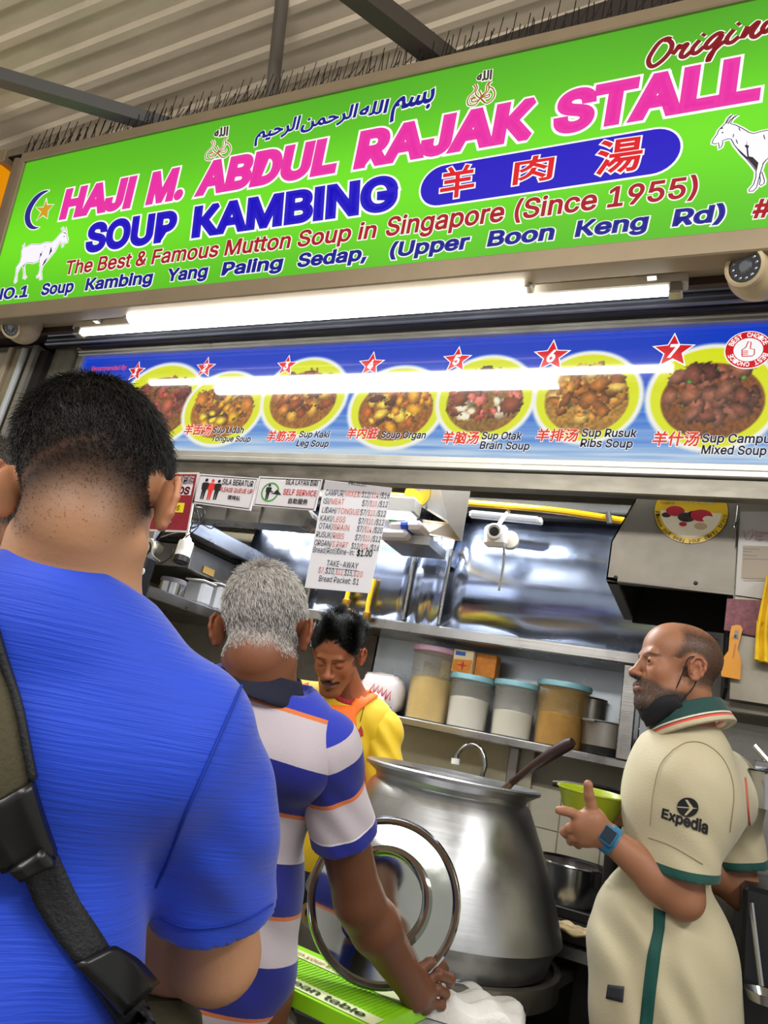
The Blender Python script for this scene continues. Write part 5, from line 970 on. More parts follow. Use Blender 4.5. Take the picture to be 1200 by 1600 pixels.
def nets(f, xs, ys, zs, B=6):
    nx, ny, nz = len(xs), len(ys), len(zs); D = np.full((nx, ny, nz), 1.0, np.float32)
    bx, by, bz = [np.arange(0, n, B) for n in (nx, ny, nz)]
    mid = lambda a, b: np.array([(a[i]+a[min(i+B, len(a)-1)])/2 for i in b]); half = lambda a, b: np.array([(a[min(i+B, len(a)-1)]-a[i])/2 for i in b])
    G = np.stack(np.meshgrid(mid(xs, bx), mid(ys, by), mid(zs, bz), indexing='ij'), -1).reshape(-1, 3); Hh = np.stack(np.meshgrid(half(xs, bx), half(ys, by), half(zs, bz), indexing='ij'), -1).reshape(-1, 3)
    d = f(G); rad = np.sqrt((Hh**2).sum(1)); sgn = np.where(d < 0, -1., 1.); D_ = sgn.reshape(len(bx), len(by), len(bz))
    D[:] = np.repeat(np.repeat(np.repeat(D_, B, 0), B, 1), B, 2)[:nx, :ny, :nz]
    act = np.nonzero(np.abs(d) < rad*1.15+.016)[0]; ii = np.stack(np.unravel_index(act, (len(bx), len(by), len(bz))), 1)*B
    o = np.stack(np.meshgrid(*[np.arange(B)]*3, indexing='ij'), -1).reshape(-1, 3)
    for s in range(0, len(ii), 1500):
        I = (ii[s:s+1500, None]+o[None]).reshape(-1, 3); I = I[(I[:, 0] < nx) & (I[:, 1] < ny) & (I[:, 2] < nz)]
        D[I[:, 0], I[:, 1], I[:, 2]] = f(np.stack([xs[I[:, 0]], ys[I[:, 1]], zs[I[:, 2]]], 1))
    S = D < 0; c = np.zeros((nx-1, ny-1, nz-1), np.int8); cs = [(i, j, k) for i in (0, 1) for j in (0, 1) for k in (0, 1)]
    for i, j, k in cs: c += S[i:nx-1+i, j:ny-1+j, k:nz-1+k]
    A = np.argwhere((c > 0) & (c < 8)); idx = np.full(c.shape, -1, np.int64); idx[A[:, 0], A[:, 1], A[:, 2]] = np.arange(len(A))
    acc = np.zeros((len(A), 3)); cnt = np.zeros(len(A))
    for a in range(3):
        for u in (0, 1):
            for v in (0, 1):
                o0 = [0, 0, 0]; o0[(a+1) % 3] = u; o0[(a+2) % 3] = v; o1 = list(o0); o1[a] = 1
                d0 = D[A[:, 0]+o0[0], A[:, 1]+o0[1], A[:, 2]+o0[2]]; d1 = D[A[:, 0]+o1[0], A[:, 1]+o1[1], A[:, 2]+o1[2]]; m = (d0 < 0) != (d1 < 0)
                t = np.where(m, d0/np.where(m, d0-d1, 1), 0); p = np.zeros((len(A), 3)); p[:] = o0; p[:, a] = t; acc[m] += p[m]; cnt[m] += 1
    p = acc/cnt[:, None]; V = np.stack([ax[A[:, i]]+p[:, i]*(ax[A[:, i]+1]-ax[A[:, i]]) for i, ax in enumerate((xs, ys, zs))], 1)
    F = []
    for a in range(3):
        sl0 = [slice(None)]*3; sl1 = [slice(None)]*3; sl0[a] = slice(0, -1); sl1[a] = slice(1, None)
        E = np.argwhere(S[tuple(sl0)] != S[tuple(sl1)]); b_, c_ = (a+1) % 3, (a+2) % 3; E = E[(E[:, b_] > 0) & (E[:, c_] > 0) & (E[:, b_] < S.shape[b_]-1) & (E[:, c_] < S.shape[c_]-1)]
        ob = np.zeros(3, int); ob[b_] = 1; oc = np.zeros(3, int); oc[c_] = 1; g = lambda Q: idx[Q[:, 0], Q[:, 1], Q[:, 2]]
        q = np.stack([g(E-ob-oc), g(E-oc), g(E), g(E-ob)], 1); ins = S[E[:, 0], E[:, 1], E[:, 2]]; q[~ins] = q[~ins][:, ::-1]; F.append(q[(q >= 0).all(1)])
    return V, np.concatenate(F)
def earless(x, y, z): return 1-(np.abs(x) > .064)*np.clip((.042-np.hypot(y+.014, z-.002))/.008, 0, 1)
def fmesh(name, V, F, m, parent, col=None, att=None, smooth=0, snap=(), tol=.0032):
    for p_, n_ in snap: n_ = nrm(n_); d_ = (V-np.array(p_))@n_; k_ = np.abs(d_) < tol; V[k_] -= d_[k_][:, None]*n_
    o = mesh_obj(name, V, F, m, parent, True)
    if smooth: md = o.modifiers.new('smooth', 'SMOOTH'); md.iterations = smooth; md.factor = .5
    if col is not None: set_col(o.data, col)
    if att is not None: a = o.data.attributes.new('s', 'FLOAT', 'POINT'); a.data.foreach_set('value', np.asarray(att, np.float32))
    return o
def grad(f, P, e=.002):
    g = np.stack([f(P+np.eye(3)[i]*e)-f(P-np.eye(3)[i]*e) for i in range(3)], 1); return g/np.maximum(1e-9, np.linalg.norm(g, axis=1))[:, None]
def hits(f, px, t0=.3, t1=4, near=None):
    """points where the lines of sight of photograph pixels meet a surface (used only to lay prints and straps on cloth)"""
    px = np.asarray(px, float).reshape(-1, 2); d = np.array([ray(x, y) for x, y in px]); L = np.linalg.norm(d, axis=1); d = d/L[:, None]; t = np.full(len(px), t0)
    for _ in range(90): e = f(C0+d*t[:, None]); t = t+np.clip(e, -.02, .05)*.8; t = np.minimum(t, t1)
    bad = np.abs(f(C0+d*t[:, None])) > .006
    if bad.any() and not bad.all(): t[bad] = np.median(t[~bad])
    P = C0+d*t[:, None]; return P
def decal(f, shape, q, m, parent, name, h=.0015, bold=.02, t0=.3):
    """shape: a word, or (verts in 0..1, faces); q: BL, BR, TR, TL pixels"""
    if isinstance(shape, str):
        v, F = glyphs(shape, bold, 3); x0, x1, y0, y1 = v[:, 0].min(), v[:, 0].max(), v[:, 1].min(), v[:, 1].max(); v = (v-[x0, y0])/[x1-x0, y1-y0]
    else: v, F = np.array(shape[0], float), shape[1]
    BL, BR, TR, TL = [np.array(a, float) for a in q]; a = v[:, :1]; t = v[:, 1:]; px = (BL*(1-a)+BR*a)*(1-t)+(TL*(1-a)+TR*a)*t
    P = hits(f, px, t0); P = P+grad(f, P)*h; return mesh_obj(name, P, F, m, parent)
def gridshape(n, m): return ([(i/n, j/m) for i in range(n+1) for j in range(m+1)], [(i*(m+1)+j, (i+1)*(m+1)+j, (i+1)*(m+1)+j+1, i*(m+1)+j+1) for i in range(n) for j in range(m)])
def ribbon(f, left, right, m, parent, name, h=.003, th=.003, n=40, w=4, t0=.3):
    """a strap lying on a surface between two pixel polylines"""
    def res(L): L = np.array(L, float); s = np.r_[0, np.cumsum(np.hypot(*np.diff(L, axis=0).T))]; u = np.linspace(0, s[-1], n+1); return np.stack([np.interp(u, s, L[:, 0]), np.interp(u, s, L[:, 1])], 1)
    A, B = res(left), res(right); px = np.concatenate([A*(1-j/w)+B*j/w for j in range(w+1)]); P = hits(f, px, t0); g = grad(f, P, .012); P0 = P+g*h; P1 = P+g*(h+th); V = np.concatenate([P0, P1]); N = (n+1)*(w+1); k = lambda i, j: j*(n+1)+i
    F = [(k(i, j), k(i+1, j), k(i+1, j+1), k(i, j+1)) for i in range(n) for j in range(w)]; F += [tuple(q+N for q in f_[::-1]) for f_ in F]
    for i in range(n): F += [(k(i, 0), k(i, 0)+N, k(i+1, 0)+N, k(i+1, 0)), (k(i, w), k(i+1, w), k(i+1, w)+N, k(i, w)+N)]
    for j in range(w): F += [(k(0, j), k(0, j+1), k(0, j+1)+N, k(0, j)+N), (k(n, j), k(n, j)+N, k(n, j+1)+N, k(n, j+1))]
    return mesh_obj(name, V, F, m, parent, True)
def frame_of(fwd, up):
    """columns: right, forward, up"""
    fwd = nrm(fwd); up = nrm(np.array(up)-np.dot(up, fwd)*fwd); return np.stack([np.cross(fwd, up), fwd, up], 1)
def head_prims(S, H, R, s=1.0, closed=False, jaw=1.0, ear=1.0, nose=1.0):
    L = lambda x, y, z: H+R@(np.array([x, y, z])*s)
    S.group(H+R@np.array([0, .01, -.01])*s, .27*s)
    e = lambda c, r, k=.02, neg=False, RR=R: S.ell(L(*c), np.array(r)*s, RR, k*s, neg)
    c = lambda a, b, ra, rb=None, k=.02, neg=False: S.cap(L(*a), L(*b), ra*s, (ra if rb is None else rb)*s, k*s, neg)
    e((0, -.018, .046), (.075, .097, .080), .03); e((0, .026, .048), (.066, .060, .064), .03); e((0, .036, -.025), (.051*jaw, .052, .066), .03)
    for g in (-1, 1):
        c((g*.047*jaw, .004, -.046), (g*.020, .072, -.098), .020, .018, .03); e((g*.038, .060, -.022), (.018, .017, .020), .03)
    e((0, .078, -.099), (.021, .018, .018), .02); e((0, .074, -.062), (.030, .028, .026), .02)
    c((-.034, .082, .024), (.034, .082, .024), .010, None, .014); c((0, .086, .016), (0, .108*nose, -.026), .0085, .0105, .012)
    for g in (-1, 1): e((g*.032, .104, .004), (.020, .019, .014), .014, True)
    for g in (-1, 1): e((g*.031, .0755, .003), (.0155, .0150, .0135), .004)
    if not closed:
        for g in (-1, 1): e((g*.031, .094, .001), (.0125, .012, .0042), .002, True)
    for g in (-1, 1): c((g*.016, .090, .019), (g*.046, .078, .021), .005, .003, .008)
    e((0, .113*nose, -.030), (.011, .011, .0095), .010)
    for g in (-1, 1): e((g*.0125, .100, -.034), (.008, .010, .0075), .007); e((g*.006, .108, -.0415), (.0035, .006, .0035), .003, True)
    c((-.016, .096, -.058), (.016, .096, -.058), .0055, None, .007); c((-.013, .096, -.0685), (.013, .096, -.0685), .0065, None, .007); c((-.024, .100, -.0632), (.024, .100, -.0632), .0018, None, .003, True)
    for g in (-1, 1):
        th = g*.42*ear; ca, sa = math.cos(th), math.sin(th); RE = R@np.array([[ca, -sa, 0], [sa, ca, 0], [0, 0, 1]])
        q = lambda x, y, z: (g*(.075+x), -.012+y, z)
        E_ = lambda cc, r, k=.006, neg=False: e(cc, r, k, neg, RE)
        E_(q(.004, .0, .0), (.0055, .018, .030), .008)
        pts = [(.008, .012, -.004), (.010, .013, .012), (.012, .004, .026), (.015, -.010, .027), (.018, -.019, .016), (.018, -.019, .0), (.014, -.013, -.016), (.008, -.004, -.027), (.005, .003, -.028)]
        for p0, p1 in zip(pts[:-1], pts[1:]): c(q(*p0), q(*p1), .0036, None, .004)
        c(q(.012, -.008, .014), q(.010, -.006, -.010), .003, None, .005); E_(q(.0115, .0, -.004), (.006, .009, .012), .004, True); c(q(.006, .011, -.005), q(.006, .010, -.012), .004, None, .004)
def skin_col(V, H, R, s, base, lip, hair=None, mask=None, beard=None, bmask=None, stub=.0):
    q = (V-H)@R/s; C = np.tile(np.array(lin(base)), (len(V), 1)); x, y, z = q.T
    def mix(m, col): nonlocal C; m = np.clip(m, 0, 1)[:, None]; C = C*(1-m)+np.array(lin(col))*m
    rr = np.array(lin(base))*np.array([1.15, .78, .72]); m = (np.exp(-((np.abs(x)-.045)**2+(z+.02)**2)/.0004)*(y > .03)*.35+np.exp(-(x**2+(z+.03)**2)/.00015)*(y > .09)*.4+np.exp(-((np.abs(x)-.09)**2)/.0001)*(np.abs(z) < .04)*.5)[:, None]; C = C*(1-m)+rr*m
    mix(np.clip(1-np.hypot(x/.023, (z+.0632)/.0105), 0, 1)*2*(y > .08), lip)
    if hair is not None: mix(mask(x, y, z), hair)
    if beard is not None: mix(bmask(x, y, z), beard)
    return C
_rs = np.random.default_rng(3)
def strands(name, parent, V, F, m, mask, H, R, s, n, length, comb, rad=.00045, jitter=.35, npt=5, lift=.6, curl=0, gloss=None):
    """short hair: strands rooted on the scalp faces where mask(x,y,z) > 0"""
    c = V[F].mean(1); q = (c-H)@R/s; w = np.clip(mask(*q.T), 0, 1); w[np.linalg.norm(c-H, axis=1) > .16*s] = 0
    a = V[F[:, 0]]; ar = np.linalg.norm(np.cross(V[F[:, 1]]-a, V[F[:, 3]]-a), axis=1); pr_ = w*ar; pr_ /= pr_.sum()
    I = _rs.choice(len(F), n, p=pr_); u = _rs.random((n, 2)); P = (V[F[I, 0]]*(1-u[:, :1])+V[F[I, 1]]*u[:, :1])*(1-u[:, 1:])+(V[F[I, 3]]*(1-u[:, :1])+V[F[I, 2]]*u[:, :1])*u[:, 1:]
    nn = np.cross(V[F[I, 1]]-V[F[I, 0]], V[F[I, 3]]-V[F[I, 0]]); nn /= np.maximum(1e-9, np.linalg.norm(nn, axis=1))[:, None]
    out = P-H; nn *= np.sign((nn*out).sum(1))[:, None]; ql = ((P-H)@R/s); cd = np.array([comb(*v) for v in ql])@R.T; cd = cd-(cd*nn).sum(1)[:, None]*nn
    d = nn*lift+cd*(1-lift*.3)+_rs.normal(0, jitter, (n, 3)); d /= np.linalg.norm(d, axis=1)[:, None]; Ln = length(*ql.T)*_rs.uniform(.7, 1.15, n)
    pts = np.zeros((n, npt, 3)); p = P-nn*.001; dd = d.copy(); ph = _rs.uniform(0, 6.28, n)
    for i in range(npt):
        pts[:, i] = p; dd = dd+cd*.22-nn*.10
        if curl: t1 = np.cross(nn, cd); dd = dd+curl*(t1*np.sin(ph+i*2.1)[:, None]+nn*np.cos(ph+i*2.1)[:, None])
        dd /= np.linalg.norm(dd, axis=1)[:, None]; p = p+dd*(Ln/(npt-1))[:, None]
    hc = bpy.data.hair_curves.new(name); hc.add_curves([npt]*n); org = pts[:, 0].mean(0); hc.position_data.foreach_set('vector', (pts-org).reshape(-1).astype(np.float32))
    ra = hc.attributes.get('radius') or hc.attributes.new('radius', 'FLOAT', 'POINT'); ra.data.foreach_set('value', np.tile(np.linspace(1, .35, npt)*rad, n).astype(np.float32))
    hc.materials.append(m); o = link(bpy.data.objects.new(name, hc)); o.parent = parent; o.location = Vector(org)-wloc(parent); return o
def torso(S, N, P, SL, SR, w=1., d=1., inf=0., belly=0., k=.05):
    SL, SR = inward(SL, SR)
    u = nrm(N-P); r = SR-SL; r = nrm(r-(r@u)*u); f = np.cross(u, r); R = np.stack([r, f, u], 1); L = np.linalg.norm(N-P)
    S.group(); S.ell(N-u*.17+f*.015, (.150*w+inf, .100*d+inf, .19+inf), R, k); S.ell(P+u*.15+f*(.012+belly*.5), (.140*w+inf, .104*d+inf+belly, .19+inf), R, k); S.ell(P, (.155*w+inf, .115*d+inf, .14+inf), R, k)
    S.cap(SL-u*.045-f*.02, SR-u*.045-f*.02, .062*d+inf, None, k)
    for s_ in (SL, SR): S.cap(N-u*.045-f*.012, s_+u*.004, .045+inf, .047+inf, k)
    return R
def inward(SL, SR, k=.035): r = nrm(SR-SL); return SL+r*k, SR-r*k
def union(f, k=.03):
    def g(P, D): e = f(P); h = np.maximum(k-np.abs(e-D), 0)/k; return np.minimum(D, e)-h*h*k/4
    return g
def hollow(a, b, ra, rb): I = Sdf(); I.group(); I.cap(a, b, ra, rb, .01); return lambda P_, D: np.maximum(D, -I(P_))
def arm(S, a, b, c, ra=.047, rb=.040, rc=.028, k=.02, inf=0):
    m = b+(c-b)*.28; S.cap(a, b, ra+inf, rb+inf, k)
    if c is not None: S.cap(b, m, rb*.99, rb*1.04, k); S.cap(m, c, rb*1.04, rc, k)
def legs(S, P, R, inf=0, floor=.06):
    for g in (-1, 1):
        h = P+R[:, 0]*g*.085-R[:, 2]*.05; kn = np.array([h[0], h[1], .50])+R[:, 1]*.02; an = np.array([h[0], h[1], .10]); S.cap(h, kn, .082+inf, .058+inf, .04); S.cap(kn, an, .058+inf, .045+inf, .03)
        if not inf: S.cap(an+[0, 0, -.05], an+R[:, 1]*.13*np.array([1, 1, 0])+[0, 0, -.06], .035, .03, .02)
def chain(S, pts, r0, r1, k=.006):
    n = len(pts)-1
    for i in range(n): S.cap(pts[i], pts[i+1], r0+(r1-r0)*i/n, r0+(r1-r0)*(i+1)/n, k)
def cutplane(p, n): p = np.array(p, float); n = nrm(n); return lambda P, D: np.maximum(D, (P-p)@n)
def neckcut(p, n, r): n = nrm(n); p = np.array(p, float); return lambda P, D: np.where(np.linalg.norm((P-p)-((P-p)@n)[:, None]*n, axis=1) < r, np.maximum(D, (P-p)@n), D)
def folds(waves):
    """cloth folds: (centre, wave vector direction, wavelength, amplitude, spread)"""
    def f(P, D):
        m = np.abs(D) < .05; Q = P[m]; d = np.zeros(len(Q))
        for c, dr_, wl, am, sp in waves: q = Q-np.array(c); d += am*np.sin((q@nrm(dr_))*6.2832/wl+2.2*np.sin(q.sum(1)*9))*np.exp(-(q**2).sum(1)/(sp*sp))
        D = D.copy(); D[m] += d; return D
    return f
def ramp_mat(name, stops, rough=.8, bump=.25, bscale=300, sheen=.2):
    """flat dyed bands: colour steps along the attribute s"""
    m = mat(name, stops[0][1], rough, bump=bump, bscale=bscale, sheen=sheen); N = m.node_tree.nodes; L = m.node_tree.links
    if 'Color Ramp' in N: return m
    a = N.new('ShaderNodeAttribute'); a.attribute_name = 's'; r = N.new('ShaderNodeValToRGB'); r.color_ramp.interpolation = 'CONSTANT'; e = r.color_ramp.elements
    e[0].position = 0; e[0].color = lin(stops[0][1])+(1,); e.remove(e[1])
    for p, c in stops[1:]: q = e.new(p); q.color = lin(c)+(1,)
    L.new(a.outputs['Fac'], r.inputs[0]); L.new(r.outputs[0], N['Principled BSDF'].inputs['Base Color']); return m
skin = mat('skin', 'b08060', .46, attr='Col', bump=.10, bscale=220, sss=.06, spec=.4)
DOWN = np.array([0, 0, -1.])
def eyes(par, H, R, s, look=(0, 1, 0), iris='2a1a10'):
    for g in (-1, 1):
        c = H+R@(np.array([g*.031, .0745, .002])*s); o = MB().lathe([(.0001, .0128*s)]+[(.0128*s*math.sin(a), .0128*s*math.cos(a)) for a in np.linspace(.15, math.pi-.01, 14)], c, 24, R@nrm(look)).build('eye', mat('eye_white', 'a89c90', .15), par, True)
        MB().lathe([(.0001, .0133*s), (.0064*s, .0122*s)], c, 20, R@nrm(look)).build('iris', mat('iris_'+iris, iris, .1), o, True)
def pants(par, P, R, m, top, h=.012):
    S = Sdf(); S.group(); S.ell(P, (.168, .128, .15), R, .04); legs(S, P, R, .018); S.post += [cutplane(P+R[:, 2]*top, R[:, 2]), cutplane((0, 0, .09), (0, 0, -1))]
    V, F = nets(S, np.arange(P[0]-.3, P[0]+.3, h), np.arange(P[1]-.3, P[1]+.3, h), np.arange(.05, P[2]+.25, h*1.5)); return fmesh('trousers', V, F, m, par)
# ------------------------------------------------------------------ man in the blue shirt (nearest, seen from behind)
Z_ = np.array([0, 0, 1.])
def hframe(px, yaw, pitch, roll):
    """yaw clockwise seen from above relative to the line of sight, pitch down, roll towards the person's right; degrees"""
    f0 = ray(*px); f0[2] = 0; f0 = nrm(f0); a = math.radians(-yaw); f0 = np.array([f0[0]*math.cos(a)-f0[1]*math.sin(a), f0[0]*math.sin(a)+f0[1]*math.cos(a), 0]); p = math.radians(pitch)
    f = f0*math.cos(p)-Z_*math.sin(p); u = Z_*math.cos(p)+f0*math.sin(p); r = np.cross(f, u); q = math.radians(roll); return frame_of(f, u*math.cos(q)+r*math.sin(q))
H = PD(138, 786, .80); R = hframe((142, 742), 17, 14, -9); s = 1.05
N = PD(98, 905, .775); SR = PD(322, 1130, .80); mid = N+np.array([0, .02, -.05]); SL = 2*mid-SR; SL[2] = SR[2]-.005
P = N+np.array([.035, .05, -.56]); EL = PD(338, 1492, .87); WR = PD(120, 1440, 1.02)
pa = thing('person', 'man in a bright blue t-shirt seen from behind, sling strap across his back', 'person', (P[0], P[1], 0))
S = Sdf(); head_prims(S, H, R, s, ear=1.3); S.group(); S.cap(H+R@np.array([0, -.030, -.045]), N, .056, .062, .03); RT = torso(S, N, P, SL, SR, 1.02, 1.0, -.01)
S.group(); ELl = 2*mid-EL; ELl[2] = EL[2]; WL = ELl+(WR-EL)*np.array([-.3, .9, 1]); arm(S, SR, EL, WR, .052, .050, .030); arm(S, SL, ELl, WL, .052, .050, .030)
for w_, dd in ((WR, nrm(WR-EL)), (WL, nrm(WL-ELl))):
    S.group(w_+dd*.08, .14); S.cap(w_, w_+dd*.075, .028, .034, .02)
    side = nrm(np.cross(dd, Z_)); 
    for k in range(4): b = w_+dd*.08+Z_*(.026-.017*k); chain(S, [b, b+dd*.035, b+dd*.05+side*.02, b+dd*.045+side*.04], .0095, .008)
    chain(S, [w_+dd*.03+Z_*.02, w_+dd*.06+Z_*.05, w_+dd*.09+Z_*.055], .012, .009)
S.group(); legs(S, P, RT)
hz = [(H[2]-.14, H[2]+.15, .0034), (EL[2]-.08, EL[2]+.3, .006)]
V, F = nets(S, axis_pts(P[0]-.48, P[0]+.46, .009, [(H[0]-.10, H[0]+.10, .0034)]), axis_pts(P[1]-.34, P[1]+.50, .009, [(H[1]-.12, H[1]+.12, .0034)]), axis_pts(.0, H[2]+.16, .014, hz))
def fade(x, y, z):   # density of the cut: full on top, faded nape and sides
    b = -.086+.008*np.sin(x*50+.6); line = 1-.28*np.exp(-((z-.012-.35*x)/.006)**2)*(x < .03)*(y < 0)
    d = np.clip((z-b)/.105, 0, 1)*np.clip((.066-y-np.maximum(0, .05-z)*.9)/.02, 0, 1)*line
    return d*(np.abs(x) < .082)*earless(x, y, z)
hm = lambda x, y, z: np.clip(fade(x, y, z)**.8*1.15, 0, .93)
C = skin_col(V, H, R, s, 'c2906c', 'a86a58', '2a2120', hm); o = fmesh('body', V, F, skin, pa, C)
hairA = mat('hair_black', '0e0b0b', .42, spec=.6)
def combA(x, y, z): r = math.hypot(x+.0, y+.055)+1e-4; return np.array([(x)/r*.5+.25, (y+.055)/r*.6-.2, -.75])
strands('hair', pa, V, F, hairA, lambda x, y, z: fade(x, y, z)**1.6, H, R, s, 26000, lambda x, y, z: np.clip(.004+.22*(z-.0), .003, .020), combA, .0004, .28, lift=.55)
# t-shirt
blueS = mat('blue_knit', '073fc6', .62, bump=.5, bscale=9, stretch=(1.2, 1.2, 34), sheen=.3, var=.08, vscale=10)
T = Sdf(); T.group(); torso(T, N, P, SL, SR, 1.0, 1.03, .008, .01); T.cap(N+np.array([0, 0, -.06]), N+np.array([0, 0, -.03]), .075, .07, .04)
SLV = []
for g, a, b in ((1, SR, EL), (-1, SL, ELl)):
    U = Sdf(); U.group(); d = nrm(b-a); e = a+d*.236; U.cap(a+d*.01-RT[:, 0]*g*.012, a+d*.12, .064, .074, .03); U.cap(a+d*.10, e+d*.05, .073, .078, .03)
    U.post += [folds([(a+d*.14, (d[0]+.5, .2, .8), .085, .0035, .13)]), cutplane(e, d+np.array([0, 0, -.15])), hollow(e-d*.03, e+d*.1, .060, .064)]; SLV.append(U)
cn = nrm(H-N+np.array([0, .02, .02])); T.post += [folds([((SR[0]-.06, SR[1]-.08, SR[2]-.25), (1, .3, .15), .15, .0065, .24), ((N[0], N[1]-.1, N[2]-.42), (.4, 0, 1), .13, .005, .22), ((P[0]-.1, P[1], P[2]+.3), (.7, .2, .6), .17, .006, .2)]), cutplane(N+cn*.010, cn), cutplane(P+Z_*-.12, -Z_)]+[union(u, .035) for u in SLV]
V, F = nets(T, np.arange(P[0]-.52, P[0]+.46, .005), np.arange(P[1]-.36, P[1]+.36, .005), np.arange(P[2]-.14, N[2]+.07, .005)); sh = fmesh('t_shirt', V, F, blueS, pa, smooth=3, snap=[(SR+nrm(EL-SR)*.236, nrm(EL-SR)+np.array([0, 0, -.15]))], tol=.006)
def seam(f, pts, par, m, r=.0016, t0=.3):
    pts = [p[:2] for p in spline([np.append(p, 0) for p in pts], 8)]; Q = hits(f, pts, t0); Q = Q+grad(f, Q)*.0014; return MB().tube(list(Q), r, 6).build('seam', m, par, True)
seam(T, [(376, 1072), (360, 1110), (325, 1190), (290, 1270), (262, 1345), (243, 1385)], sh, mat('blue_seam', '07309a', .8)); seam(T, [(250, 1432), (290, 1448), (340, 1447), (390, 1432), (425, 1412)], sh, mat('blue_seam', '07309a', .8), .001)
pants(pa, P+np.array([0, 0, -.05]), RT, mat('dark_trousers', '22242c', .8, bump=.2), .10)
# neck rib
# sling strap and buckles on his back, bag at the hip
webb = mat('black_webbing', '15161a', .6, bump=.5, bscale=260); olive = mat('olive_pad', '45402a', .75, bump=.3, bscale=200); blk = mat('buckle_black', '121214', .32)
bg = thing('sling_bag', 'black and olive sling bag strap crossing the back of the blue t-shirt', 'bag', PD(240, 1590, .86))
ribbon(T, [(-52, 890), (0, 985), (35, 1120), (58, 1215)], [(-150, 950), (-120, 1040), (-80, 1190), (-60, 1280)], olive, bg, 'padded_strap', .004, .012)
ribbon(T, [(-47, 885), (5, 975), (42, 1112), (64, 1210)], [(-57, 895), (-7, 987), (30, 1120), (52, 1216)], webb, bg, 'strap_edge', .010, .009, w=2)
ribbon(T, [(58, 1212), (92, 1318)], [(-50, 1265), (-2, 1352)], blk, bg, 'buckle', .010, .016, n=10)
ribbon(T, [(75, 1300), (92, 1322)], [(5, 1345), (20, 1362)], blk, bg, 'buckle_bar', .014, .022, n=4)
ribbon(T, [(90, 1325), (120, 1405), (158, 1480), (225, 1590), (260, 1660)], [(30, 1355), (52, 1410), (112, 1500), (170, 1592), (200, 1660)], webb, bg, 'strap', .006, .006)
ribbon(T, [(155, 1478), (185, 1500), (215, 1535)], [(110, 1502), (140, 1545), (165, 1580)], blk, bg, 'adjuster', .013, .010, n=10)
c = PD(238, 1600, .88); MB().obox(c+np.array([.02, 0, -.06]), RT[:, 0], RT[:, 1], RT[:, 2], .10, .10, .20, bev=.03).build('pouch', olive, bg, True)
# spectacles: only the temples behind the ears show
gl = thing('spectacles', 'thin dark spectacles worn by the man in the blue t-shirt', 'glasses', H+R@np.array([0, .09, .01])); gm = mat('dark_temple', '15120f', .3); gs = mat('silver_temple', 'c9c9cc', .2, 1)
for g in (-1, 1):
    L = lambda x, y, z: H+R@np.array([g*x, y, z]); MB().tube(spline([L(.066, .105, .012), L(.082, .06, .018), L(.090, .0, .028), L(.090, -.012, .024), L(.089, -.025, .008)], 5), .0022, 8).build('temple', gm, gl, True); MB().tube([L(.080, .035, .030), L(.094, .005, .032), L(.097, -.018, .024)], .0028, 8).build('temple_tip', gs, gl, True)
    MB().tube([L(.032, .118, .006)+R@np.array([g*.026*math.cos(a), 0, .018*math.sin(a)]) for a in np.linspace(0, 6.283, 25)], .0014, 6).build('rim', gm, gl, True)
MB().tube([H+R@np.array([-.008, .124, .01]), H+R@np.array([.008, .124, .01])], .0014, 6).build('bridge', gm, gl, True)
# ------------------------------------------------------------------ grey-haired man in the striped polo
H = PD(410, 992, 1.37); R = hframe((410, 990), 12, 12, -8); s = 1.03
N = PD(410, 1058, 1.36); SR = PD(502, 1150, 1.33); fB = nrm(hframe((410, 990), 8, 0, 0)[:, 1]); rB = np.cross(fB, Z_)
SL = SR-rB*.335; mid = (SR+SL)/2; P = PD(335, 1500, 1.40); P = np.array([P[0], P[1], P[2]]); EL = PD(560, 1405, 1.40); WR = PD(650, 1552, 1.49)
pb = thing('person', 'grey-haired man in a striped polo reaching down to the shiny round lid', 'person', (P[0], P[1], 0))
S = Sdf(); head_prims(S, H, R, s, ear=1.35); S.group(); S.cap(H+R@np.array([0, -.028, -.05]), N-Z_*.02, .056, .066, .03); RT = torso(S, N-Z_*.02, P, SL, SR, 1.0, 1.05, -.016); S.group(); arm(S, SR, EL, WR, .051, .047, .031)
ELl = SL-Z_*.28+rB*-.02; WL = ELl+fB*.2-Z_*.1; arm(S, SL, ELl, WL, .046, .040, .028)
hp = [PD(x, y, d) for x, y, d in ((650, 1552, 1.500), (664, 1528, 1.520), (668, 1550, 1.515), (660, 1572, 1.505))]
S.group(PD(665, 1540, 1.515), .17); S.cap(WR, PD(658, 1548, 1.510), .028, .030, .02); S.cap(PD(650, 1530, 1.505), PD(662, 1566, 1.515), .021, .024, .02)
for pts, r in ((((652, 1518, 1.505), (672, 1504, 1.520), (690, 1507, 1.545), (695, 1514, 1.575)), .0115), (((662, 1532, 1.515), (686, 1523, 1.520), (704, 1530, 1.545), (703, 1538, 1.585)), .0118), (((664, 1550, 1.515), (684, 1546, 1.515), (696, 1553, 1.530), (690, 1560, 1.565)), .0112), (((660, 1566, 1.515), (674, 1567, 1.510), (690, 1571, 1.520), (688, 1578, 1.545)), .0105), (((642, 1530, 1.505), (638, 1508, 1.525), (641, 1495, 1.545)), .0115)): chain(S, [PD(*p) for p in pts], r, r*.86, .005)
for g in (-1, 1): pass
S.group(WL, .14); dl = nrm(WL-ELl); S.cap(WL, WL+dl*.075, .026, .032)
for k in range(4): b = WL+dl*.08+Z_*(.026-.017*k); chain(S, [b, b+dl*.035, b+dl*.055+rB*.012], .0092, .008)
S.group(); legs(S, P, RT)
hw = PD(668, 1540, 1.515)
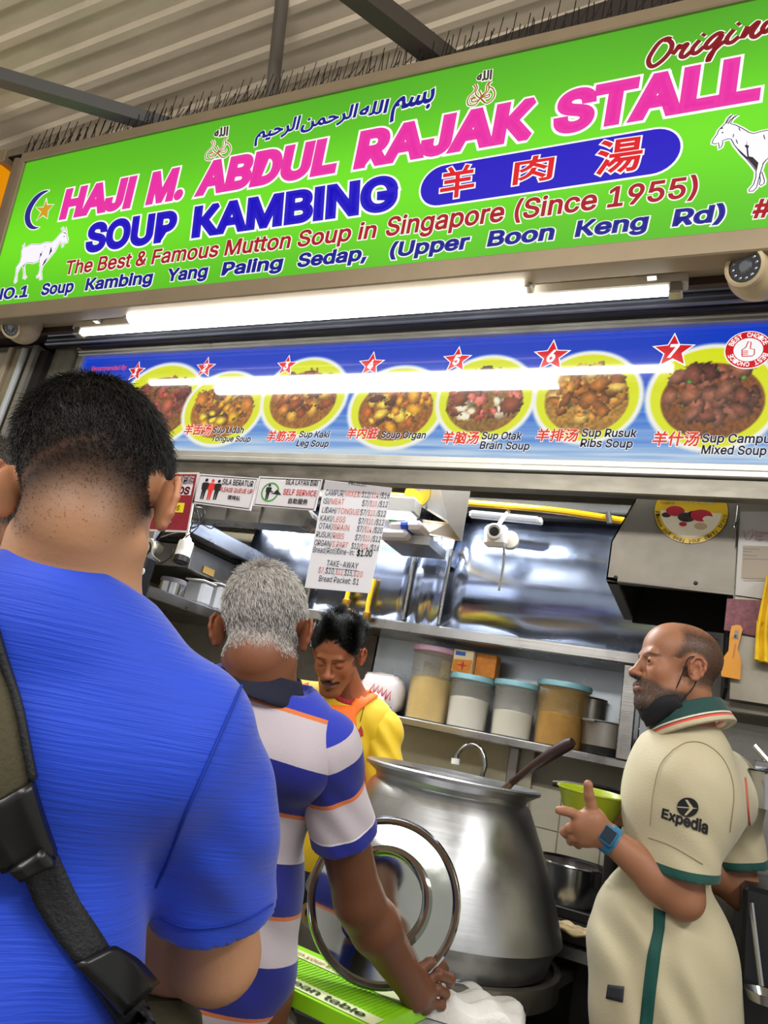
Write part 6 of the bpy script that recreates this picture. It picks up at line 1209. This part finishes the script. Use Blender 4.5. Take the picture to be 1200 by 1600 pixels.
fx = [(H[0]-.10, H[0]+.10, .0034), (hw[0]-.08, hw[0]+.08, .0036)]; fy = [(H[1]-.12, H[1]+.12, .0034), (hw[1]-.08, hw[1]+.10, .0036)]; fz = [(H[2]-.14, H[2]+.15, .0034), (hw[2]-.10, hw[2]+.09, .0036), (hw[2], H[2], .008)]
V, F = nets(S, axis_pts(P[0]-.56, P[0]+.46, .009, fx), axis_pts(min(P[1]-.30, H[1]-.16), P[1]+.52, .009, fy), axis_pts(.0, H[2]+.17, .014, fz))
def gm_(x, y, z): return np.clip((z+.048+.004*np.sin(x*160))/.022, 0, 1)*np.clip((.070-y-np.maximum(0, .045-z)*.8)/.012, 0, 1)*(np.abs(x) < .082)*earless(x, y, z)
C = skin_col(V, H, R, s, '84543a', '7a4438', 'b8b2ac', lambda x, y, z: gm_(x, y, z)*.75)
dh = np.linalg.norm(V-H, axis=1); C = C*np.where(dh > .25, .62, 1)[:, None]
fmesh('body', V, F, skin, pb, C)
for k, (hx, n, rr) in enumerate((('dcd8d2', 16000, .00042), ('625c58', 9000, .0004))):
    wm = Vector((0, 0, 0)); wc = H+R@np.array([.012, -.035, .12])
    strands('hair' if not k else 'dark_hair', pb, V, F, mat('hair_'+hx, hx, .4, spec=.7), gm_ if not k else (lambda x, y, z: gm_(x, y, z)*np.clip(1.2-z*7, .15, 1)), H, R, s, n, lambda x, y, z: np.clip(  .009+.08*(z+.02), .005, .019), lambda x, y, z: np.array([(x-.012)*4, (y+.035)*4, -.75])+np.array([.3, 0, 0]), rr, .18, lift=.38)
per = .1815
def band(t):   # t: metres below the collar along the body
    return t
stp = [(0, '1c2fa8')]; t_ = .036; L0 = 1.0
seq = []
for k in range(6): seq += [(t_, 'd8763c'), (t_+.008, 'c4b9c0'), (t_+.092, '0f1a80')]; t_ += per
polo = ramp_mat('polo_stripes', [(0, '2334b0')]+[(p/L0, c) for p, c in seq if p/L0 < 1], .8, bump=.2, bscale=320)
T = Sdf(); T.group(); torso(T, N, P, SL, SR, 1.0, 1.05, .010, .02); ub = nrm(N-P)
cn = nrm(nrm(H-N+np.array([0, .01, .03]))+rB*.28-fB*.1); T.post += [folds([((SR[0]-.1, SR[1]-.1, SR[2]-.2), (.8, .3, .5), .12, .004, .2), ((P[0]+.05, P[1]-.1, P[2]+.15), (.5, .2, .9), .11, .005, .2)]), neckcut(N+cn*-.004, cn, .10), cutplane(P-Z_*.20, -Z_)]
V, F = nets(T, np.arange(P[0]-.48, P[0]+.42, .0055), np.arange(P[1]-.40, P[1]+.34, .0055), np.arange(P[2]-.22, N[2]+.06, .0055)); tt = (N+rB*.1-V)@Z_*1.0+ -(V-N)@rB*.10
sh = fmesh('polo_shirt', V, F, polo, pb, att=tt/L0, smooth=3)
sleeve_m = ramp_mat('sleeve_stripes', [(0, '2334b0'), (.11, 'c4b9c0'), (.30, '0f1a80'), (.555, 'd8763c'), (.59, 'c4b9c0'), (.87, 'e6e2ea'), (.885, '141d88')], .8, bump=.2, bscale=320)
for g, a, b in ((1, SR, EL), (-1, SL, ELl)):
    U = Sdf(); U.group(); d = nrm(b-a); e = a+d*.215; U.cap(a+d*.02, e+d*.05, .058, .069, .02); U.cap(a-rB*g*.06-Z_*.003, a+d*.03, .057, .060, .05); U.post += [folds([(a+d*.14, (d[0]+.5, .2, .9), .06, .003, .1)]), cutplane(e, d)]
    I = Sdf(); I.group(); I.cap(e-d*.03, e+d*.1, .054, .055, .01); U.post.append((lambda I: lambda P_, D: np.maximum(D, -I(P_)))(I)); lo = np.minimum(a, e)-.12; hi = np.maximum(a, e)+.12
    V, F = nets(U, *[np.arange(lo[i], hi[i], .0045) for i in range(3)]); fmesh('sleeve', V, F, sleeve_m, sh, att=np.clip(((V-a)@d+.035)/(.25), 0, 1), smooth=3, snap=[(e, d)])
K = Sdf(); K.group(); K.cap(N-Z_*.02-cn*.01, N+cn*.012, .096, .074, .02); I = Sdf(); I.group(); I.cap(N-Z_*.02-cn*.05, N+cn*.1, .070, .064, .01); K.post += [lambda P_, D: np.maximum(D, -I(P_)), cutplane(N+cn*.020, cn), cutplane(N-cn*.030, -cn)]
V, F = nets(K, *[np.arange(N[i]-.13, N[i]+.13, .0035) for i in range(3)]); fmesh('collar', V, F, mat('navy_collar', '14172e', .8, bump=.3, bscale=300), sh, smooth=3)
pants(pb, P+np.array([0, 0, -.05]), RT, mat('brown_trousers', '3a342c', .8, bump=.2), -.04)
# sliver of another person at the left edge
H = PD(-28, 800, 1.25); R = hframe((-20, 790), 0, 8, -8); s = 1.0; N = H+np.array([0, -.03, -.17]); fE = R[:, 1]; rE = R[:, 0]; SR = N+rE*.17-Z_*.06; SL = N-rE*.17-Z_*.06; P = N-Z_*.55
pe = thing('person', 'mostly hidden person at the left edge behind the man in blue', 'person', (P[0], P[1], 0))
S = Sdf(); head_prims(S, H, R, s); S.group(); S.cap(H+R@np.array([0, -.028, -.05]), N, .056, .06, .03); RT = torso(S, N, P, SL, SR, .95, 1, -.01); S.group()
for a, g in ((SR, 1), (SL, -1)):
    e = a-Z_*.28+rE*g*.03; w = e-Z_*.22+fE*.08; arm(S, a, e, w, .042, .036, .026); S.group(w-Z_*.08, .12); S.cap(w, w-Z_*.07, .025, .03)
    for k in range(4): b = w-Z_*.08+fE*(.026-.017*k); chain(S, [b, b-Z_*.035, b-Z_*.055-rE*g*.012], .009, .008)
    S.group()
legs(S, P, RT); V, F = nets(S, axis_pts(P[0]-.32, P[0]+.32, .012, [(H[0]-.1, H[0]+.1, .006)]), axis_pts(P[1]-.25, P[1]+.3, .012, [(H[1]-.12, H[1]+.12, .006)]), axis_pts(0, H[2]+.16, .016, [(H[2]-.14, H[2]+.15, .006)]))
C = skin_col(V, H, R, s, '9a6a4c', '8a5444', '3a3330', lambda x, y, z: gm_(x, y, z)); fmesh('body', V, F, skin, pe, C)
strands('hair', pe, V, F, mat('hair_grey_dark', '5a534e', .5), gm_, H, R, s, 5000, lambda x, y, z: .016+0*z, lambda x, y, z: np.array([x*4, y*4+.2, -.8]), .0006, .3)
T = Sdf(); T.group(); torso(T, N, P, SL, SR, .95, 1, .012); T.cap(SR, SR-Z_*.2+rE*.02, .06, .066); T.cap(SL, SL-Z_*.2-rE*.02, .06, .066); T.post += [cutplane(N+Z_*.0, Z_), cutplane(P-Z_*.1, -Z_)]
V, F = nets(T, np.arange(P[0]-.32, P[0]+.32, .010), np.arange(P[1]-.25, P[1]+.25, .010), np.arange(P[2]-.13, N[2]+.05, .010)); fmesh('shirt', V, F, mat('grey_shirt', '55585c', .8, bump=.2), pe, smooth=3)
pants(pe, P+np.array([0, 0, -.05]), RT, mat('dark_trousers2', '2b2b30', .8, bump=.2), .08, .016)
# ------------------------------------------------------------------ the cook in yellow, looking down behind the pot
H = PD(527, 1024, 2.42)
def look_frame(px, yaw, pitch, roll):   # facing the camera
    f0 = -ray(*px); f0[2] = 0; f0 = nrm(f0); a = math.radians(yaw); f0 = np.array([f0[0]*math.cos(a)-f0[1]*math.sin(a), f0[0]*math.sin(a)+f0[1]*math.cos(a), 0]); p = math.radians(pitch); f = f0*math.cos(p)-Z_*math.sin(p); u = Z_*math.cos(p)+f0*math.sin(p); r = np.cross(f, u); q = math.radians(roll); return frame_of(f, u*math.cos(q)+r*math.sin(q))
R = look_frame((527, 1024), -14, 30, 3); s = 1.0
fC = look_frame((527, 1024), 0, 0, 0)[:, 1]; rC = np.cross(fC, Z_)
N = PD(545, 1082, 2.52); SLc = PD(599, 1128, 2.46); SRc = SLc+rC*.35+Z_*.02; SL, SR = SLc, SRc; P = N-Z_*.54+fC*-.02
EL = SL-Z_*.25-rC*.05+fC*.06; WR = EL+fC*.2+rC*.06-Z_*.02; ELr = SR-Z_*.27+rC*.02+fC*.05; WRr = ELr+fC*.18-Z_*.05
pc = thing('person', 'cook with a moustache in a yellow shirt looking down behind the big pot', 'person', (P[0], P[1], 0))
S = Sdf(); head_prims(S, H, R, s, closed=True, jaw=.95); S.group(); S.cap(H+R@np.array([0, -.028, -.05]), N-Z_*.01+fC*.01, .052, .060, .03); RT = torso(S, N, P, SL, SR, .92, .95, -.012); S.group(); arm(S, SL, EL, WR, .043, .037, .025); arm(S, SR, ELr, WRr, .043, .037, .025)
for w_, e_ in ((WR, EL), (WRr, ELr)):
    dd = nrm(w_-e_); S.group(w_+dd*.08, .13); S.cap(w_, w_+dd*.07, .025, .031)
    for k in range(4): b = w_+dd*.075+rC*(.026-.017*k); chain(S, [b, b+dd*.035, b+dd*.055-Z_*.015], .009, .0078)
    chain(S, [w_+dd*.02+rC*.02, w_+dd*.05+rC*.05], .011, .009)
S.group(); legs(S, P, RT)
V, F = nets(S, axis_pts(P[0]-.32, P[0]+.32, .010, [(H[0]-.10, H[0]+.10, .003)]), axis_pts(P[1]-.42, P[1]+.25, .010, [(H[1]-.14, H[1]+.12, .003)]), axis_pts(0, H[2]+.16, .014, [(H[2]-.15, H[2]+.15, .003)]))
def hc_(x, y, z): return np.clip((z-.030-.62*np.maximum(0, y-.02)+.85*np.maximum(0, -y)+.3*np.abs(x))/.012, 0, 1)*(np.abs(x) < .082)*earless(x, y, z)*np.clip((.085-y)/.01, 0, 1)
def tash(x, y, z): return np.clip(1-np.abs((z+.0505+.25*np.abs(x))/.0055), 0, 1)*1.6*(np.abs(x) < .034)*(y > .07)+np.clip(1-np.hypot(x/.012, (z+.083)/.007), 0, 1)*.9*(y > .07)+.22*((z < -.045) & (y > .0))+.9*np.clip(1-np.abs((z-.020-.004*np.sin(np.abs(x)*60))/.0055), 0, 1)*(np.abs(x) > .010)*(np.abs(x) < .050)*(y > .06)+.5*np.clip(1-np.abs((z+.003)/.002), 0, 1)*(np.abs(np.abs(x)-.031) < .014)*(y > .06)
C = skin_col(V, H, R, s, '94593a', '70403a', '14100f', hc_, '15100e', tash); fmesh('body', V, F, skin, pc, C)
strands('hair', pc, V, F, mat('hair_glossy_black', '060607', .32, spec=.35), hc_, H, R, s, 8000, lambda x, y, z: .024+.34*np.maximum(0, z-.03), lambda x, y, z: np.array([x*3+.5*math.sin(70*y+30*x), -.7+.6*math.sin(90*x), .35+.5*math.sin(80*x+60*y)]), .0009, .10, lift=.95, curl=.30, npt=7)
yellS = mat('yellow_jersey', 'd9b410', .6, bump=.2, bscale=260, sheen=.3); redt = mat('red_trim', '9a1420', .7)
T = Sdf(); T.group(); torso(T, N, P, SL, SR, .94, 1.0, .014); cn = nrm(Z_*.75+fC*.5)
for a, b in ((SL, EL), (SR, ELr)): pass
T.post += [folds([((SL[0]+.1, SL[1]-.1, SL[2]-.2), (.7, .2, .6), .09, .006, .2)]), cutplane(P-Z_*.12, -Z_)]
nk = Sdf(); nk.group(); nk.cap(N+fC*.015-cn*.0, N+fC*.05+cn*.12, .072, .078, .01); T.post.append(lambda P_, D: np.maximum(D, -nk(P_)))
V, F = nets(T, np.arange(P[0]-.36, P[0]+.36, .006), np.arange(P[1]-.30, P[1]+.28, .006), np.arange(P[2]-.14, N[2]+.08, .006)); sh = fmesh('jersey', V, F, yellS, pc, smooth=3)
Cc = Sdf(); Cc.group(); torso(Cc, N, P, SL, SR, .94, 1.0, .017); nk2 = Sdf(); nk2.group(); nk2.cap(N+fC*.015, N+fC*.05+cn*.12, .092, .098, .01); Cc.post += [lambda P_, D: np.maximum(D, nk2(P_)), lambda P_, D: np.maximum(D, -nk(P_))]
V, F = nets(Cc, *[np.arange(N[i]-.14, N[i]+.14, .0045) for i in range(3)]); fmesh('red_collar', V, F, redt, sh, smooth=3)
for g, a, b in ((-1, SL, EL), (1, SR, ELr)):
    U = Sdf(); U.group(); d = nrm(b-a); e = a+d*.235; U.cap(a+d*.02, e+d*.05, .055, .072, .02); U.cap(a-rC*g*.05, a+d*.03, .046, .055, .05); U.post += [folds([(a+d*.12, (d[0]+.5, .2, .9), .07, .005, .14)]), cutplane(e, d)]; I = Sdf(); I.group(); I.cap(e-d*.04, e+d*.1, .054, .056, .01); U.post.append((lambda I: lambda P_, D: np.maximum(D, -I(P_)))(I))
    lo = np.minimum(a, e)-.12; hi = np.maximum(a, e)+.12; V, F = nets(U, *[np.arange(lo[i], hi[i], .005) for i in range(3)]); so_ = fmesh('sleeve', V, F, ramp_mat('cook_sleeve', [(0, 'd9b410'), (.93, 'b8506a')], .6, bump=.2, bscale=260), sh, att=np.clip(((V-a)@d)/.25, 0, 1), smooth=3, snap=[(e, d)])
surfC = lambda P_: T(P_)
apm = mat('orange_apron', 'e86a10', .6, bump=.25, bscale=120); ap = thing('apron', 'bright orange apron with straps worn over the yellow shirt of the cook', 'apron', P+fC*.15)
ribbon(T, [(590, 1090), (574, 1101), (560, 1113), (553, 1126)], [(575, 1080), (562, 1088), (550, 1099), (543, 1113)], apm, ap, 'strap', .004, .003, n=16, t0=1.6); ribbon(T, [(482, 1068), (480, 1078), (479, 1090)], [(468, 1072), (466, 1080), (464, 1092)], apm, ap, 'strap', .004, .003, n=10, t0=1.6)
ribbon(T, [(555, 1105), (556, 1140), (560, 1180), (572, 1212), (575, 1240)], [(480, 1100), (478, 1140), (478, 1180), (478, 1212), (478, 1240)], apm, ap, 'bib', .005, .003, n=24, w=14, t0=1.6)
decal(T, ([(0, 0), (1, .1), (.9, .5), (.6, 1), (.3, .6), (.0, .9), (.2, .4)], [(0, 1, 2, 3, 4, 5, 6)]), [(556, 1152), (567, 1152), (569, 1133), (556, 1134)], mat('crest_red', 'a02a1c', .6), sh, 'crest', .004, t0=1.6); ribbon(T, [(563, 1128), (572, 1096)], [(562, 1128), (571, 1096)], mat('crest_line', '3a2018', .6), sh, 'printed_line', .003, .0008, n=6, w=1, t0=1.6)
pants(pc, P+np.array([0, 0, -.05]), RT, mat('dark_trousers3', '26262a', .8, bump=.2), .08, .014)
# ------------------------------------------------------------------ man in the pale shirt, in profile
H = PD(1057, 1048, 1.72); hl = nrm([-.90, -.43, 0]); R = frame_of(nrm(hl+Z_*.02), nrm(Z_+hl*.03)); s = 1.0
R = frame_of(nrm(hl*math.cos(.0)+Z_*.03), Z_+nrm(np.cross(hl, Z_))*.04); s = .925
fD = nrm([-1, .10, 0]); rD = np.cross(fD, Z_)
SL = PD(1079, 1207, 1.60); SR = PD(1132, 1214, 1.87); rD = nrm((SR-SL)*[1, 1, 0]); fD = np.cross(Z_, rD); mid = (SL+SR)/2; N = PD(1077, 1132, 1.695); P = mid-Z_*.56+fD*.055
ELl = PD(1066, 1402, 1.545); WRl = PD(946, 1306, 1.60); ELr = SR-Z_*.27-fD*.05+rD*.04; WRr = PD(985, 1275, 1.84)
pd_ = thing('person', 'balding bearded man in a cream shirt, mask under his chin, gesturing', 'person', (P[0], P[1], 0))
S = Sdf(); head_prims(S, H, R, s, jaw=1.02, nose=1.0, ear=1.15); S.group(); S.cap(H+R@np.array([0, -.030, -.05]), N-Z_*.02, .055, .062, .03); S.cap(H+R@np.array([0, .02, -.07]), N-Z_*.03+fD*.03, .04, .05, .03); RT = torso(S, N-Z_*.045, P, SL-Z_*.01, SR, .84, 1.1, -.012, .05); S.group(); arm(S, SL, ELl, WRl, .044, .043, .027); arm(S, SR, ELr, WRr, .044, .040, .026)
S.group(PD(905, 1290, 1.6), .2); S.cap(WRl, PD(925, 1294, 1.60), .026, .030, .02); S.cap(PD(930, 1282, 1.60), PD(914, 1308, 1.60), .024, .022, .02); S.cap(PD(922, 1278, 1.6), PD(905, 1288, 1.6), .022, .020, .02)
for pts, r in ((((926, 1278, 1.60), (924, 1258, 1.60), (920, 1242, 1.60), (919, 1226, 1.60)), .0125), (((908, 1276, 1.60), (893, 1270, 1.60), (882, 1267, 1.60), (873, 1266, 1.60)), .0108), (((902, 1288, 1.60), (890, 1294, 1.605), (882, 1300, 1.62), (884, 1304, 1.645)), .0108), (((906, 1300, 1.60), (896, 1308, 1.605), (892, 1314, 1.625), (896, 1315, 1.65)), .0105), (((914, 1310, 1.60), (906, 1316, 1.61), (904, 1320, 1.63), (908, 1319, 1.65)), .0095)): chain(S, [PD(*p) for p in pts], r, r*.84, .006)
S.group(WRr, .17); dd = nrm(PD(950, 1270, 1.80)-WRr); S.cap(WRr, WRr+dd*.06, .026, .03)
for k in range(4): b = WRr+dd*.06+Z_*(.03-.017*k); chain(S, [b, b+dd*.03, b+dd*.05+np.array([0, -.015, 0])], .009, .008)
S.group(); legs(S, P, RT)
hw = PD(905, 1285, 1.6)
V, F = nets(S, axis_pts(P[0]-.36, P[0]+.32, .009, [(H[0]-.14, H[0]+.12, .0028), (hw[0]-.07, hw[0]+.08, .0034)]), axis_pts(P[1]-.36, P[1]+.30, .009, [(H[1]-.11, H[1]+.11, .0028), (hw[1]-.06, hw[1]+.07, .0034)]), axis_pts(0, H[2]+.15, .014, [(H[2]-.15, H[2]+.15, .0028), (hw[2]-.09, hw[2]+.09, .0034), (hw[2]-.2, H[2], .007)]))
def hd_(x, y, z): return np.clip((.030-y+.5*np.maximum(0, .06-z))/.02, 0, 1)*np.clip((z+.045)/.02, 0, 1)*np.clip((.115-z)/.03, .25, 1)*(np.abs(x) < .082)*earless(x, y, z)*np.where((z < .02) & (y > .01), 0, 1)
def bd_(x, y, z): 
    b = np.clip((-.040-z+.35*np.clip(y-.05, 0, .03)-.25*np.abs(x))/.012, 0, 1)*(y > -.005)*np.clip((z+.125)/.01, 0, 1); b *= np.clip(np.hypot(x/.024, (z+.0635)/.008)-.6, 0, 1)
    t = np.clip(1-np.abs((z+.0535+.15*np.abs(x))/.005), 0, 1)*(np.abs(x) < .030)*(y > .07)*(y < .101)*1.2
    return np.clip(b*.72+t+.85*np.clip(1-np.abs((z-.022+.15*np.maximum(0, np.abs(x)-.03))/.005), 0, 1)*(np.abs(x) > .010)*(np.abs(x) < .052)*(y > .06), 0, .9)
C = skin_col(V, H, R, s, '9a6a4e', '8a5548', '30241c', lambda x, y, z: hd_(x, y, z)*.8, '3b312b', bd_); dh = np.linalg.norm(V-H, axis=1)
o = fmesh('body', V, F, skin, pd_, C); eyes(pd_, H, R, s, (-.1, 1, .05))
strands('hair', pd_, V, F, mat('hair_brown_short', '2a211c', .5), hd_, H, R, s, 7000, lambda x, y, z: .004+0*z, lambda x, y, z: np.array([0, -.5, -.8]), .0004, .3)
strands('beard', pd_, V, F, mat('beard_grizzled', '4e463f', .5), lambda x, y, z: np.clip(bd_(x, y, z), 0, 1)*(z < .0), H, R, s, 7000, lambda x, y, z: .006+.0*z, lambda x, y, z: np.array([0, .2, -1.]), .0004, .25)
# cream shirt
crm_ = mat('cream_jersey', 'bdb393', .7, bump=.25, bscale=260, sheen=.3, var=.04, vscale=20)
T = Sdf(); T.group(); RB = torso(T, N-Z_*.012, P, SL-Z_*.01, SR, .90, 1.10, .014, .035); T.ell(P+fD*.012+Z_*.02, (.155, .150, .24), RB, .06); T.post += [folds([((SL[0]-.1, SL[1], SL[2]-.3), (.5, .1, .8), .13, .005, .2), ((P[0], P[1]-.15, P[2]+.1), (.9, .1, .35), .11, .006, .25)])]
cn = nrm(Z_*.9+fD*.42); T.post += [cutplane(N+cn*.006, cn), cutplane(P-Z_*.20, -Z_)]
SLV = {}
for g, a, b in ((-1, SL, ELl), (1, SR, ELr)):
    U = Sdf(); U.group(); d = nrm(b-a); e = a+d*.215; U.cap(a+d*.02, e+d*.05, .060, .075, .02); U.cap(a-rD*g*.05-Z_*.003, a+d*.03, .050, .058, .05); U.post += [folds([(a+d*.14, (d[0]+.5, .3, .9), .08, .003, .12)]), cutplane(e, d), hollow(e-d*.04, e+d*.1, .057, .059)]; SLV[g] = (U, a, d, e); T.post.append(union(U, .045))
V, F = nets(T, np.arange(P[0]-.34, P[0]+.34, .005), np.arange(P[1]-.36, P[1]+.34, .005), np.arange(P[2]-.22, N[2]+.06, .005)); att = np.zeros(len(V))
for U, a, d, e in SLV.values(): att = np.maximum(att, np.where(np.abs(U(V)) < .006, np.clip((V-a)@d/.215, 0, 1), 0))
sh = fmesh('football_shirt', V, F, ramp_mat('cream_jersey_bands', [(0, 'bdb393'), (.905, '0c4a40')], .7, bump=.25, bscale=260), pd_, att=att, smooth=3, snap=[(e, d) for U, a, d, e in SLV.values()])
# collar: dark green with pale and red piping
K = Sdf(); K.group(); K.cap(N-cn*.03, N+cn*.05, .106, .088, .02); I = Sdf(); I.group(); I.cap(N-cn*.06, N+cn*.1, .087, .080, .01); K.post += [lambda P_, D: np.maximum(D, -I(P_)), cutplane(N+cn*.038, cn), cutplane(N-cn*.020, -cn)]
V, F = nets(K, *[np.arange(N[i]-.14, N[i]+.14, .0032) for i in range(3)]); fmesh('collar', V, F, ramp_mat('collar_bands', [(0, 'bdb393'), (.06, 'e04a3a'), (.16, '2a1c1c'), (.20, 'd8d2bc'), (.28, '0c3f3a')], .7), sh, att=np.clip(((V-N)@cn+.012)/.050, 0, 1), smooth=3)
tb = mat('print_black_cloth', '1b1a1e', .6)
decal(T, 'Expedia', [(1033, 1281), (1104, 1309), (1107, 1282), (1036, 1262)], tb, sh, 'printed_word', .0025, bold=.03, t0=1.2)
n_ = 28; decal(T, ([(.5+.5*math.cos(6.2832*i/n_), .5+.5*math.sin(6.2832*i/n_)) for i in range(n_)]+[(.5, .5)], [(i, (i+1) % n_, n_) for i in range(n_)]), [(1057, 1275), (1090, 1277), (1092, 1247), (1059, 1245)], tb, sh, 'round_emblem', .0025, t0=1.2)
decal(T, ([(0, .47), (.6, .47), (.35, .05), (.47, .05), (.78, .47), (1, .5), (.78, .53), (.47, .95), (.35, .95), (.6, .53), (0, .53)], [(0, 1, 9, 10), (1, 2, 3, 4), (4, 5, 6), (6, 7, 8, 9), (1, 4, 6, 9)]), [(1058, 1274), (1089, 1276), (1091, 1249), (1060, 1247)], crm_, sh, 'emblem_plane', .0034, t0=1.2)
gr = mat('green_stripe', '0c4a42', .7, bump=.2, bscale=260); ribbon(T, [(1040, 1425), (1039, 1450), (1032, 1490), (1026, 1540), (1018, 1620)], [(1022, 1418), (1021, 1450), (1012, 1490), (1006, 1540), (997, 1620)], gr, sh, 'side_stripe', .0015, .001, n=30, w=3, t0=1.2)
ribbon(T, [(974, 1566), (976, 1541)], [(948, 1560), (951, 1538)], mat('hem_label', '2c2f35', .6), sh, 'hem_label', .002, .001, n=4, w=4, t0=1.2)
ribbon(T, [(1165, 1215), (1172, 1290)], [(1163, 1215), (1170, 1290)], mat('shoulder_piping', 'd8664e', .7), sh, 'piping', .001, .001, n=10, w=1, t0=1.2)
sm2 = mat('jersey_seam', '8f866a', .8); seam(T, [(1052, 1172), (1032, 1196), (1021, 1240), (1016, 1290)], sh, sm2, .0009, 1.2); seam(T, [(1052, 1172), (1075, 1160), (1104, 1164), (1132, 1190), (1146, 1235), (1140, 1300)], sh, sm2, .0009, 1.2); seam(T, [(1013, 1308), (1050, 1322), (1098, 1350)], sh, sm2, .0009, 1.2)
pants(pd_, P+np.array([0, 0, -.05]), RT, mat('jeans', '2c3a52', .8, bump=.3), -.06)
# mask pulled under the chin
mk = thing('face_mask', 'black face mask pulled down under the chin of the bearded man', 'mask', H+R@np.array([0, .06, -.13])); mm = mat('mask_black', '15151b', .8, bump=.3, bscale=80)
V = []; n1, n2 = 24, 8
for i in range(n1+1):
    a = math.radians(-84+168*i/n1); 
    for j in range(n2+1):
        t = j/n2; rx, ry = .060+.010*math.sin(t*3.1), .070+.012*math.sin(t*3.1); sag = .045*abs(math.sin(a))**1.3
        q = np.array([rx*math.sin(a)*(1-.0*t), .012+ry*math.cos(a)-.020*t, -.101-(.034*t+.022*t*math.cos(a))*(1-.45*math.sin(a)**2)+sag*(.75-.5*t)+.0025*math.sin(j*3.)]); V.append(H+R@q*s)
o = mesh_obj('pleated_cloth', V, [(i*(n2+1)+j, (i+1)*(n2+1)+j, (i+1)*(n2+1)+j+1, i*(n2+1)+j+1) for i in range(n1) for j in range(n2)], mm, mk, True); md = o.modifiers.new('t', 'SOLIDIFY'); md.thickness = .002
for g in (-1, 1):
    L = lambda x, y, z: H+R@np.array([g*x, y, z])*s; MB().tube(spline([L(.060, .026, -.068), L(.072, .016, -.02), L(.081, .008, .02), L(.084, -.01, .030)], 5), .0016, 6).build('ear_loop', mm, mk, True); MB().tube(spline([L(.063, .012, -.09), L(.074, -.012, -.05), L(.080, -.02, -.02)], 5), .0016, 6).build('ear_loop', mm, mk, True)
# watch
wt = thing('wristwatch', 'blue sports watch on the wrist of the gesturing bearded man', 'watch', PD(933, 1308, 1.57)); wd = nrm(WRl-ELl); wc = WRl-wd*.012; wb_ = mat('watch_blue', '2f6f94', .5); MB().lathe([(.0305, -.011), (.033, -.010), (.033, .010), (.0305, .011)], wc, 32, wd).build('strap', wb_, wt, True)
wn = nrm(np.cross(wd, Z_)); wn = nrm(nrm(C0-wc)*.9-CR*.35-wd*(nrm(C0-wc)*.9-CR*.35)@wd); wu = np.cross(wd, wn)
MB().obox(wc+wn*.037, wd, wu, wn, .036, .040, .012, bev=.006).build('case', wb_, wt, True); MB().obox(wc+wn*.0435, wd, wu, wn, .026, .029, .002, bev=.001).build('face', mat('watch_face', '1c2a38', .1), wt)
# lime bowl in the other hand
c = PD(922, 1268, 1.74); bw = thing('lime_bowl', 'lime green plastic bowl held up behind the raised hand', 'bowl', c-Z_*.035); ba = nrm([.02, -.06, 1]); r = .083
MB().lathe([(0, -.045), (.040, -.045), (.042, -.040), (r*.78, -.012), (r*.97, .030), (r*1.03, .034), (r*1.02, .037), (r*.95, .033), (r*.74, -.010), (.036, -.038), (0, -.038)], c+np.array([0, 0, .012]), 64, ba).build('body', mat('lime_bowl_plastic', '97a81e', .3, sss=.0), bw, True)
